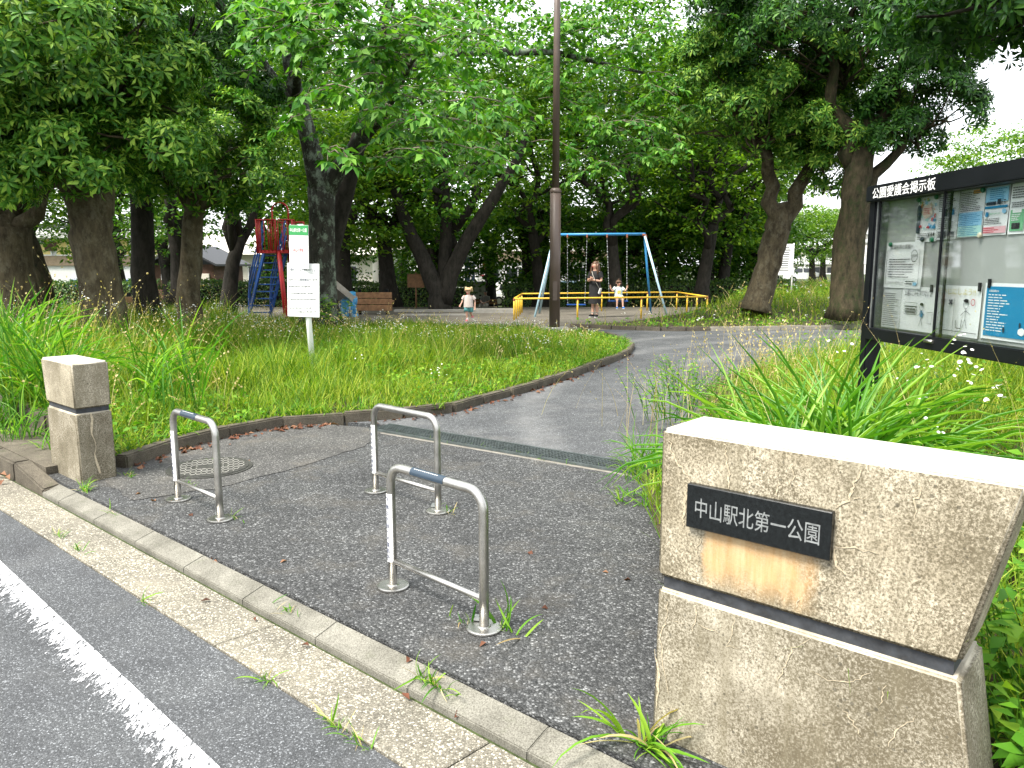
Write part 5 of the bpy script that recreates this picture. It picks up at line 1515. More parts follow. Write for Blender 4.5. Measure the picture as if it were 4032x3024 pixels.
rosette_tree('evergreen_tree', (-8.05, 17.0, 0.25), 'dark trunked evergreen tree right behind the nearest one',
    [((-8.05, 17.0, 0.2), 0.30), ((-8.05, 17.0, 1.4), 0.24), ((-8.0, 17.0, 3.2), 0.22), ((-7.9, 17, 5.2), 0.16)],
    [((-8.0, 17, 3), (-7.2, 16.6, 4.4), .1, .05)],
    [((-7.2, 16.6, 6.2), (2.1, 1.9, 2.5), 50, 44, (0.45, 0.75))], 0.18, M['rosette_dark'], M['bark_dark'], 60)
rosette_tree('evergreen_tree', (-6.68, 16.0, 0.25), 'evergreen tree with a slim trunk in front of the toilet block',
    [((-6.68, 16.0, 0.2), 0.26), ((-6.66, 16.0, 1.2), 0.22), ((-6.5, 16.0, 2.4), 0.20), ((-6.3, 16, 3.6), 0.13)],
    [((-6.5, 16, 2.3), (-5.8, 15.5, 3.4), .1, .04), ((-6.5, 16, 2.5), (-7.1, 15.6, 3.6), .1, .04)],
    [((-6.1, 15.6, 3.5), (1.25, 1.1, 1.35), 32, 40, (0.35, 0.55))], 0.17, M['rosette'], M['bark_pale'], 60)
rosette_tree('evergreen_tree', (6.75, 21.0, 0.45), 'evergreen tree with a smooth forked grey trunk right of the swings',
    [((6.62, 21.0, 0.3), 0.40), ((6.85, 21.0, 1.4), 0.32), ((7.08, 21.0, 2.3), 0.33), ((7.2, 21.0, 2.9), 0.30), ((7.22, 21.0, 3.2), 0.15)],
    [((7.1, 21, 2.5), (6.55, 20.8, 4.7), .25, .13), ((7.2, 21, 2.5), (8.0, 20.8, 4.4), .26, .14), ((6.6, 20.8, 4.6), (5.4, 20.4, 5.6), .12, .06), ((6.6, 20.8, 4.6), (6.8, 20.2, 6.4), .12, .06)],
    [((6.3, 20.4, 5.7), (2.15, 2.0, 2.05), 50, 80, (0.45, 0.72)), ((8.1, 19.9, 5.1), (1.25, 1.1, 1.2), 24, 46, (0.4, 0.6)), ((8.0, 20.3, 3.75), (0.75, .7, .65), 10, 34, (0.35, 0.5))],
    0.17, M['rosette'], M['bark_pale'], 300)
rosette_tree('evergreen_tree', (8.25, 19.0, 0.45), 'evergreen tree with the thickest mossy trunk just left of the notice board',
    [((8.25, 19.0, 0.3), 0.42), ((8.22, 19.0, 1.6), 0.365), ((8.26, 19.0, 3.0), 0.36), ((8.35, 19.0, 4.2), 0.30), ((8.4, 19.0, 5.4), 0.16)],
    [((8.3, 19, 2.8), (9.3, 18.8, 4.6), .22, .08), ((8.3, 19, 3.8), (7.2, 18.6, 6.6), .24, .08), ((8.3, 19, 3.8), (9.2, 19, 6.8), .22, .08)],
    [((7.9, 19.2, 7.4), (3.1, 2.6, 2.4), 84, 50, (0.5, 0.85)), ((9.5, 18.6, 5.0), (1.05, 1.0, 1.15), 20, 42, (0.4, 0.6))],
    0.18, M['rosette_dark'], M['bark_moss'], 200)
rosette_tree('evergreen_tree', (7.6, 8.0, 0.1), 'dark overhanging branches in the top right corner above the notice board',
    [((7.6, 8.0, -0.05), 0.40), ((7.5, 8.0, 1.6), 0.33), ((7.3, 8.0, 3.2), 0.30)],
    [((7.3, 8, 3.1), (5.2, 7.4, 4.4), .2, .07), ((7.3, 8, 3.1), (6.2, 6.4, 4.8), .18, .07), ((5.2, 7.4, 4.4), (4.0, 7.2, 4.2), .07, .02)],
    [((6.1, 7.6, 4.35), (2.3, 1.9, 1.2), 60, 34, (0.4, 0.65)), ((4.7, 7.3, 4.1), (1.15, 1.0, 0.62), 34, 26, (0.28, 0.42))],
    0.145, M['rosette_dark'], M['bark_dark'], 200)  # backlit look of these leaves is put into the dark leaf colour

# ---------------------------------------------------------------- cherry tree with drooping sprays
def spray(tw_pts, every, leaf, n_cl=4):
    """leaf clusters along a twig polyline"""
    O, Y, S = [], [], []
    for p, q in zip(tw_pts[:-1], tw_pts[1:]):
        L = (q - p).length; m = max(1, int(L / every))
        for i in range(m):
            c = p.lerp(q, i / m); t = (q - p).normalized()
            side = t.cross(Vector((0, 0, 1))); side = side.normalized() if side.length > 1e-3 else Vector((1, 0, 0))
            for k in range(n_cl):
                d = (side * random.choice((-1, 1)) * random.uniform(.5, 1) + t * random.uniform(-.1, .9) + Vector((0, 0, random.uniform(-.55, .15)))).normalized()
                O.append(c + d * random.uniform(0, .05)); Y.append(d); S.append(leaf * random.uniform(.7, 1.15))
    return O, Y, S

random.seed(8)
CH = (-4.63, 18.5, 0.15)
ch = empty('cherry_tree', CH, 0, 'big forked cherry tree with lichen grey trunk and drooping leafy sprays', 'tree')
oC = Vector(CH)
def T(*p): return Vector(p) - oC
tr_pts = [T(-4.63, 18.5, 0.0), T(-4.55, 18.5, 0.7), T(-4.52, 18.5, 1.7), T(-4.47, 18.5, 2.7), T(-4.45, 18.5, 3.35)]
trunk_mesh(tr_pts, [0.48, 0.34, 0.31, 0.30, 0.32], 16).build('trunk', M['bark_cherry'], ch)
b = MB()
main = [([T(-4.50, 18.5, 3.2), T(-4.62, 18.4, 4.2), T(-4.85, 18.3, 5.2), T(-5.0, 18, 6.4), T(-5.2, 17, 8.2)], [.27, .22, .18, .15, .08]),
        ([T(-4.85, 18.3, 4.9), T(-5.5, 18.0, 5.9), T(-6.2, 17.6, 7.0), T(-7.0, 17.2, 7.9)], [.15, .12, .10, .06]),
        ([T(-4.42, 18.5, 3.2), T(-4.0, 18.3, 3.8), T(-3.35, 18.0, 4.4), T(-3.0, 17.4, 5.6), T(-2.4, 16.2, 6.8), T(-1.6, 14.5, 7.4)], [.24, .20, .17, .14, .10, .05]),
        ([T(-3.2, 18.0, 4.5), T(-2.4, 16.5, 5.0), T(-1.8, 14.6, 5.2), T(-1.4, 12.4, 4.8)], [.11, .08, .05, .03]),
        ([T(-4.9, 18.3, 5.3), T(-4.4, 16.6, 6.0), T(-3.6, 14.6, 6.0), T(-2.9, 12.6, 5.4)], [.11, .08, .05, .03]),
        ([T(-3.0, 17.6, 5.6), T(-1.2, 18.6, 6.4), T(1.0, 19.4, 6.6), T(3.2, 19.7, 6.2)], [.12, .10, .07, .03])]
for pts, rad in main:
    P2, R2 = [], []
    for i in range(len(pts) - 1):
        for k in range(3):
            P2.append(pts[i].lerp(pts[i + 1], k / 3) + Vector((random.uniform(-.04, .04), random.uniform(-.04, .04), 0))); R2.append(rad[i] + (rad[i + 1] - rad[i]) * k / 3)
    P2.append(pts[-1]); R2.append(rad[-1])
    b.tube(P2, R2, 9)
b.build('limbs', M['bark_cherry'], ch)
q_ = [T(-4.78, 19.3, 0.0), T(-4.74, 19.3, 0.9), T(-4.52, 19.3, 1.9), T(-4.15, 19.3, 3.1), T(-3.8, 19.2, 4.2), T(-3.2, 18.8, 5.6), T(-2.6, 18.5, 7.2)]
trunk_mesh(q_, [.30, .25, .25, .24, .22, .15, .08], 12).build('second_trunk', M['bark_dark'], ch)
tw = MB(); O, Y, S = [], [], []
def sprig(c, d, leaf, n):
    side = d.cross(Vector((0, 0, 1))); side = side.normalized() if side.length > 1e-3 else Vector((1, 0, 0))
    for k in range(n):
        a = (k / max(1, n - 1) - .5) * 2.6 + random.uniform(-.3, .3)
        v = (d * math.cos(a) + side * math.sin(a) + Vector((0, 0, random.uniform(-.55, .05)))).normalized()
        O.append(c + v * .02); Y.append(v); S.append(leaf * random.uniform(.75, 1.15))
def twig(a, az, L, leaf, rise):
    d = Vector((math.cos(az), math.sin(az), 0)); pts = []
    for k in range(7):
        t = k / 6
        pts.append(a + d * (L * t) + Vector((random.uniform(-.03, .03), random.uniform(-.03, .03), L * (rise * t - .42 * t * t) + random.uniform(-.015, .015))))
    tw.tube(pts, [.011 - .0075 * k / 6 for k in range(7)], 4, False)
    for k in range(1, 7):
        dd = (pts[k] - pts[k - 1]).normalized()
        if k < 6:
            if random.random() < .8: sprig(pts[k], (dd + Vector((-dd.y, dd.x, 0)) * random.choice((-1.2, 1.2))).normalized(), leaf, 3)
        else: sprig(pts[k], dd, leaf * 1.05, 6)
    return pts
def cloud(n, cen, half, leaf, az0=-90, spread=75, L=(.7, 1.5)):
    for i in range(n):
        p = T(*[c + random.uniform(-h, h) for c, h in zip(cen, half)])
        q = twig(p, R(az0 + random.gauss(0, spread)), random.uniform(*L), leaf, random.uniform(0, .35))
        for k in (2, 4):
            if random.random() < .75: twig(q[k], R(az0 + random.gauss(0, 95)), random.uniform(.35, .7), leaf, random.uniform(-.1, .3))
cloud(34, (-2.4, 11.4, 4.95), (.95, 1.2, .5), .165, L=(.6, 1.2))
cloud(34, (-1.45, 11.6, 4.3), (.95, 1.2, .8), .165, L=(.6, 1.2))
cloud(10, (-1.6, 10.8, 3.3), (.8, .8, .3), .165, L=(.5, 1.0))
cloud(26, (-3.6, 13.8, 5.9), (.8, 1.2, .8), .165)
cloud(60, (-2.4, 16.4, 5.6), (2.4, 1.0, 1.3), .17)
cloud(24, (-1.3, 17.2, 4.1), (1.2, .8, .6), .165, L=(.5, 1.1))
cloud(44, (0.1, 19.4, 6.0), (2.2, .9, 1.6), .18)
cloud(44, (2.6, 19.6, 6.2), (1.5, .9, 1.5), .18)
cloud(16, (2.8, 19.2, 4.4), (1.2, .8, .5), .18)
tw.build('twigs', M['twig'], ch)
O = np.array([tuple(v) for v in O]); Y = np.array([tuple(v) for v in Y]); S = np.array(S)
X, Y, Z = frames(Y, np.tile(np.array((0, 0, 1.0)), (len(Y), 1)) + rng.normal(0, .35, (len(Y), 3)))
leafy('crown', T_OVATE, O, X, Y, Z, S, M['cherry'], ch, 300)

# ---------------------------------------------------------------- wood behind
def wood_variant(seed, height, spreadr, n_spray, per, leaf, mat, barkm, lean=0.0, low=2.2, forks=3):
    random.seed(seed)
    root = empty('broadleaf_tree', (0, 0, 0))
    pts = [Vector((0, 0, -0.3)), Vector((lean * .15, 0, 0.8)), Vector((lean * .5, 0.05, 2.0)), Vector((lean, 0, 3.0))]
    trunk_mesh(pts, [0.40, 0.26, 0.22, 0.20], 10).build('trunk', barkm, root)
    b = MB(); ends = []
    for k in range(forks):
        a = 2 * math.pi * k / forks + random.uniform(-.5, .5)
        st = pts[2].lerp(pts[3], random.random()); e = Vector((lean + math.cos(a) * spreadr * .55, math.sin(a) * spreadr * .45, height * random.uniform(.5, .72)))
        q = limb(b, st, e, .16, .06, 1.0, 7, 7, .06)
        for j in range(5):
            s_ = q[random.randint(2, 6)]; e2 = s_ + Vector((random.uniform(-1, 1) * spreadr * .6, random.uniform(-1, 1) * spreadr * .6, random.uniform(-.3, 1.5)))
            limb(b, s_, e2, .05, .015, 1.0, 4, 5)
    b.build('limbs', barkm, root)
    # sprays: flat layers of leaves spread through the crown
    n = n_spray
    d = rand_dirs(n); d[:, 2] = np.abs(d[:, 2]) * np.where(rng.random(n) < .68, 1, -1)
    cz = (height + low) / 2
    C = d * rng.uniform(0.35, 1.0, n)[:, None] ** 0.6 * np.array((spreadr, spreadr, (height - low) / 2))
    C[:, 2] += cz; C[:, 0] += lean
    r = rng.uniform(.35, .75, n)
    O = np.repeat(C, per, 0)
    an = rng.uniform(0, 2 * math.pi, n * per); rr = np.sqrt(rng.random(n * per)) * np.repeat(r, per)
    O = O + np.stack([np.cos(an) * rr, np.sin(an) * rr, rng.normal(0, .06, n * per) - 0.18 * rr], -1)
    Y = np.stack([np.cos(an), np.sin(an), rng.uniform(-.7, .25, n * per)], -1) + rand_dirs(n * per) * .6
    X, Y, Z = frames(Y, np.array((0, 0, 1.0)) + rng.normal(0, .4, (n * per, 3)))
    leafy('crown', T_SMALL, O, X, Y, Z, rng.uniform(.75, 1.2, n * per) * leaf, mat, root)
    return root
VAR = [wood_variant(1, 11, 3.4, 430, 26, .19, M['back_a'], M['bark_dark'], .3),
       wood_variant(2, 10, 3.8, 430, 26, .19, M['back_b'], M['bark_dark'], -.5, 2.0),
       wood_variant(3, 13, 3.6, 470, 26, .20, M['back_a'], M['bark_dark'], .8, 2.6, 4),
       wood_variant(4, 6.5, 2.6, 420, 24, .17, M['back_b'], M['bark_dark'], -.2, 1.6)]
VAR.append(wood_variant(5, 4.6, 2.3, 420, 24, .17, M['back_a'], M['bark_dark'], .1, .7, 4))
used = [False] * 5
def wood(v, x, y, rz, s, label, group='trees of the wood behind the playground', z=None):
    o = VAR[v] if not used[v] else copy_tree(VAR[v]); used[v] = True
    o.location = (x, y, float(terrain_z(x, y)) if z is None else z); o.rotation_euler = (0, 0, R(rz)); o.scale = (s, s, s)
    tag(o, label, 'tree', group)
    return o
WOOD = [        (2, 4.0, 29.5, 100, 1.0, 'dark trunk standing right behind the swing with the sitting child'),
        (1, 7.3, 30.0, 210, 1.05, 'leaning forked dark trunk right of the swing set'),
        (0, 8.9, 33.0, 330, 1.0, 'dark trunk behind the smooth forked evergreen trunk'),
        (2, -8.0, 21.6, 60, 0.85, 'dark trunk between the toilet block and the slide ladder'),
        (3, -6.0, 27.5, 140, 1.1, 'small tree behind the chute of the slide'),
        (3, -4.7, 29.5, 20, 1.2, 'small tree behind the plank bench'),
        (1, 1.2, 31.5, 45, 1.0, 'tree directly behind the lamp post'),
        (0, -12.5, 29.0, 280, 1.0, 'tree left of the slide in front of the white house'),
        (3, 9.8, 36.0, 0, 1.2, 'yellow green tree between the two right hand evergreen trunks'),
        (1, 21.6, 36.0, 75, 0.82, 'pale green tree spreading above the notice board')]
for v, x, y, rz, s, lab in WOOD: wood(v, x, y, rz, s, lab)
# wide forked cherry behind the walking child
random.seed(77)
vt = empty('cherry_tree', (-2.5, 27.2, -0.05), 0, 'wide forking dark cherry tree behind the walking child', 'tree', 'trees of the wood behind the playground')
b = MB()
for pts, rad in (([(0, 0, -.1), (-.12, 0, .7), (-.6, 0, 1.8), (-1.15, 0, 3.0), (-1.7, .2, 4.6), (-2.0, .2, 6.5)], [.46, .33, .27, .22, .16, .07]),
                 ([(0.05, 0, .3), (.35, 0, 1.3), (1.0, -.1, 2.6), (1.9, -.2, 3.9), (2.7, -.2, 5.2), (3.2, 0, 6.6)], [.34, .29, .24, .20, .14, .06]),
                 ([(0, .1, .3), (.12, .2, 1.6), (.2, .3, 3.2), (.1, .4, 5.2), (.3, .4, 7)], [.30, .25, .21, .15, .06])):
    P2 = []; R2 = []
    for i in range(len(pts) - 1):
        for k in range(3): P2.append(Vector(pts[i]).lerp(Vector(pts[i + 1]), k / 3) + Vector((random.uniform(-.03, .03), 0, 0))); R2.append(rad[i] + (rad[i + 1] - rad[i]) * k / 3)
    P2.append(Vector(pts[-1])); R2.append(rad[-1]); b.tube(P2, R2, 10)
b.build('trunk', M['bark_dark'], vt)
for nm in ('limbs', 'crown'):
    src = [c for c in VAR[0].children if c.name.startswith(nm)][0]
    c = src.copy(); COL.objects.link(c); c.parent = vt; c.location = (.3, .4, .6 if nm == 'crown' else .2)

for i, (x, y) in enumerate([(-8.6, 33.4), (-3.4, 34.5), (0.8, 34.2), (3.4, 33.6), (6.0, 34.2), (8.8, 35), (11.2, 36)]):
    wood(4, x, y, i * 71, 1.0 + .12 * (i % 3), 'low spreading tree of the row behind the hedges', 'low trees behind the hedges')
back = [(-27, 36), (-23, 33.5), (-19.5, 37), (-15.4, 35), (-12, 39), (-8.6, 36.5), (-4.8, 38), (-1.2, 41), (5.2, 37), (8.5, 41), (12.5, 44),
        (-30, 46), (-25, 50), (-7, 51), (2.4, 49), (9, 52), (-38, 52), (16, 52), (12, 62)]
for i, (x, y) in enumerate(back):
    wood([0, 2, 1, 0, 2][i % 5], x, y, i * 67 % 360, 1.0 + .25 * ((i * 37) % 10) / 10, 'tree of the dense wood filling the background', 'trees of the wood behind the playground')
for i, (x, y) in enumerate([(24, 62), (30, 75), (20, 80), (38, 70), (34, 100)]):
    wood(3, x, y, i * 77, 1.0 + .1 * (i % 3), 'low tree far off at the right before the apartment blocks', 'distant trees at the right')

# ---------------------------------------------------------------- hedges
def hedge_mesh(L, w, h, n):
    p = np.stack([rng.uniform(-L / 2, L / 2, n), rng.uniform(-w / 2, w / 2, n), rng.uniform(0.05, h, n)], -1)
    f = rng.random(n); side = rng.random(n) < .5
    p[:, 2] = np.where(f < .4, h + rng.normal(0, .05, n) + .05 * np.sin(p[:, 0] * 3), p[:, 2])
    p[:, 1] = np.where(f >= .4, np.where(side, -1, 1) * (w / 2 + rng.normal(0, .04, n)), p[:, 1])
    nrm = np.where((f < .4)[:, None], np.array((0, 0, 1.0)), np.stack([np.zeros(n), np.where(side, -1., 1.), np.full(n, .5)], -1))
    Y = unit(rand_dirs(n) + nrm * .5)
    X, Y, Z = frames(Y, nrm + rng.normal(0, .3, (n, 3)))
    return bake(T_SMALL, p, X, Y, Z, rng.uniform(.07, .12, n))
HV, HF = hedge_mesh(6.0, 0.9, 1.0, 9000)
hm_ = np_mesh('foliage', HV, HF); hm_.materials.append(M['hedge'])
core = MB().box((0, 0, 0.45), (5.8, 0.7, 0.85)).mesh('stems', 0.05, 1); core.materials.append(M['bark_dark'])
HEDGES = [(-22, 27.5, 3, 'clipped hedge at the left picture edge'), (-15.9, 28.2, -2, 'clipped hedge in front of the care centre'), (-10.5, 31, 4, 'dark hedge behind the slide ladder'),
          (-4.6, 32, -3, 'dark hedge behind the plank bench'), (2.6, 32, 2, 'dark hedge behind the woman and the swings'), (8.3, 31.5, -4, 'dark hedge right of the swings')]
for x, y, a, lab in HEDGES:
    r_ = empty('hedge', (x, y, float(terrain_z(x, y))), R(a), lab, 'hedge', 'clipped hedges behind the playground')
    f_ = link('foliage', hm_, None, r_); f_['kind'] = 'stuff'
    link('stems', core, None, r_)
# ---------------------------------------------------------------- grass
def blades(O, H, W, lean, droop, nseg=3, az=None):
    n = len(O)
    if az is None: az = rng.uniform(0, 2 * math.pi, n)
    dx, dy = np.cos(az), np.sin(az)
    tw_ = az + math.pi / 2 + rng.uniform(-.9, .9, n)
    sx, sy = np.cos(tw_), np.sin(tw_)
    P = O.copy(); V = []
    for k in range(nseg + 1):
        t = k / nseg
        if k:
            th = lean + droop * (t - .5 / nseg)
            st = H / nseg
            P = P + np.stack([dx * np.sin(th) * st, dy * np.sin(th) * st, np.cos(th) * st], -1)
        if k < nseg:
            w = W * (1 - t) ** .6 * .5
            off = np.stack([sx * w, sy * w, np.zeros(n)], -1)
            V += [P - off, P + off]
        else: V.append(P)
    V = np.stack(V, 1); kv = V.shape[1]
    F = []
    for k in range(nseg - 1):
        a = 2 * k; F += [(a, a + 1, a + 3), (a, a + 3, a + 2)]
    a = 2 * (nseg - 1); F.append((a, a + 1, a + 2))
    F = np.array(F)[None] + (np.arange(n) * kv)[:, None, None]
    return V.reshape(-1, 3), F.reshape(-1, 3), P

def scatter(poly, n, power=1.1, ymax=60, xr=None, vis=True):
    xs = [p[0] for p in poly]; ys = [p[1] for p in poly]
    out = []; tot = 0
    while tot < n:
        m = n * 4
        x = rng.uniform(min(xs), max(xs), m); y = rng.uniform(min(ys), min(max(ys), ymax), m)
        k = inside(poly, x, y)
        d = np.hypot(x, y)
        k &= rng.random(m) < np.minimum(1, (6.0 / np.maximum(d, 1)) ** power)
        if vis: k &= (np.abs(x) < 0.72 * y + 2.0) | (rng.random(m) < .12)
        out.append(np.stack([x[k], y[k]], -1)); tot += k.sum()
    return np.concatenate(out)[:n]

def lown(x, y, s, ph=0.0):
    return (np.sin(x * s + 1.3 * np.sin(y * s * .7 + ph)) + np.sin(y * s * 1.3 + 2.1 * np.sin(x * s * .6 + ph * 2))) * .5

def stuff(name, V, F, mat, label, cat):
    o = link(name, np_mesh(name, V, F), mat)
    return tag(o, label, cat, kind='stuff')

def h_a(x, y):
    d = edge_dist(K1, x, y)
    h = 0.13 + 0.16 * smooth(0, .7, d) + 0.16 * smooth(.7, 2.2, d)
    h += 0.30 * smooth(-3.0, -4.8, x) * smooth(0.2, 1.2, d) * (1 - .6 * smooth(9.5, 13, y))
    h *= 1 - 0.42 * smooth(11.5, 16, y) * smooth(-8.5, -5.5, x)
    return h * (1 + .34 * lown(x, y, 2.1) + .2 * lown(x, y, 5.3, 1.0))
# left lawn
P = scatter(LAWN_A, 78000)
x, y = P[:, 0], P[:, 1]
n = len(P); hh = h_a(x, y) * rng.uniform(.55, 1.25, n)
d_ = np.hypot(x, y)
V, F, _ = blades(np.column_stack([x, y, z_a(x, y) - .02]), hh, (.0045 + .0007 * d_) * rng.uniform(.7, 1.4, n), rng.uniform(0, .5, n), rng.uniform(.2, 1.5, n))
stuff('meadow_grass', V, F, M['grass'], 'uncut bright green grass covering the left lawn', 'grass')
P = scatter(LAWN_A, 16000); x, y = P[:, 0], P[:, 1]; k = lown(x, y, 1.4, 2) > -.1; P = P[k]; x, y = P[:, 0], P[:, 1]; n = len(P)
V, F, _ = blades(np.column_stack([x, y, z_a(x, y) - .02]), h_a(x, y) * rng.uniform(.8, 1.5, n), (.006 + .0007 * np.hypot(x, y)) * rng.uniform(.7, 1.3, n), rng.uniform(.1, .6, n), rng.uniform(.5, 1.9, n), 4)
stuff('meadow_grass', V, F, M['grass_deep'], 'taller deep green grass patches within the left lawn', 'grass')
# broad leaved weeds and clover
def weeds(poly, zf, hf, n, size, label, power=1.2, thr=-.2, s=1.1, ph=0.5, name='meadow_weeds'):
    P = scatter(poly, n, power); x, y = P[:, 0], P[:, 1]; k = lown(x, y, s, ph) > thr; x, y = x[k], y[k]; n = len(x)
    O = np.column_stack([x, y, zf(x, y) + hf(x, y) * rng.uniform(.15, .95, n)])
    a = rng.uniform(0, 2 * math.pi, n)
    Y = np.column_stack([np.cos(a), np.sin(a), rng.uniform(-.4, .6, n)])
    X, Y, Z = frames(Y, np.array((0, 0, 1.0)) + rng.normal(0, .35, (n, 3)))
    V, F = bake(T_OVATE, O, X, Y, Z, size * rng.uniform(.6, 1.4, n))
    stuff(name, V, F, M['weed'], label, 'weeds')
weeds(LAWN_A, z_a, lambda x, y: h_a(x, y) * .85, 26000, .055, 'broad leaved weeds growing among the left lawn grass')
# right island
h_b = lambda x, y: (0.14 + .32 * smooth(.4, 3.5, edge_dist(K2, x, y))) * (1 + .25 * lown(x, y, 1.7))
P = scatter(LAWN_B, 20000, .8); x, y = P[:, 0], P[:, 1]; n = len(P)
V, F, _ = blades(np.column_stack([x, y, z_b(x, y) - .02]), h_b(x, y) * rng.uniform(.6, 1.3, n), .018 * rng.uniform(.6, 1.3, n), rng.uniform(0, .5, n), rng.uniform(.2, 1.4, n))
stuff('meadow_grass', V, F, M['grass'], 'rough grass of the far right lawn under the evergreen trees', 'grass')
weeds(LAWN_B, z_b, h_b, 9000, .11, 'leafy weeds and ground cover on the far right lawn', .8)
# bed behind the name stone
h_c = lambda x, y: (0.16 + .42 * smooth(.1, 1.0, edge_dist(K3 + [(0.72, 3.2)], x, y))) * (1 + .25 * lown(x, y, 2.6))
P = scatter(LAWN_C, 30000, 1.0); x, y = P[:, 0], P[:, 1]; n = len(P)
V, F, _ = blades(np.column_stack([x, y, z_c(x, y) - .02]), h_c(x, y) * rng.uniform(.6, 1.3, n), (.005 + .0006 * np.hypot(x, y)) * rng.uniform(.7, 1.3, n), rng.uniform(0, .5, n), rng.uniform(.2, 1.5, n))
stuff('bed_grass', V, F, M['grass'], 'uncut grass in the bed round the notice board', 'grass')
weeds(LAWN_C, z_c, h_c, 11000, .055, 'broad leaved weeds in the bed below the notice board', 1.0, -.5, name='bed_weeds')

# dry seed stalks
def stalks(name, P, zf, H, W, label, mat='straw', seeds=9, size=.020, droop=(.3, 1.3), z0=0.0):
    n = len(P); x, y = P[:, 0], P[:, 1]
    az = rng.uniform(0, 2 * math.pi, n); lean = rng.uniform(0, .35, n); dr = rng.uniform(*droop, n)
    O = np.column_stack([x, y, zf(x, y)])
    V, F, tip = blades(O, H, np.full(n, W), lean, dr, 5, az)
    Os, Ys = [], []
    Pn = O.copy(); seg = 14; prev = O
    for k in range(1, seg + 1):
        t = k / seg; th = lean + dr * (t - .5 / seg); st = H / seg
        Pn = Pn + np.stack([np.cos(az) * np.sin(th) * st, np.sin(az) * np.sin(th) * st, np.cos(th) * st], -1)
        if t > .66:
            dirv = np.stack([np.cos(az) * np.sin(th), np.sin(az) * np.sin(th), np.cos(th)], -1)
            for r_ in range(2):
                Os.append(Pn.copy()); Ys.append(dirv + rand_dirs(n) * .55)
    O2 = np.concatenate(Os); Y2 = np.concatenate(Ys)
    X2, Y2, Z2 = frames(Y2, rand_dirs(len(Y2)))
    V2, F2 = bake(T_SMALL, O2, X2, Y2, Z2, np.full(len(O2), size) * rng.uniform(.7, 1.4, len(O2)))
    V3 = np.concatenate([V, V2]); F3 = np.concatenate([F, F2 + len(V)])
    stuff(name, V3, F3, M[mat], label, 'seed stalks')
P = scatter(LAWN_A, 1500, .9); k = (lown(P[:, 0], P[:, 1], .8, 1) > -.1) & (edge_dist(K1, P[:, 0], P[:, 1]) > .4); P = P[k]
stalks('seed_stalks', P, z_a, h_a(P[:, 0], P[:, 1]) * rng.uniform(1.1, 1.9, len(P)) + .08, .006, 'dry straw coloured seed stalks standing out of the left lawn', size=.024)
P = np.column_stack([rng.normal(-4.3, .8, 90), rng.normal(12.2, 1.2, 90)])
stalks('seed_stalks', P, z_a, rng.uniform(.7, 1.15, 90), .007, 'arching dry seed stalks in front of the slide', size=.03, droop=(.8, 1.9))
P = scatter(LAWN_B, 500, .6); stalks('seed_stalks', P, z_b, rng.uniform(.4, .8, len(P)), .012, 'dry seed stalks on the far right lawn', size=.04)
P = np.column_stack([rng.normal(2.75, .33, 130), rng.normal(8.2, .6, 130)])
stalks('seed_stalks', P, z_c, rng.uniform(.5, 1.0, 130), .005, 'thick bunch of dry straw stalks left of the notice board post', size=.022, droop=(.0, .9))
P = np.column_stack([rng.normal(1.45, .35, 60), rng.normal(6.2, .7, 60)])
stalks('seed_stalks', P, z_c, rng.uniform(.5, .95, 60), .004, 'thin seed stalks leaning over the path edge right of the grating', size=.010, droop=(.3, 1.2))
P = np.column_stack([rng.uniform(1.2, 2.7, 26), rng.uniform(3.2, 5.0, 26)])
stalks('seed_stalks', P, z_c, rng.uniform(.95, 1.45, 26), .003, 'tall thin seed stalks crossing in front of the notice board', size=.0085, droop=(.3, 1.0))

# white fleabane flowers: stalk and small ray heads
T_FLOWER = (np.array([(math.cos(a), math.sin(a), .15) for a in np.arange(6) * math.pi / 3] + [(0, 0, -.1)]), np.array([(i, (i + 1) % 6, 6) for i in range(6)]))
def flowers(P, zf, hf, r, label):
    n = len(P); x, y = P[:, 0], P[:, 1]
    O, S = [], []
    for k in range(4):
        O.append(np.column_stack([x + rng.normal(0, .03, n), y + rng.normal(0, .03, n), zf(x, y) + hf + rng.uniform(-.06, .03, n)])); S.append(rng.uniform(.7, 1.2, n) * r)
    O = np.concatenate(O); S = np.concatenate(S)
    Z = unit(np.array((0, -.35, 1.0)) + rng.normal(0, .35, (len(O), 3))); X = unit(np.cross(Z, rand_dirs(len(O)))); Y = np.cross(Z, X)
    V, F = bake(T_FLOWER, O, X, Y, Z, S)
    stuff('white_flowers', V, F, M['petal'], label, 'flowers')
P = scatter(LAWN_A, 1500, .9); k = (lown(P[:, 0], P[:, 1], .9, 3) > -.1) & (P[:, 1] > 9.2) & (edge_dist(K1, P[:, 0], P[:, 1]) > .5); P = P[k]
flowers(P, z_a, h_a(P[:, 0], P[:, 1]) * rng.uniform(.85, 1.25, len(P)), .0095, 'small white daisy flowers dotting the left lawn')
P = np.column_stack([rng.uniform(-9.5, -6.6, 60), rng.uniform(11.5, 14, 60)])
flowers(P, z_a, h_a(P[:, 0], P[:, 1]) * 1.1, .013, 'white daisy flowers round the left tree trunks')
P = np.column_stack([rng.uniform(2.0, 2.9, 16), rng.uniform(3.3, 4.8, 16)])
flowers(P, z_c, rng.uniform(.62, .98, 16), .0105, 'white daisy flowers under the notice board')
P = scatter(LAWN_B, 120, .6); flowers(P, z_b, h_b(P[:, 0], P[:, 1]) + .05, .02, 'white flowers on the far right lawn')

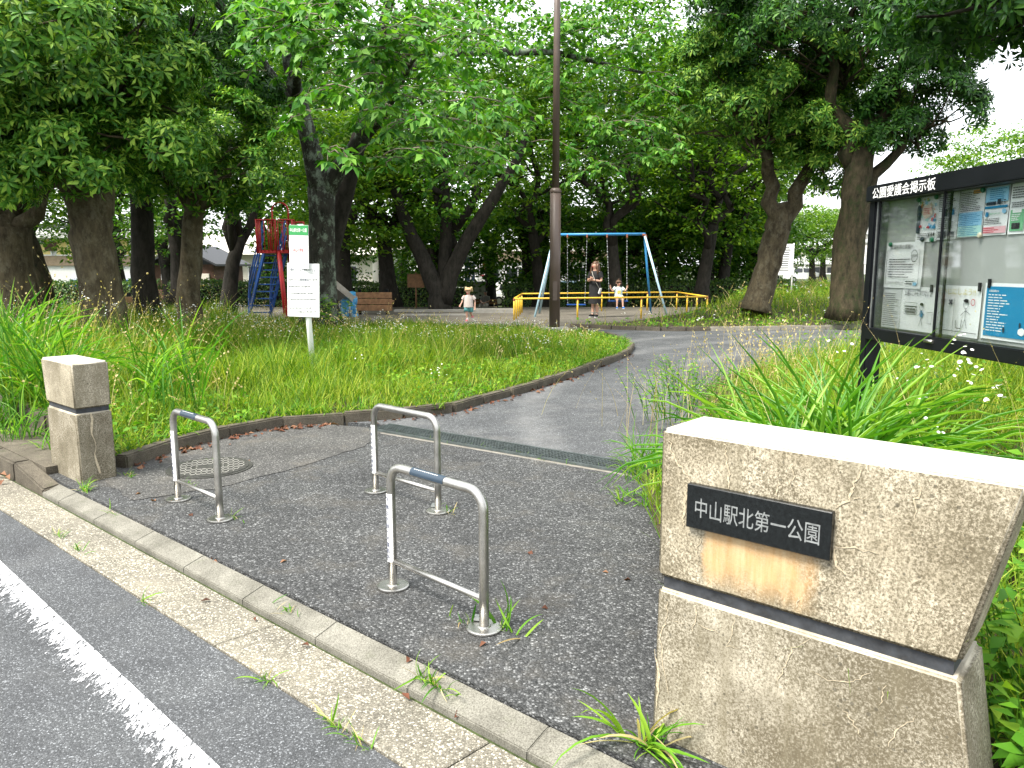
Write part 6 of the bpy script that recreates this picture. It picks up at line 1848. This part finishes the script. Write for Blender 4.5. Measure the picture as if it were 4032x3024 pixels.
# ---------------------------------------------------------------- long leaved clumps and single tufts (leaf by leaf)
def arc_leaf(bend, lean, nseg=6, fold=.25, waist=.35):
    V, F = [], []; p = Vector((0, 0, 0))
    for k in range(nseg + 1):
        t = k / nseg; th = lean + bend * t ** 1.3
        if k: p = p + Vector((0, math.sin(th), math.cos(th))) / nseg
        nrm = Vector((0, -math.cos(th), math.sin(th)))
        w = 0.5 * (math.sin(math.pi * min(1, .18 + .82 * t)) ** .6 if t < 1 else 0.02) * (1 - .15 * t)
        V += [p + Vector((-w, 0, 0)) - nrm * (-fold * w) * .12, p, p + Vector((w, 0, 0)) - nrm * (-fold * w) * .12]
    for k in range(nseg):
        a = 3 * k; F += [(a, a + 1, a + 4, a + 3), (a + 1, a + 2, a + 5, a + 4)]
    return V, F
def leaf_set(width, specs, mat, name='leaf'):
    out = []
    for bend, lean in specs:
        V, F = arc_leaf(bend, lean)
        V = [(v[0] * width, v[1], v[2]) for v in V]
        me = np_mesh(name, V, F, True); me.materials.append(mat); out.append(me)
    return out
LONG = leaf_set(.019, [(1.4, .1), (1.9, .15), (2.3, .2), (1.1, .3), (1.6, .45), (2.1, .4), (.7, .15), (2.6, .25)], M['long_leaf'])
TALL = leaf_set(.016, [(.6, .05), (1.0, .1), (1.4, .1), (.4, .2), (1.8, .15), (1.1, .35)], M['long_leaf'])
TUFT = leaf_set(.07, [(.6, .3), (1.1, .4), (1.4, .6), (.5, .8), (.9, .1), (.4, 1.0)], M['weed'], 'blade')
def clump(name, loc, meshes, n, length, spread, label, cat='plant', group=None, part='leaf', wide=1.0):
    root = empty(name, loc, 0, label, cat, group)
    for i in range(n):
        a = random.uniform(0, 2 * math.pi); r = spread * math.sqrt(random.random()); L = random.uniform(*length)
        ar = random.uniform(0, 2 * math.pi)
        link(part, random.choice(meshes), None, root, (math.cos(ar) * r, math.sin(ar) * r, -.01), (random.uniform(-.15, .15), random.uniform(-.15, .15), a), (L * wide * random.uniform(.8, 1.2), L, L))
    return root
random.seed(44)
clump('grass_clump', (1.62, 4.05, .12), LONG, 300, (.8, 1.25), .34, 'big clump of long arching green leaves right behind the name stone', group='long leaved grass clumps')
clump('grass_clump', (2.05, 4.5, .12), LONG, 300, (.8, 1.25), .36, 'second arching grass clump right beside the big one behind the name stone', group='long leaved grass clumps')
clump('grass_clump', (2.5, 4.7, .12), LONG, 60, (.5, .85), .25, 'smaller arching grass clump under the notice board', group='long leaved grass clumps')
for i, (x, y, n_, l_, lab) in enumerate([(-4.55, 7.3, 90, (.75, 1.25), 'arching tall grass clump right behind the small gate stone'),
        (-5.6, 8.6, 90, (.9, 1.5), 'tall upright grass clump at the left picture edge'), (-3.75, 8.3, 46, (.7, 1.25), 'tall grass clump between gate stone and white sign pole'),
        (-5.2, 7.0, 80, (.7, 1.2), 'grass clump hanging over the street verge at far left'), (-3.3, 7.3, 40, (.5, .95), 'loose tall grass just right of the small gate stone'), (-6.6, 10.0, 60, (.9, 1.4), 'tall grass clump in front of the nearest evergreen trunk')]):
    clump('grass_clump', (x, y, .15), TALL, n_, l_, .38, lab, group='tall grass clumps of the left lawn')
DRY = leaf_set(.05, [(.6, .5), (1.2, .7), (.4, 1.1)], M['straw'], 'dry_blade')
def tuft(x, y, n, l, label, z=0.0, spread=.045):
    c_ = x * NX + y * NY; z = -.056 if c_ < 1.79 else (-.022 if c_ < 1.92 else z)      # gutter, kerb or apron level
    l *= 1.15; n = int(n * 1.7); root = empty('weed_tuft', (x, y, z), 0, label, 'weed', 'weeds sprouting from the pavement')
    a0 = random.uniform(0, 6.3); ax = ROAD_A
    for i in range(n + 3):
        dry = i >= n - max(1, n // 7); a = a0 + random.gauss(0, 1.3); r = random.gauss(0, spread)
        L = random.uniform(l * .3, l) * random.choice((.6, 1, 1, 1.15))
        link('dry_blade' if dry else 'blade', random.choice(DRY if dry else TUFT), None, root, (math.cos(ax) * r + random.gauss(0, .008), math.sin(ax) * r + random.gauss(0, .008), -.006), (random.gauss(0, .3), random.gauss(0, .3), a), (L * random.uniform(.6, 1.2), L, L * random.uniform(.7, 1.1)))
for a in [(-0.30, 2.72, 26, .13, 'leafy weed tuft on the entrance kerb left of the near barrier foot'), (-0.02, 3.10, 10, .20, 'tall weed at the right foot of the nearest barrier'),
          (-0.20, 3.17, 6, .11, 'small weed left of the right foot of the nearest barrier'), (0.44, 2.30, 26, .26, 'weed tuft at the foot of the big name stone'),
          (-1.06, 3.36, 12, .07, 'small weed tuft on the kerb between left and near barriers'), (-1.74, 4.60, 8, .09, 'small weed at the right foot of the left barrier'),
          (-2.52, 4.72, 9, .08, 'small weed on the kerb left of the left barrier'), (-2.98, 5.18, 24, .13, 'dense weed tuft at the front corner of the small gate stone'),
          (-2.72, 4.43, 16, .09, 'weed tuft at the gutter edge farthest left'), (-2.48, 4.20, 14, .08, 'second weed tuft from the left along the gutter edge'),
          (-1.76, 3.50, 8, .10, 'third weed tuft from the left along the gutter edge'), (-0.97, 2.82, 12, .09, 'fourth weed tuft along the gutter edge'),
          (-0.62, 2.50, 14, .10, 'fifth weed tuft along the gutter edge'), (-0.53, 2.42, 10, .08, 'weed tuft along the gutter edge nearest the camera'),
          (-0.42, 4.72, 8, .10, 'weed at the right foot of the farthest barrier'), (-2.30, 5.30, 14, .06, 'flat weed line left of the manhole cover'),
          (-2.86, 5.55, 22, .09, 'round leaved weed at the park side of the small gate stone'), (-2.42, 5.98, 6, .06, 'tiny weed behind the manhole cover')]:
    tuft(*a)
for k in range(11):
    t = k / 10
    tuft(-1.05 + 1.85 * t + random.uniform(-.05, .05), 6.98 - 1.28 * t, 9, .055, 'low weeds in the joint along the street side of the grating', 0, .07)
clump('grass_tuft', (0.98, 5.45, .0), TALL, 70, (.25, .55), .16, 'grassy tuft at the right end of the drain grating', group='grass tufts on the path edge')
clump('grass_tuft', (0.83, 4.95, .0), TUFT, 60, (.08, .16), .16, 'leafy low weeds beside the right end of the grating', group='grass tufts on the path edge', part='blade')
random.seed(3)
for k in range(90):          # grass hanging over the lawn kerb
    i = random.randint(0, len(K1) - 4); p = lerp(K1[i], K1[i + 1], random.random())
    clump('kerb_grass', (p[0] - .10, p[1] + .08, .07), TUFT, 9, (.10, .22), .07, 'grass hanging over the stones of the lawn kerb', 'grass tuft', 'grass tufts over the lawn kerb', 'blade')

for k in range(16):
    p = rd(random.uniform(-10.5, -6.75), random.uniform(2.0, 2.36))
    clump('verge_grass', (p[0], p[1], .06), TUFT if k % 3 else TALL, 16, (.10, .26) if k % 3 else (.3, .6), .09, 'grass tuft on the verge left of the small gate stone', 'grass tuft', 'grass tufts on the verge', 'blade')
# leafy bush beside the name stone
def leafy_plant(name, loc, h, nst, r, size, label, mat='weed', nparts=120):
    root = empty(name, loc, 0, label, 'plant')
    b = MB(); O, Y = [], []
    for s in range(nst):
        a = random.uniform(0, 2 * math.pi); q = Vector((math.cos(a) * r * random.random(), math.sin(a) * r * random.random(), 0))
        e = q + Vector((math.cos(a) * r * random.uniform(.2, .9), math.sin(a) * r * random.uniform(.2, .9), h * random.uniform(.6, 1)))
        m = (q + e) / 2 + Vector((0, 0, h * .12)); pts = [q, m, e]
        b.tube(pts, [.004, .003, .0015], 4, False)
        for k in range(12):
            t = .2 + .8 * k / 11; p = q * (1 - t) ** 2 + m * 2 * t * (1 - t) + e * t * t
            aa = k * 2.4; O.append(p); Y.append(Vector((math.cos(aa), math.sin(aa), random.uniform(-.25, .45))))
    b.build('stems', M['grass_deep'], root)
    O = np.array([tuple(v) for v in O]); Y = np.array([tuple(v) for v in Y])
    X, Y, Z = frames(Y, np.array((0, 0, 1.0)) + rng.normal(0, .25, (len(Y), 3)))
    leafy('foliage', T_OVATE, O, X, Y, Z, size * rng.uniform(.6, 1.2, len(O)), M[mat], root, nparts)
leafy_plant('leafy_weed', (1.52, 1.98, .0), .55, 34, .26, .075, 'leafy weeds growing up beside the right end of the name stone')
leafy_plant('leafy_weed', (1.72, 2.35, .05), .75, 26, .26, .08, 'taller leafy weeds behind the right end of the name stone')
leafy_plant('leafy_weed', (2.22, 3.45, .1), .62, 40, .42, .085, 'broad leaved plant with white flowers at the right picture edge')
leafy_plant('leafy_weed', (-4.05, 16.9, .25), .75, 10, .35, .16, 'broad leaved plant at the foot of the cherry trunk', nparts=40)
leafy_plant('leafy_weed', (1.5, 7.2, .1), .5, 30, .35, .05, 'fine leaved weeds at the path edge behind the grating', nparts=0)
leafy_plant('leafy_weed', (1.9, 8.3, .1), .5, 30, .4, .055, 'light green weeds at the path bend left of the straw stalks', nparts=0)

# dry leaves lying about
LV = []
for k in range(3):
    V, F = T_OVATE; V = V.copy(); V[:, 2] += np.array([0, .12 + .08 * k, .10, 0, .16 - .1 * k]); V[:, 0] *= .8 + .2 * k
    me = np_mesh('fallen_leaf', V, F); me.materials.append(M['litter']); LV.append(me)
random.seed(9)
def litter(x, y, z, s, lab, grp):
    o = link('fallen_leaf', random.choice(LV), None, None, (x, y, z + .004), (random.uniform(-.2, .2), random.uniform(-.2, .2), random.uniform(0, 6.3)), (s, s, s))
    tag(o, lab, 'fallen leaf', grp)
for k in range(190):
    i = random.choice([0, 1, 1, 2, 2, 3, 3, 4, 5, 6, 7, 8, 9]); p = lerp(K1[i], K1[i + 1], random.random())
    q = Vector((K1[i + 1][1] - K1[i][1], -(K1[i + 1][0] - K1[i][0]))).normalized() * (.075 + abs(random.gauss(0, .07)))
    litter(p[0] + q.x, p[1] + q.y, .006, random.uniform(.04, .085), 'dry brown leaf lying along the foot of the lawn kerb', 'dry leaves along the lawn kerb')
for k in range(26):
    t, c = random.uniform(-6.6, -1.2), random.choice([1.80, 1.80, 1.9, 1.7, 2.2, 2.6, 3.1])
    p = rd(t, c + random.gauss(0, .03)); litter(p[0], p[1], .0 if c > 1.95 else (-.02 if c > 1.85 else -.062), random.uniform(.03, .06), 'single dry leaf lying on the entrance pavement or gutter', 'dry leaves on the entrance pavement')
for k in range(24):
    p = rd(random.uniform(-7.3, -6.55), random.uniform(1.60, 1.80)); litter(p[0], p[1], -.055 + random.uniform(0, .015), random.uniform(.05, .09), 'dry leaf in the gutter heap left of the small gate stone', 'heap of dry leaves in the gutter')
# ---------------------------------------------------------------- people
PENDING = []
def skin_obj(name, verts, edges, radii, mat, parent, subs=2):
    me = bpy.data.meshes.new(name); me.from_pydata(verts, edges, [])
    me.materials.append(mat)
    o = bpy.data.objects.new(name, me); COL.objects.link(o); o.parent = parent
    m = o.modifiers.new('skin', 'SKIN'); m.use_smooth_shade = True
    s = o.modifiers.new('sub', 'SUBSURF'); s.levels = subs; s.render_levels = subs
    sv = me.skin_vertices[0].data
    for i, r in enumerate(radii): sv[i].radius = (r, r) if not hasattr(r, '__len__') else r
    sv[0].use_root = True
    return o

def person(loc, rz, H, J, label, name='person', cat='person'):
    """J: joint name -> (x,y,z) in metres, x right of the person, y forward is -y; builds one continuous body"""
    root = empty(name, loc, rz, label, cat)
    k = H
    names = ['pelvis', 'belly', 'chest', 'neckb', 'neck', 'head', 'headtop']
    V = [J[n] for n in names]; E_ = [(i, i + 1) for i in range(6)]
    Rr = [(.085 * k, .066 * k), (.074 * k, .058 * k), (.088 * k, .062 * k), (.040 * k, .038 * k), (.031 * k, .033 * k), (J.get('hw', .052) * k, J.get('hw', .052) * 1.15 * k), (.034 * k, .036 * k)]
    def chain(start, pts, rad):
        prev = start
        for p, r in zip(pts, rad):
            V.append(p); Rr.append(r * k); E_.append((prev, len(V) - 1)); prev = len(V) - 1
        return prev
    for s in ('l', 'r'):
        chain(0, [J['hip_' + s], J['knee_' + s], J['ankle_' + s], J['toe_' + s]], [.054, .036, .024, .022])
        w = chain(2, [J['sh_' + s], J['elbow_' + s], J['wrist_' + s]], [.034, .024, .0165])
        wr = Vector(J['wrist_' + s]); el = Vector(J['elbow_' + s]); d = Vector(J.get('hdir_' + s, (wr - el))).normalized()
        sd = d.cross(Vector((0, 1, 0.3))).normalized()
        palm = wr + d * .045 * k
        V.append(tuple(palm)); Rr.append(.020 * k); E_.append((w, len(V) - 1)); pi = len(V) - 1
        curl = Vector(J.get('curl_' + s, (0, -1, -.4))).normalized()
        for i, (off, ln) in enumerate(((-.020, .030), (-.007, .036), (.006, .034), (.018, .027))):
            a = palm + sd * off * k + d * .022 * k; c = a + (d * .7 + curl * .5) * ln * k; e = c + (d * .3 + curl * .9) * ln * .6 * k
            chain(pi, [tuple(a), tuple(c), tuple(e)], [.0062, .0056, .005])
        a = wr + d * .02 * k - sd * .022 * k
        chain(pi, [tuple(a), tuple(a + (d * .6 - sd * .5 + curl * .4) * .03 * k)], [.0066, .0056])
    skin_obj('body', V, E_, Rr, M['skin'], root)
    # face
    hd = Vector(J['head']); hw = J.get('hw', .052) * k * 1.1
    f = Vector(J.get('face', (0, -1, 0))).normalized(); rt = f.cross(Vector((0, 0, 1))).normalized()
    b = MB(); b.ball(hd + f * hw * 1.05 - Vector((0, 0, hw * .15)), (hw * .14, hw * .14, hw * .22), 8, 6); b.build('nose', M['skin'], root)
    for s in (-1, 1):
        MB().ball(hd + f * hw * .93 + rt * s * hw * .38 + Vector((0, 0, hw * .12)), hw * .075, 8, 6).build('eye', M['black'], root)
        MB().ball(hd + rt * s * hw * 1.0 - f * hw * .05, (hw * .14, hw * .22, hw * .28), 8, 6).build('ear', M['skin'], root)
    MB().ball(hd + f * hw * .93 - Vector((0, 0, hw * .52)), (hw * .26, hw * .14, hw * .09), 8, 5).build('mouth', M['red_ink'], root)
    return root
def loft(rings, name, mat, parent, n=16, closed=False):
    """rings: (centre, rx, ry)"""
    V, F = [], []
    for c, rx, ry in rings:
        for k in range(n):
            a = 2 * math.pi * k / n; w = 1 + .035 * math.sin(5 * a + c[2] * 9)
            V.append((c[0] + rx * math.cos(a) * w, c[1] + ry * math.sin(a) * w, c[2]))
    for i in range(len(rings) - 1):
        for k in range(n): F.append((i * n + k, i * n + (k + 1) % n, (i + 1) * n + (k + 1) % n, (i + 1) * n + k))
    if closed: F.append(tuple(range(n))); F.append(tuple((len(rings) - 1) * n + k for k in reversed(range(n))))
    return MB().add(V, F, 0, True).build(name, mat, parent)
def sleeve_(a, c, r0, r1, mat, parent, name='sleeve'):
    return MB().tube([a, lerp(a, c, .5), c], [r0, (r0 + r1) / 2 * 1.03, r1], 12, False).build(name, mat, parent)
def shoe(p, toe, k, mat, parent, sole=None):
    p, toe = Vector(p), Vector(toe); d = (toe - p); d.z = 0; d = d.normalized() if d.length > 1e-4 else Vector((0, -1, 0)); a = math.atan2(d.y, d.x)
    o = MB().ball((0, 0, 0), (.085 * k, .032 * k, .034 * k), 12, 8).build('shoe', mat, parent, loc=p + d * .035 * k - Vector((0, 0, .004 * k)), rot=(0, 0, a))
    MB().ball((0, 0, 0), (.09 * k, .034 * k, .010 * k), 12, 6).build('sole', sole or M['white_plain'], o, loc=(0, 0, -.028 * k))
    return o

# woman in a black dress, half turned, hands together, strap across
H = 1.66
Jw = dict(pelvis=(0, 0, .90), belly=(0, 0, 1.03), chest=(0, .0, 1.24), neckb=(0, .0, 1.38), neck=(0, -.01, 1.44), head=(0, -.03, 1.545), headtop=(0, -.02, 1.61),
          hip_l=(.085, 0, .86), knee_l=(.075, .0, .47), ankle_l=(.06, .03, .075), toe_l=(.07, -.10, .035),
          hip_r=(-.085, 0, .86), knee_r=(-.07, -.01, .47), ankle_r=(-.06, .0, .075), toe_r=(-.10, -.13, .035),
          sh_l=(.165, .01, 1.33), elbow_l=(.215, -.02, 1.07), wrist_l=(.06, -.20, 1.10), sh_r=(-.165, .01, 1.33), elbow_r=(-.21, -.03, 1.07), wrist_r=(-.04, -.22, 1.11),
          hdir_l=(-.9, -.35, .25), hdir_r=(.35, -.5, .6), curl_l=(-.5, -.2, -.8), curl_r=(.3, .3, -.8), face=(-.35, -.93, 0))
wo_ = person((2.50, 23.3, 0.02), R(-32), H, Jw, 'woman in a black dress standing beside the swings with hands together')
loft([((0, 0, .40), .20, .19), ((0, 0, .50), .195, .18), ((0, 0, .75), .19, .165), ((0, 0, .92), .185, .15), ((0, 0, 1.04), .155, .125), ((0, 0, 1.15), .16, .13), ((0, 0, 1.26), .175, .125), ((0, 0, 1.345), .15, .095), ((0, 0, 1.385), .075, .062)], 'dress', M['cloth_black'], wo_)
for s in (1, -1): sleeve_((.13 * s, .01, 1.335), (.205 * s, -.005, 1.16), .078, .068, M['cloth_black'], wo_)
MB().tube([(-.10, -.05, 1.39), (-.02, -.135, 1.26), (.09, -.15, 1.05), (.18, -.10, .87)], .012, 6).build('strap', M['concrete_pale'], wo_)
MB().box((.20, -.08, .78), (.05, .11, .18), rot=Matrix.Rotation(.3, 3, 'Y')).build('bag', M['white_off'], wo_, .015)
b = MB(); b.ball((0, .012, 1.575), (.096, .108, .098), 14, 9)
for k in range(15):
    a = R(-10 + k * 14.3); x0, y0 = .088 * math.cos(a), .02 + .095 * math.sin(a)
    b.tube([(x0 * .9, y0 * .8, 1.60), (x0 * 1.12, y0 * 1.1, 1.50), (x0 * 1.25 + random.uniform(-.02, .02), y0 * 1.15, 1.38), (x0 * 1.15 + random.uniform(-.03, .03), y0 * 1.1 - .02, 1.26)], [.028, .034, .034, .016], 7)
for s in (-1, 1): b.tube([(.075 * s, -.05, 1.60), (.095 * s, -.045, 1.50), (.11 * s, -.06, 1.37), (.10 * s, -.085, 1.24)], [.022, .03, .034, .014], 7)
b.build('hair', M['hair_brown'], wo_)
for s in ('l', 'r'): shoe((Jw['ankle_' + s][0], Jw['ankle_' + s][1], .045), Jw['toe_' + s], 1.5, M['cloth_black'], wo_)
for s in ('l', 'r'): MB().tube([(Jw['ankle_' + s][0], Jw['ankle_' + s][1], .05), (Jw['ankle_' + s][0], Jw['ankle_' + s][1], .14)], .045, 10).build('sock', M['cloth_grey'], wo_)
MB().tube([(.09, -.17, 1.093), (.075, -.185, 1.096)], .032, 10).build('watch', M['black'], wo_)

# child on the swing
k = 1.0
Jb = dict(pelvis=(0, 0, .10), belly=(0, .0, .18), chest=(0, .0, .31), neckb=(0, .0, .405), neck=(0, -.005, .43), head=(0, -.02, .515), headtop=(0, -.01, .58), hw=.072,
          hip_l=(.065, -.03, .07), knee_l=(.085, -.22, .05), ankle_l=(.09, -.25, -.19), toe_l=(.10, -.34, -.23), hip_r=(-.065, -.03, .07), knee_r=(-.085, -.22, .05), ankle_r=(-.095, -.25, -.19), toe_r=(-.11, -.34, -.23),
          sh_l=(.115, 0, .375), elbow_l=(.19, -.06, .27), wrist_l=(.255, -.04, .36), sh_r=(-.115, 0, .375), elbow_r=(-.19, -.06, .27), wrist_r=(-.255, -.04, .36), hdir_l=(.2, .1, 1), hdir_r=(-.2, .1, 1), curl_l=(-.2, -1, .2), curl_r=(.2, -1, .2), face=(.15, -1, -.05))
bo = person((3.26, SY0 - 0.57, 0.505), R(6), 1.0, Jb, 'child in a pale shirt sitting on the swing holding both chains')
loft([((0, 0, .06), .125, .105), ((0, 0, .16), .125, .10), ((0, 0, .27), .125, .092), ((0, 0, .36), .115, .08), ((0, 0, .405), .055, .05)], 'shirt', M['cloth_aqua'], bo)
for s in (1, -1): sleeve_((.10 * s, 0, .375), (.165 * s, -.035, .305), .052, .052, M['cloth_aqua'], bo)
MB().box((0, -.098, .25), (.11, .012, .10)).build('shirt_print', M['p_yellow'], bo, .004, 1)
fl_ = plain('floral_shorts', (0.50, 0.48, 0.34), 0.85, var=0.5, scale=30)
for s in (1, -1): MB().tube([(.045 * s, .02, .075), (.075 * s, -.12, .075), (.085 * s, -.19, .06)], [.082, .078, .070], 12).build('shorts_leg', fl_, bo)
b = MB(); b.ball((0, .006, .548), (.082, .09, .07), 12, 8)
for q in range(9): a = R(-160 + q * 16.5); b.tube([(.07 * math.cos(a), .07 * math.sin(a), .575), (.085 * math.cos(a), .088 * math.sin(a), .53)], [.022, .012], 6)
b.tube([(0, 0, .60), (.015, .0, .66)], [.02, .008], 6)
b.build('hair', M['hair_brown'], bo)
for s in ('l', 'r'): shoe((Jb['ankle_' + s][0], Jb['ankle_' + s][1] - .01, -.215), Jb['toe_' + s], 1.05, M['blue_panel'], bo)

# girl walking
Jg = dict(pelvis=(0, 0, .44), belly=(0, 0, .51), chest=(0, -.005, .64), neckb=(0, -.01, .735), neck=(0, -.015, .76), head=(0, -.045, .845), headtop=(0, -.035, .915), hw=.072,
          hip_l=(.055, 0, .41), knee_l=(.05, .03, .24), ankle_l=(.04, .20, .16), toe_l=(.045, .19, .08), hip_r=(-.055, 0, .41), knee_r=(-.045, -.05, .24), ankle_r=(-.035, -.03, .055), toe_r=(-.035, -.12, .03),
          sh_l=(.115, 0, .705), elbow_l=(.175, .02, .57), wrist_l=(.185, -.02, .43), sh_r=(-.115, 0, .705), elbow_r=(-.175, .02, .58), wrist_r=(-.20, -.09, .48), curl_l=(-.4, -.8, -.2), curl_r=(.4, -.8, 0), face=(-.15, -.9, -.35))
gi = person((-1.19, 21.2, 0.02), R(-12), 0.97, Jg, 'small child in a pale T-shirt and teal shorts walking across the playground')
loft([((0, 0, .405), .142, .112), ((0, 0, .50), .132, .105), ((0, 0, .60), .125, .095), ((0, -.005, .69), .118, .082), ((0, -.01, .738), .055, .05)], 'shirt', M['cloth_pinkgrey'], gi)
for s in (1, -1): sleeve_((.10 * s, 0, .705), (.162 * s, .015, .615), .054, .056, M['cloth_pinkgrey'], gi)
for s, kn in ((1, (.05, .022, .28)), (-1, (-.048, -.036, .28))): MB().tube([(.045 * s, 0, .45), lerp((.055 * s, 0, .42), kn, .5), kn], [.085, .077, .074], 12).build('shorts_leg', M['cloth_teal'], gi)
b = MB(); b.ball((0, -.012, .872), (.084, .088, .072), 12, 8)
for s in (-1, 1): b.ball((.075 * s, .015, .92), (.038, .038, .042), 8, 6); b.tube([(.08 * s, .02, .91), (.10 * s, .03, .86), (.10 * s, .03, .82)], [.028, .024, .008], 6)
for q in range(9): a = R(-160 + q * 16.5); b.tube([(.07 * math.cos(a), -.03 + .066 * math.sin(a), .90), (.083 * math.cos(a), -.03 + .085 * math.sin(a), .865)], [.02, .010], 6)
b.build('hair', M['hair_fair'], gi)
pk = plain('pink_shoe', (0.55, 0.16, 0.18), 0.6)
shoe((-.035, -.03, .04), Jg['toe_r'], 1.1, pk, gi); shoe((.042, .20, .125), (.042, .21, 0), 1.1, pk, gi)
for p_ in ((-.035, -.03, .05), ): MB().tube([p_, (p_[0], p_[1], .12)], .03, 8).build('sock', M['white_plain'], gi)

# seated figure on the far bench
Js = dict(pelvis=(0, 0, .10), belly=(0, .02, .24), chest=(0, .04, .42), neckb=(0, .02, .55), neck=(0, .0, .60), head=(0, -.03, .70), headtop=(0, -.02, .77),
          hip_l=(.085, -.05, .08), knee_l=(.10, -.42, .10), ankle_l=(.10, -.45, -.32), toe_l=(.10, -.58, -.37), hip_r=(-.085, -.05, .08), knee_r=(-.10, -.42, .10), ankle_r=(-.10, -.45, -.32), toe_r=(-.10, -.58, -.37),
          sh_l=(.17, .03, .50), elbow_l=(.22, -.08, .27), wrist_l=(.06, -.26, .20), sh_r=(-.17, .03, .50), elbow_r=(-.22, -.08, .27), wrist_r=(-.04, -.28, .20), face=(-.2, -1, -.2))
pe_ = person((-1.32, 38.5, -0.47), R(-20), 1.5, Js, 'person in a grey top seated on the far bench by the cabinet')
loft([((0, 0, .05), .18, .15), ((0, .02, .22), .175, .14), ((0, .035, .40), .19, .13), ((0, .03, .50), .16, .10), ((0, .02, .555), .07, .06)], 'top', M['cloth_grey'], pe_)
for s in (1, -1):
    sleeve_((.15 * s, .03, .50), (.215 * s, -.07, .30), .07, .06, M['cloth_grey'], pe_)
    MB().tube([(.07 * s, .0, .09), (.10 * s, -.40, .10), (.10 * s, -.45, -.28)], [.10, .085, .06], 12).build('trouser_leg', M['cloth_pinkgrey'], pe_)
MB().ball((0, -.01, .745), (.09, .10, .075), 12, 8).build('hair', M['cloth_grey'], pe_)
for s in ('l', 'r'): shoe((Js['ankle_' + s][0], Js['ankle_' + s][1], -.41), Js['toe_' + s], 1.5, M['white_plain'], pe_)
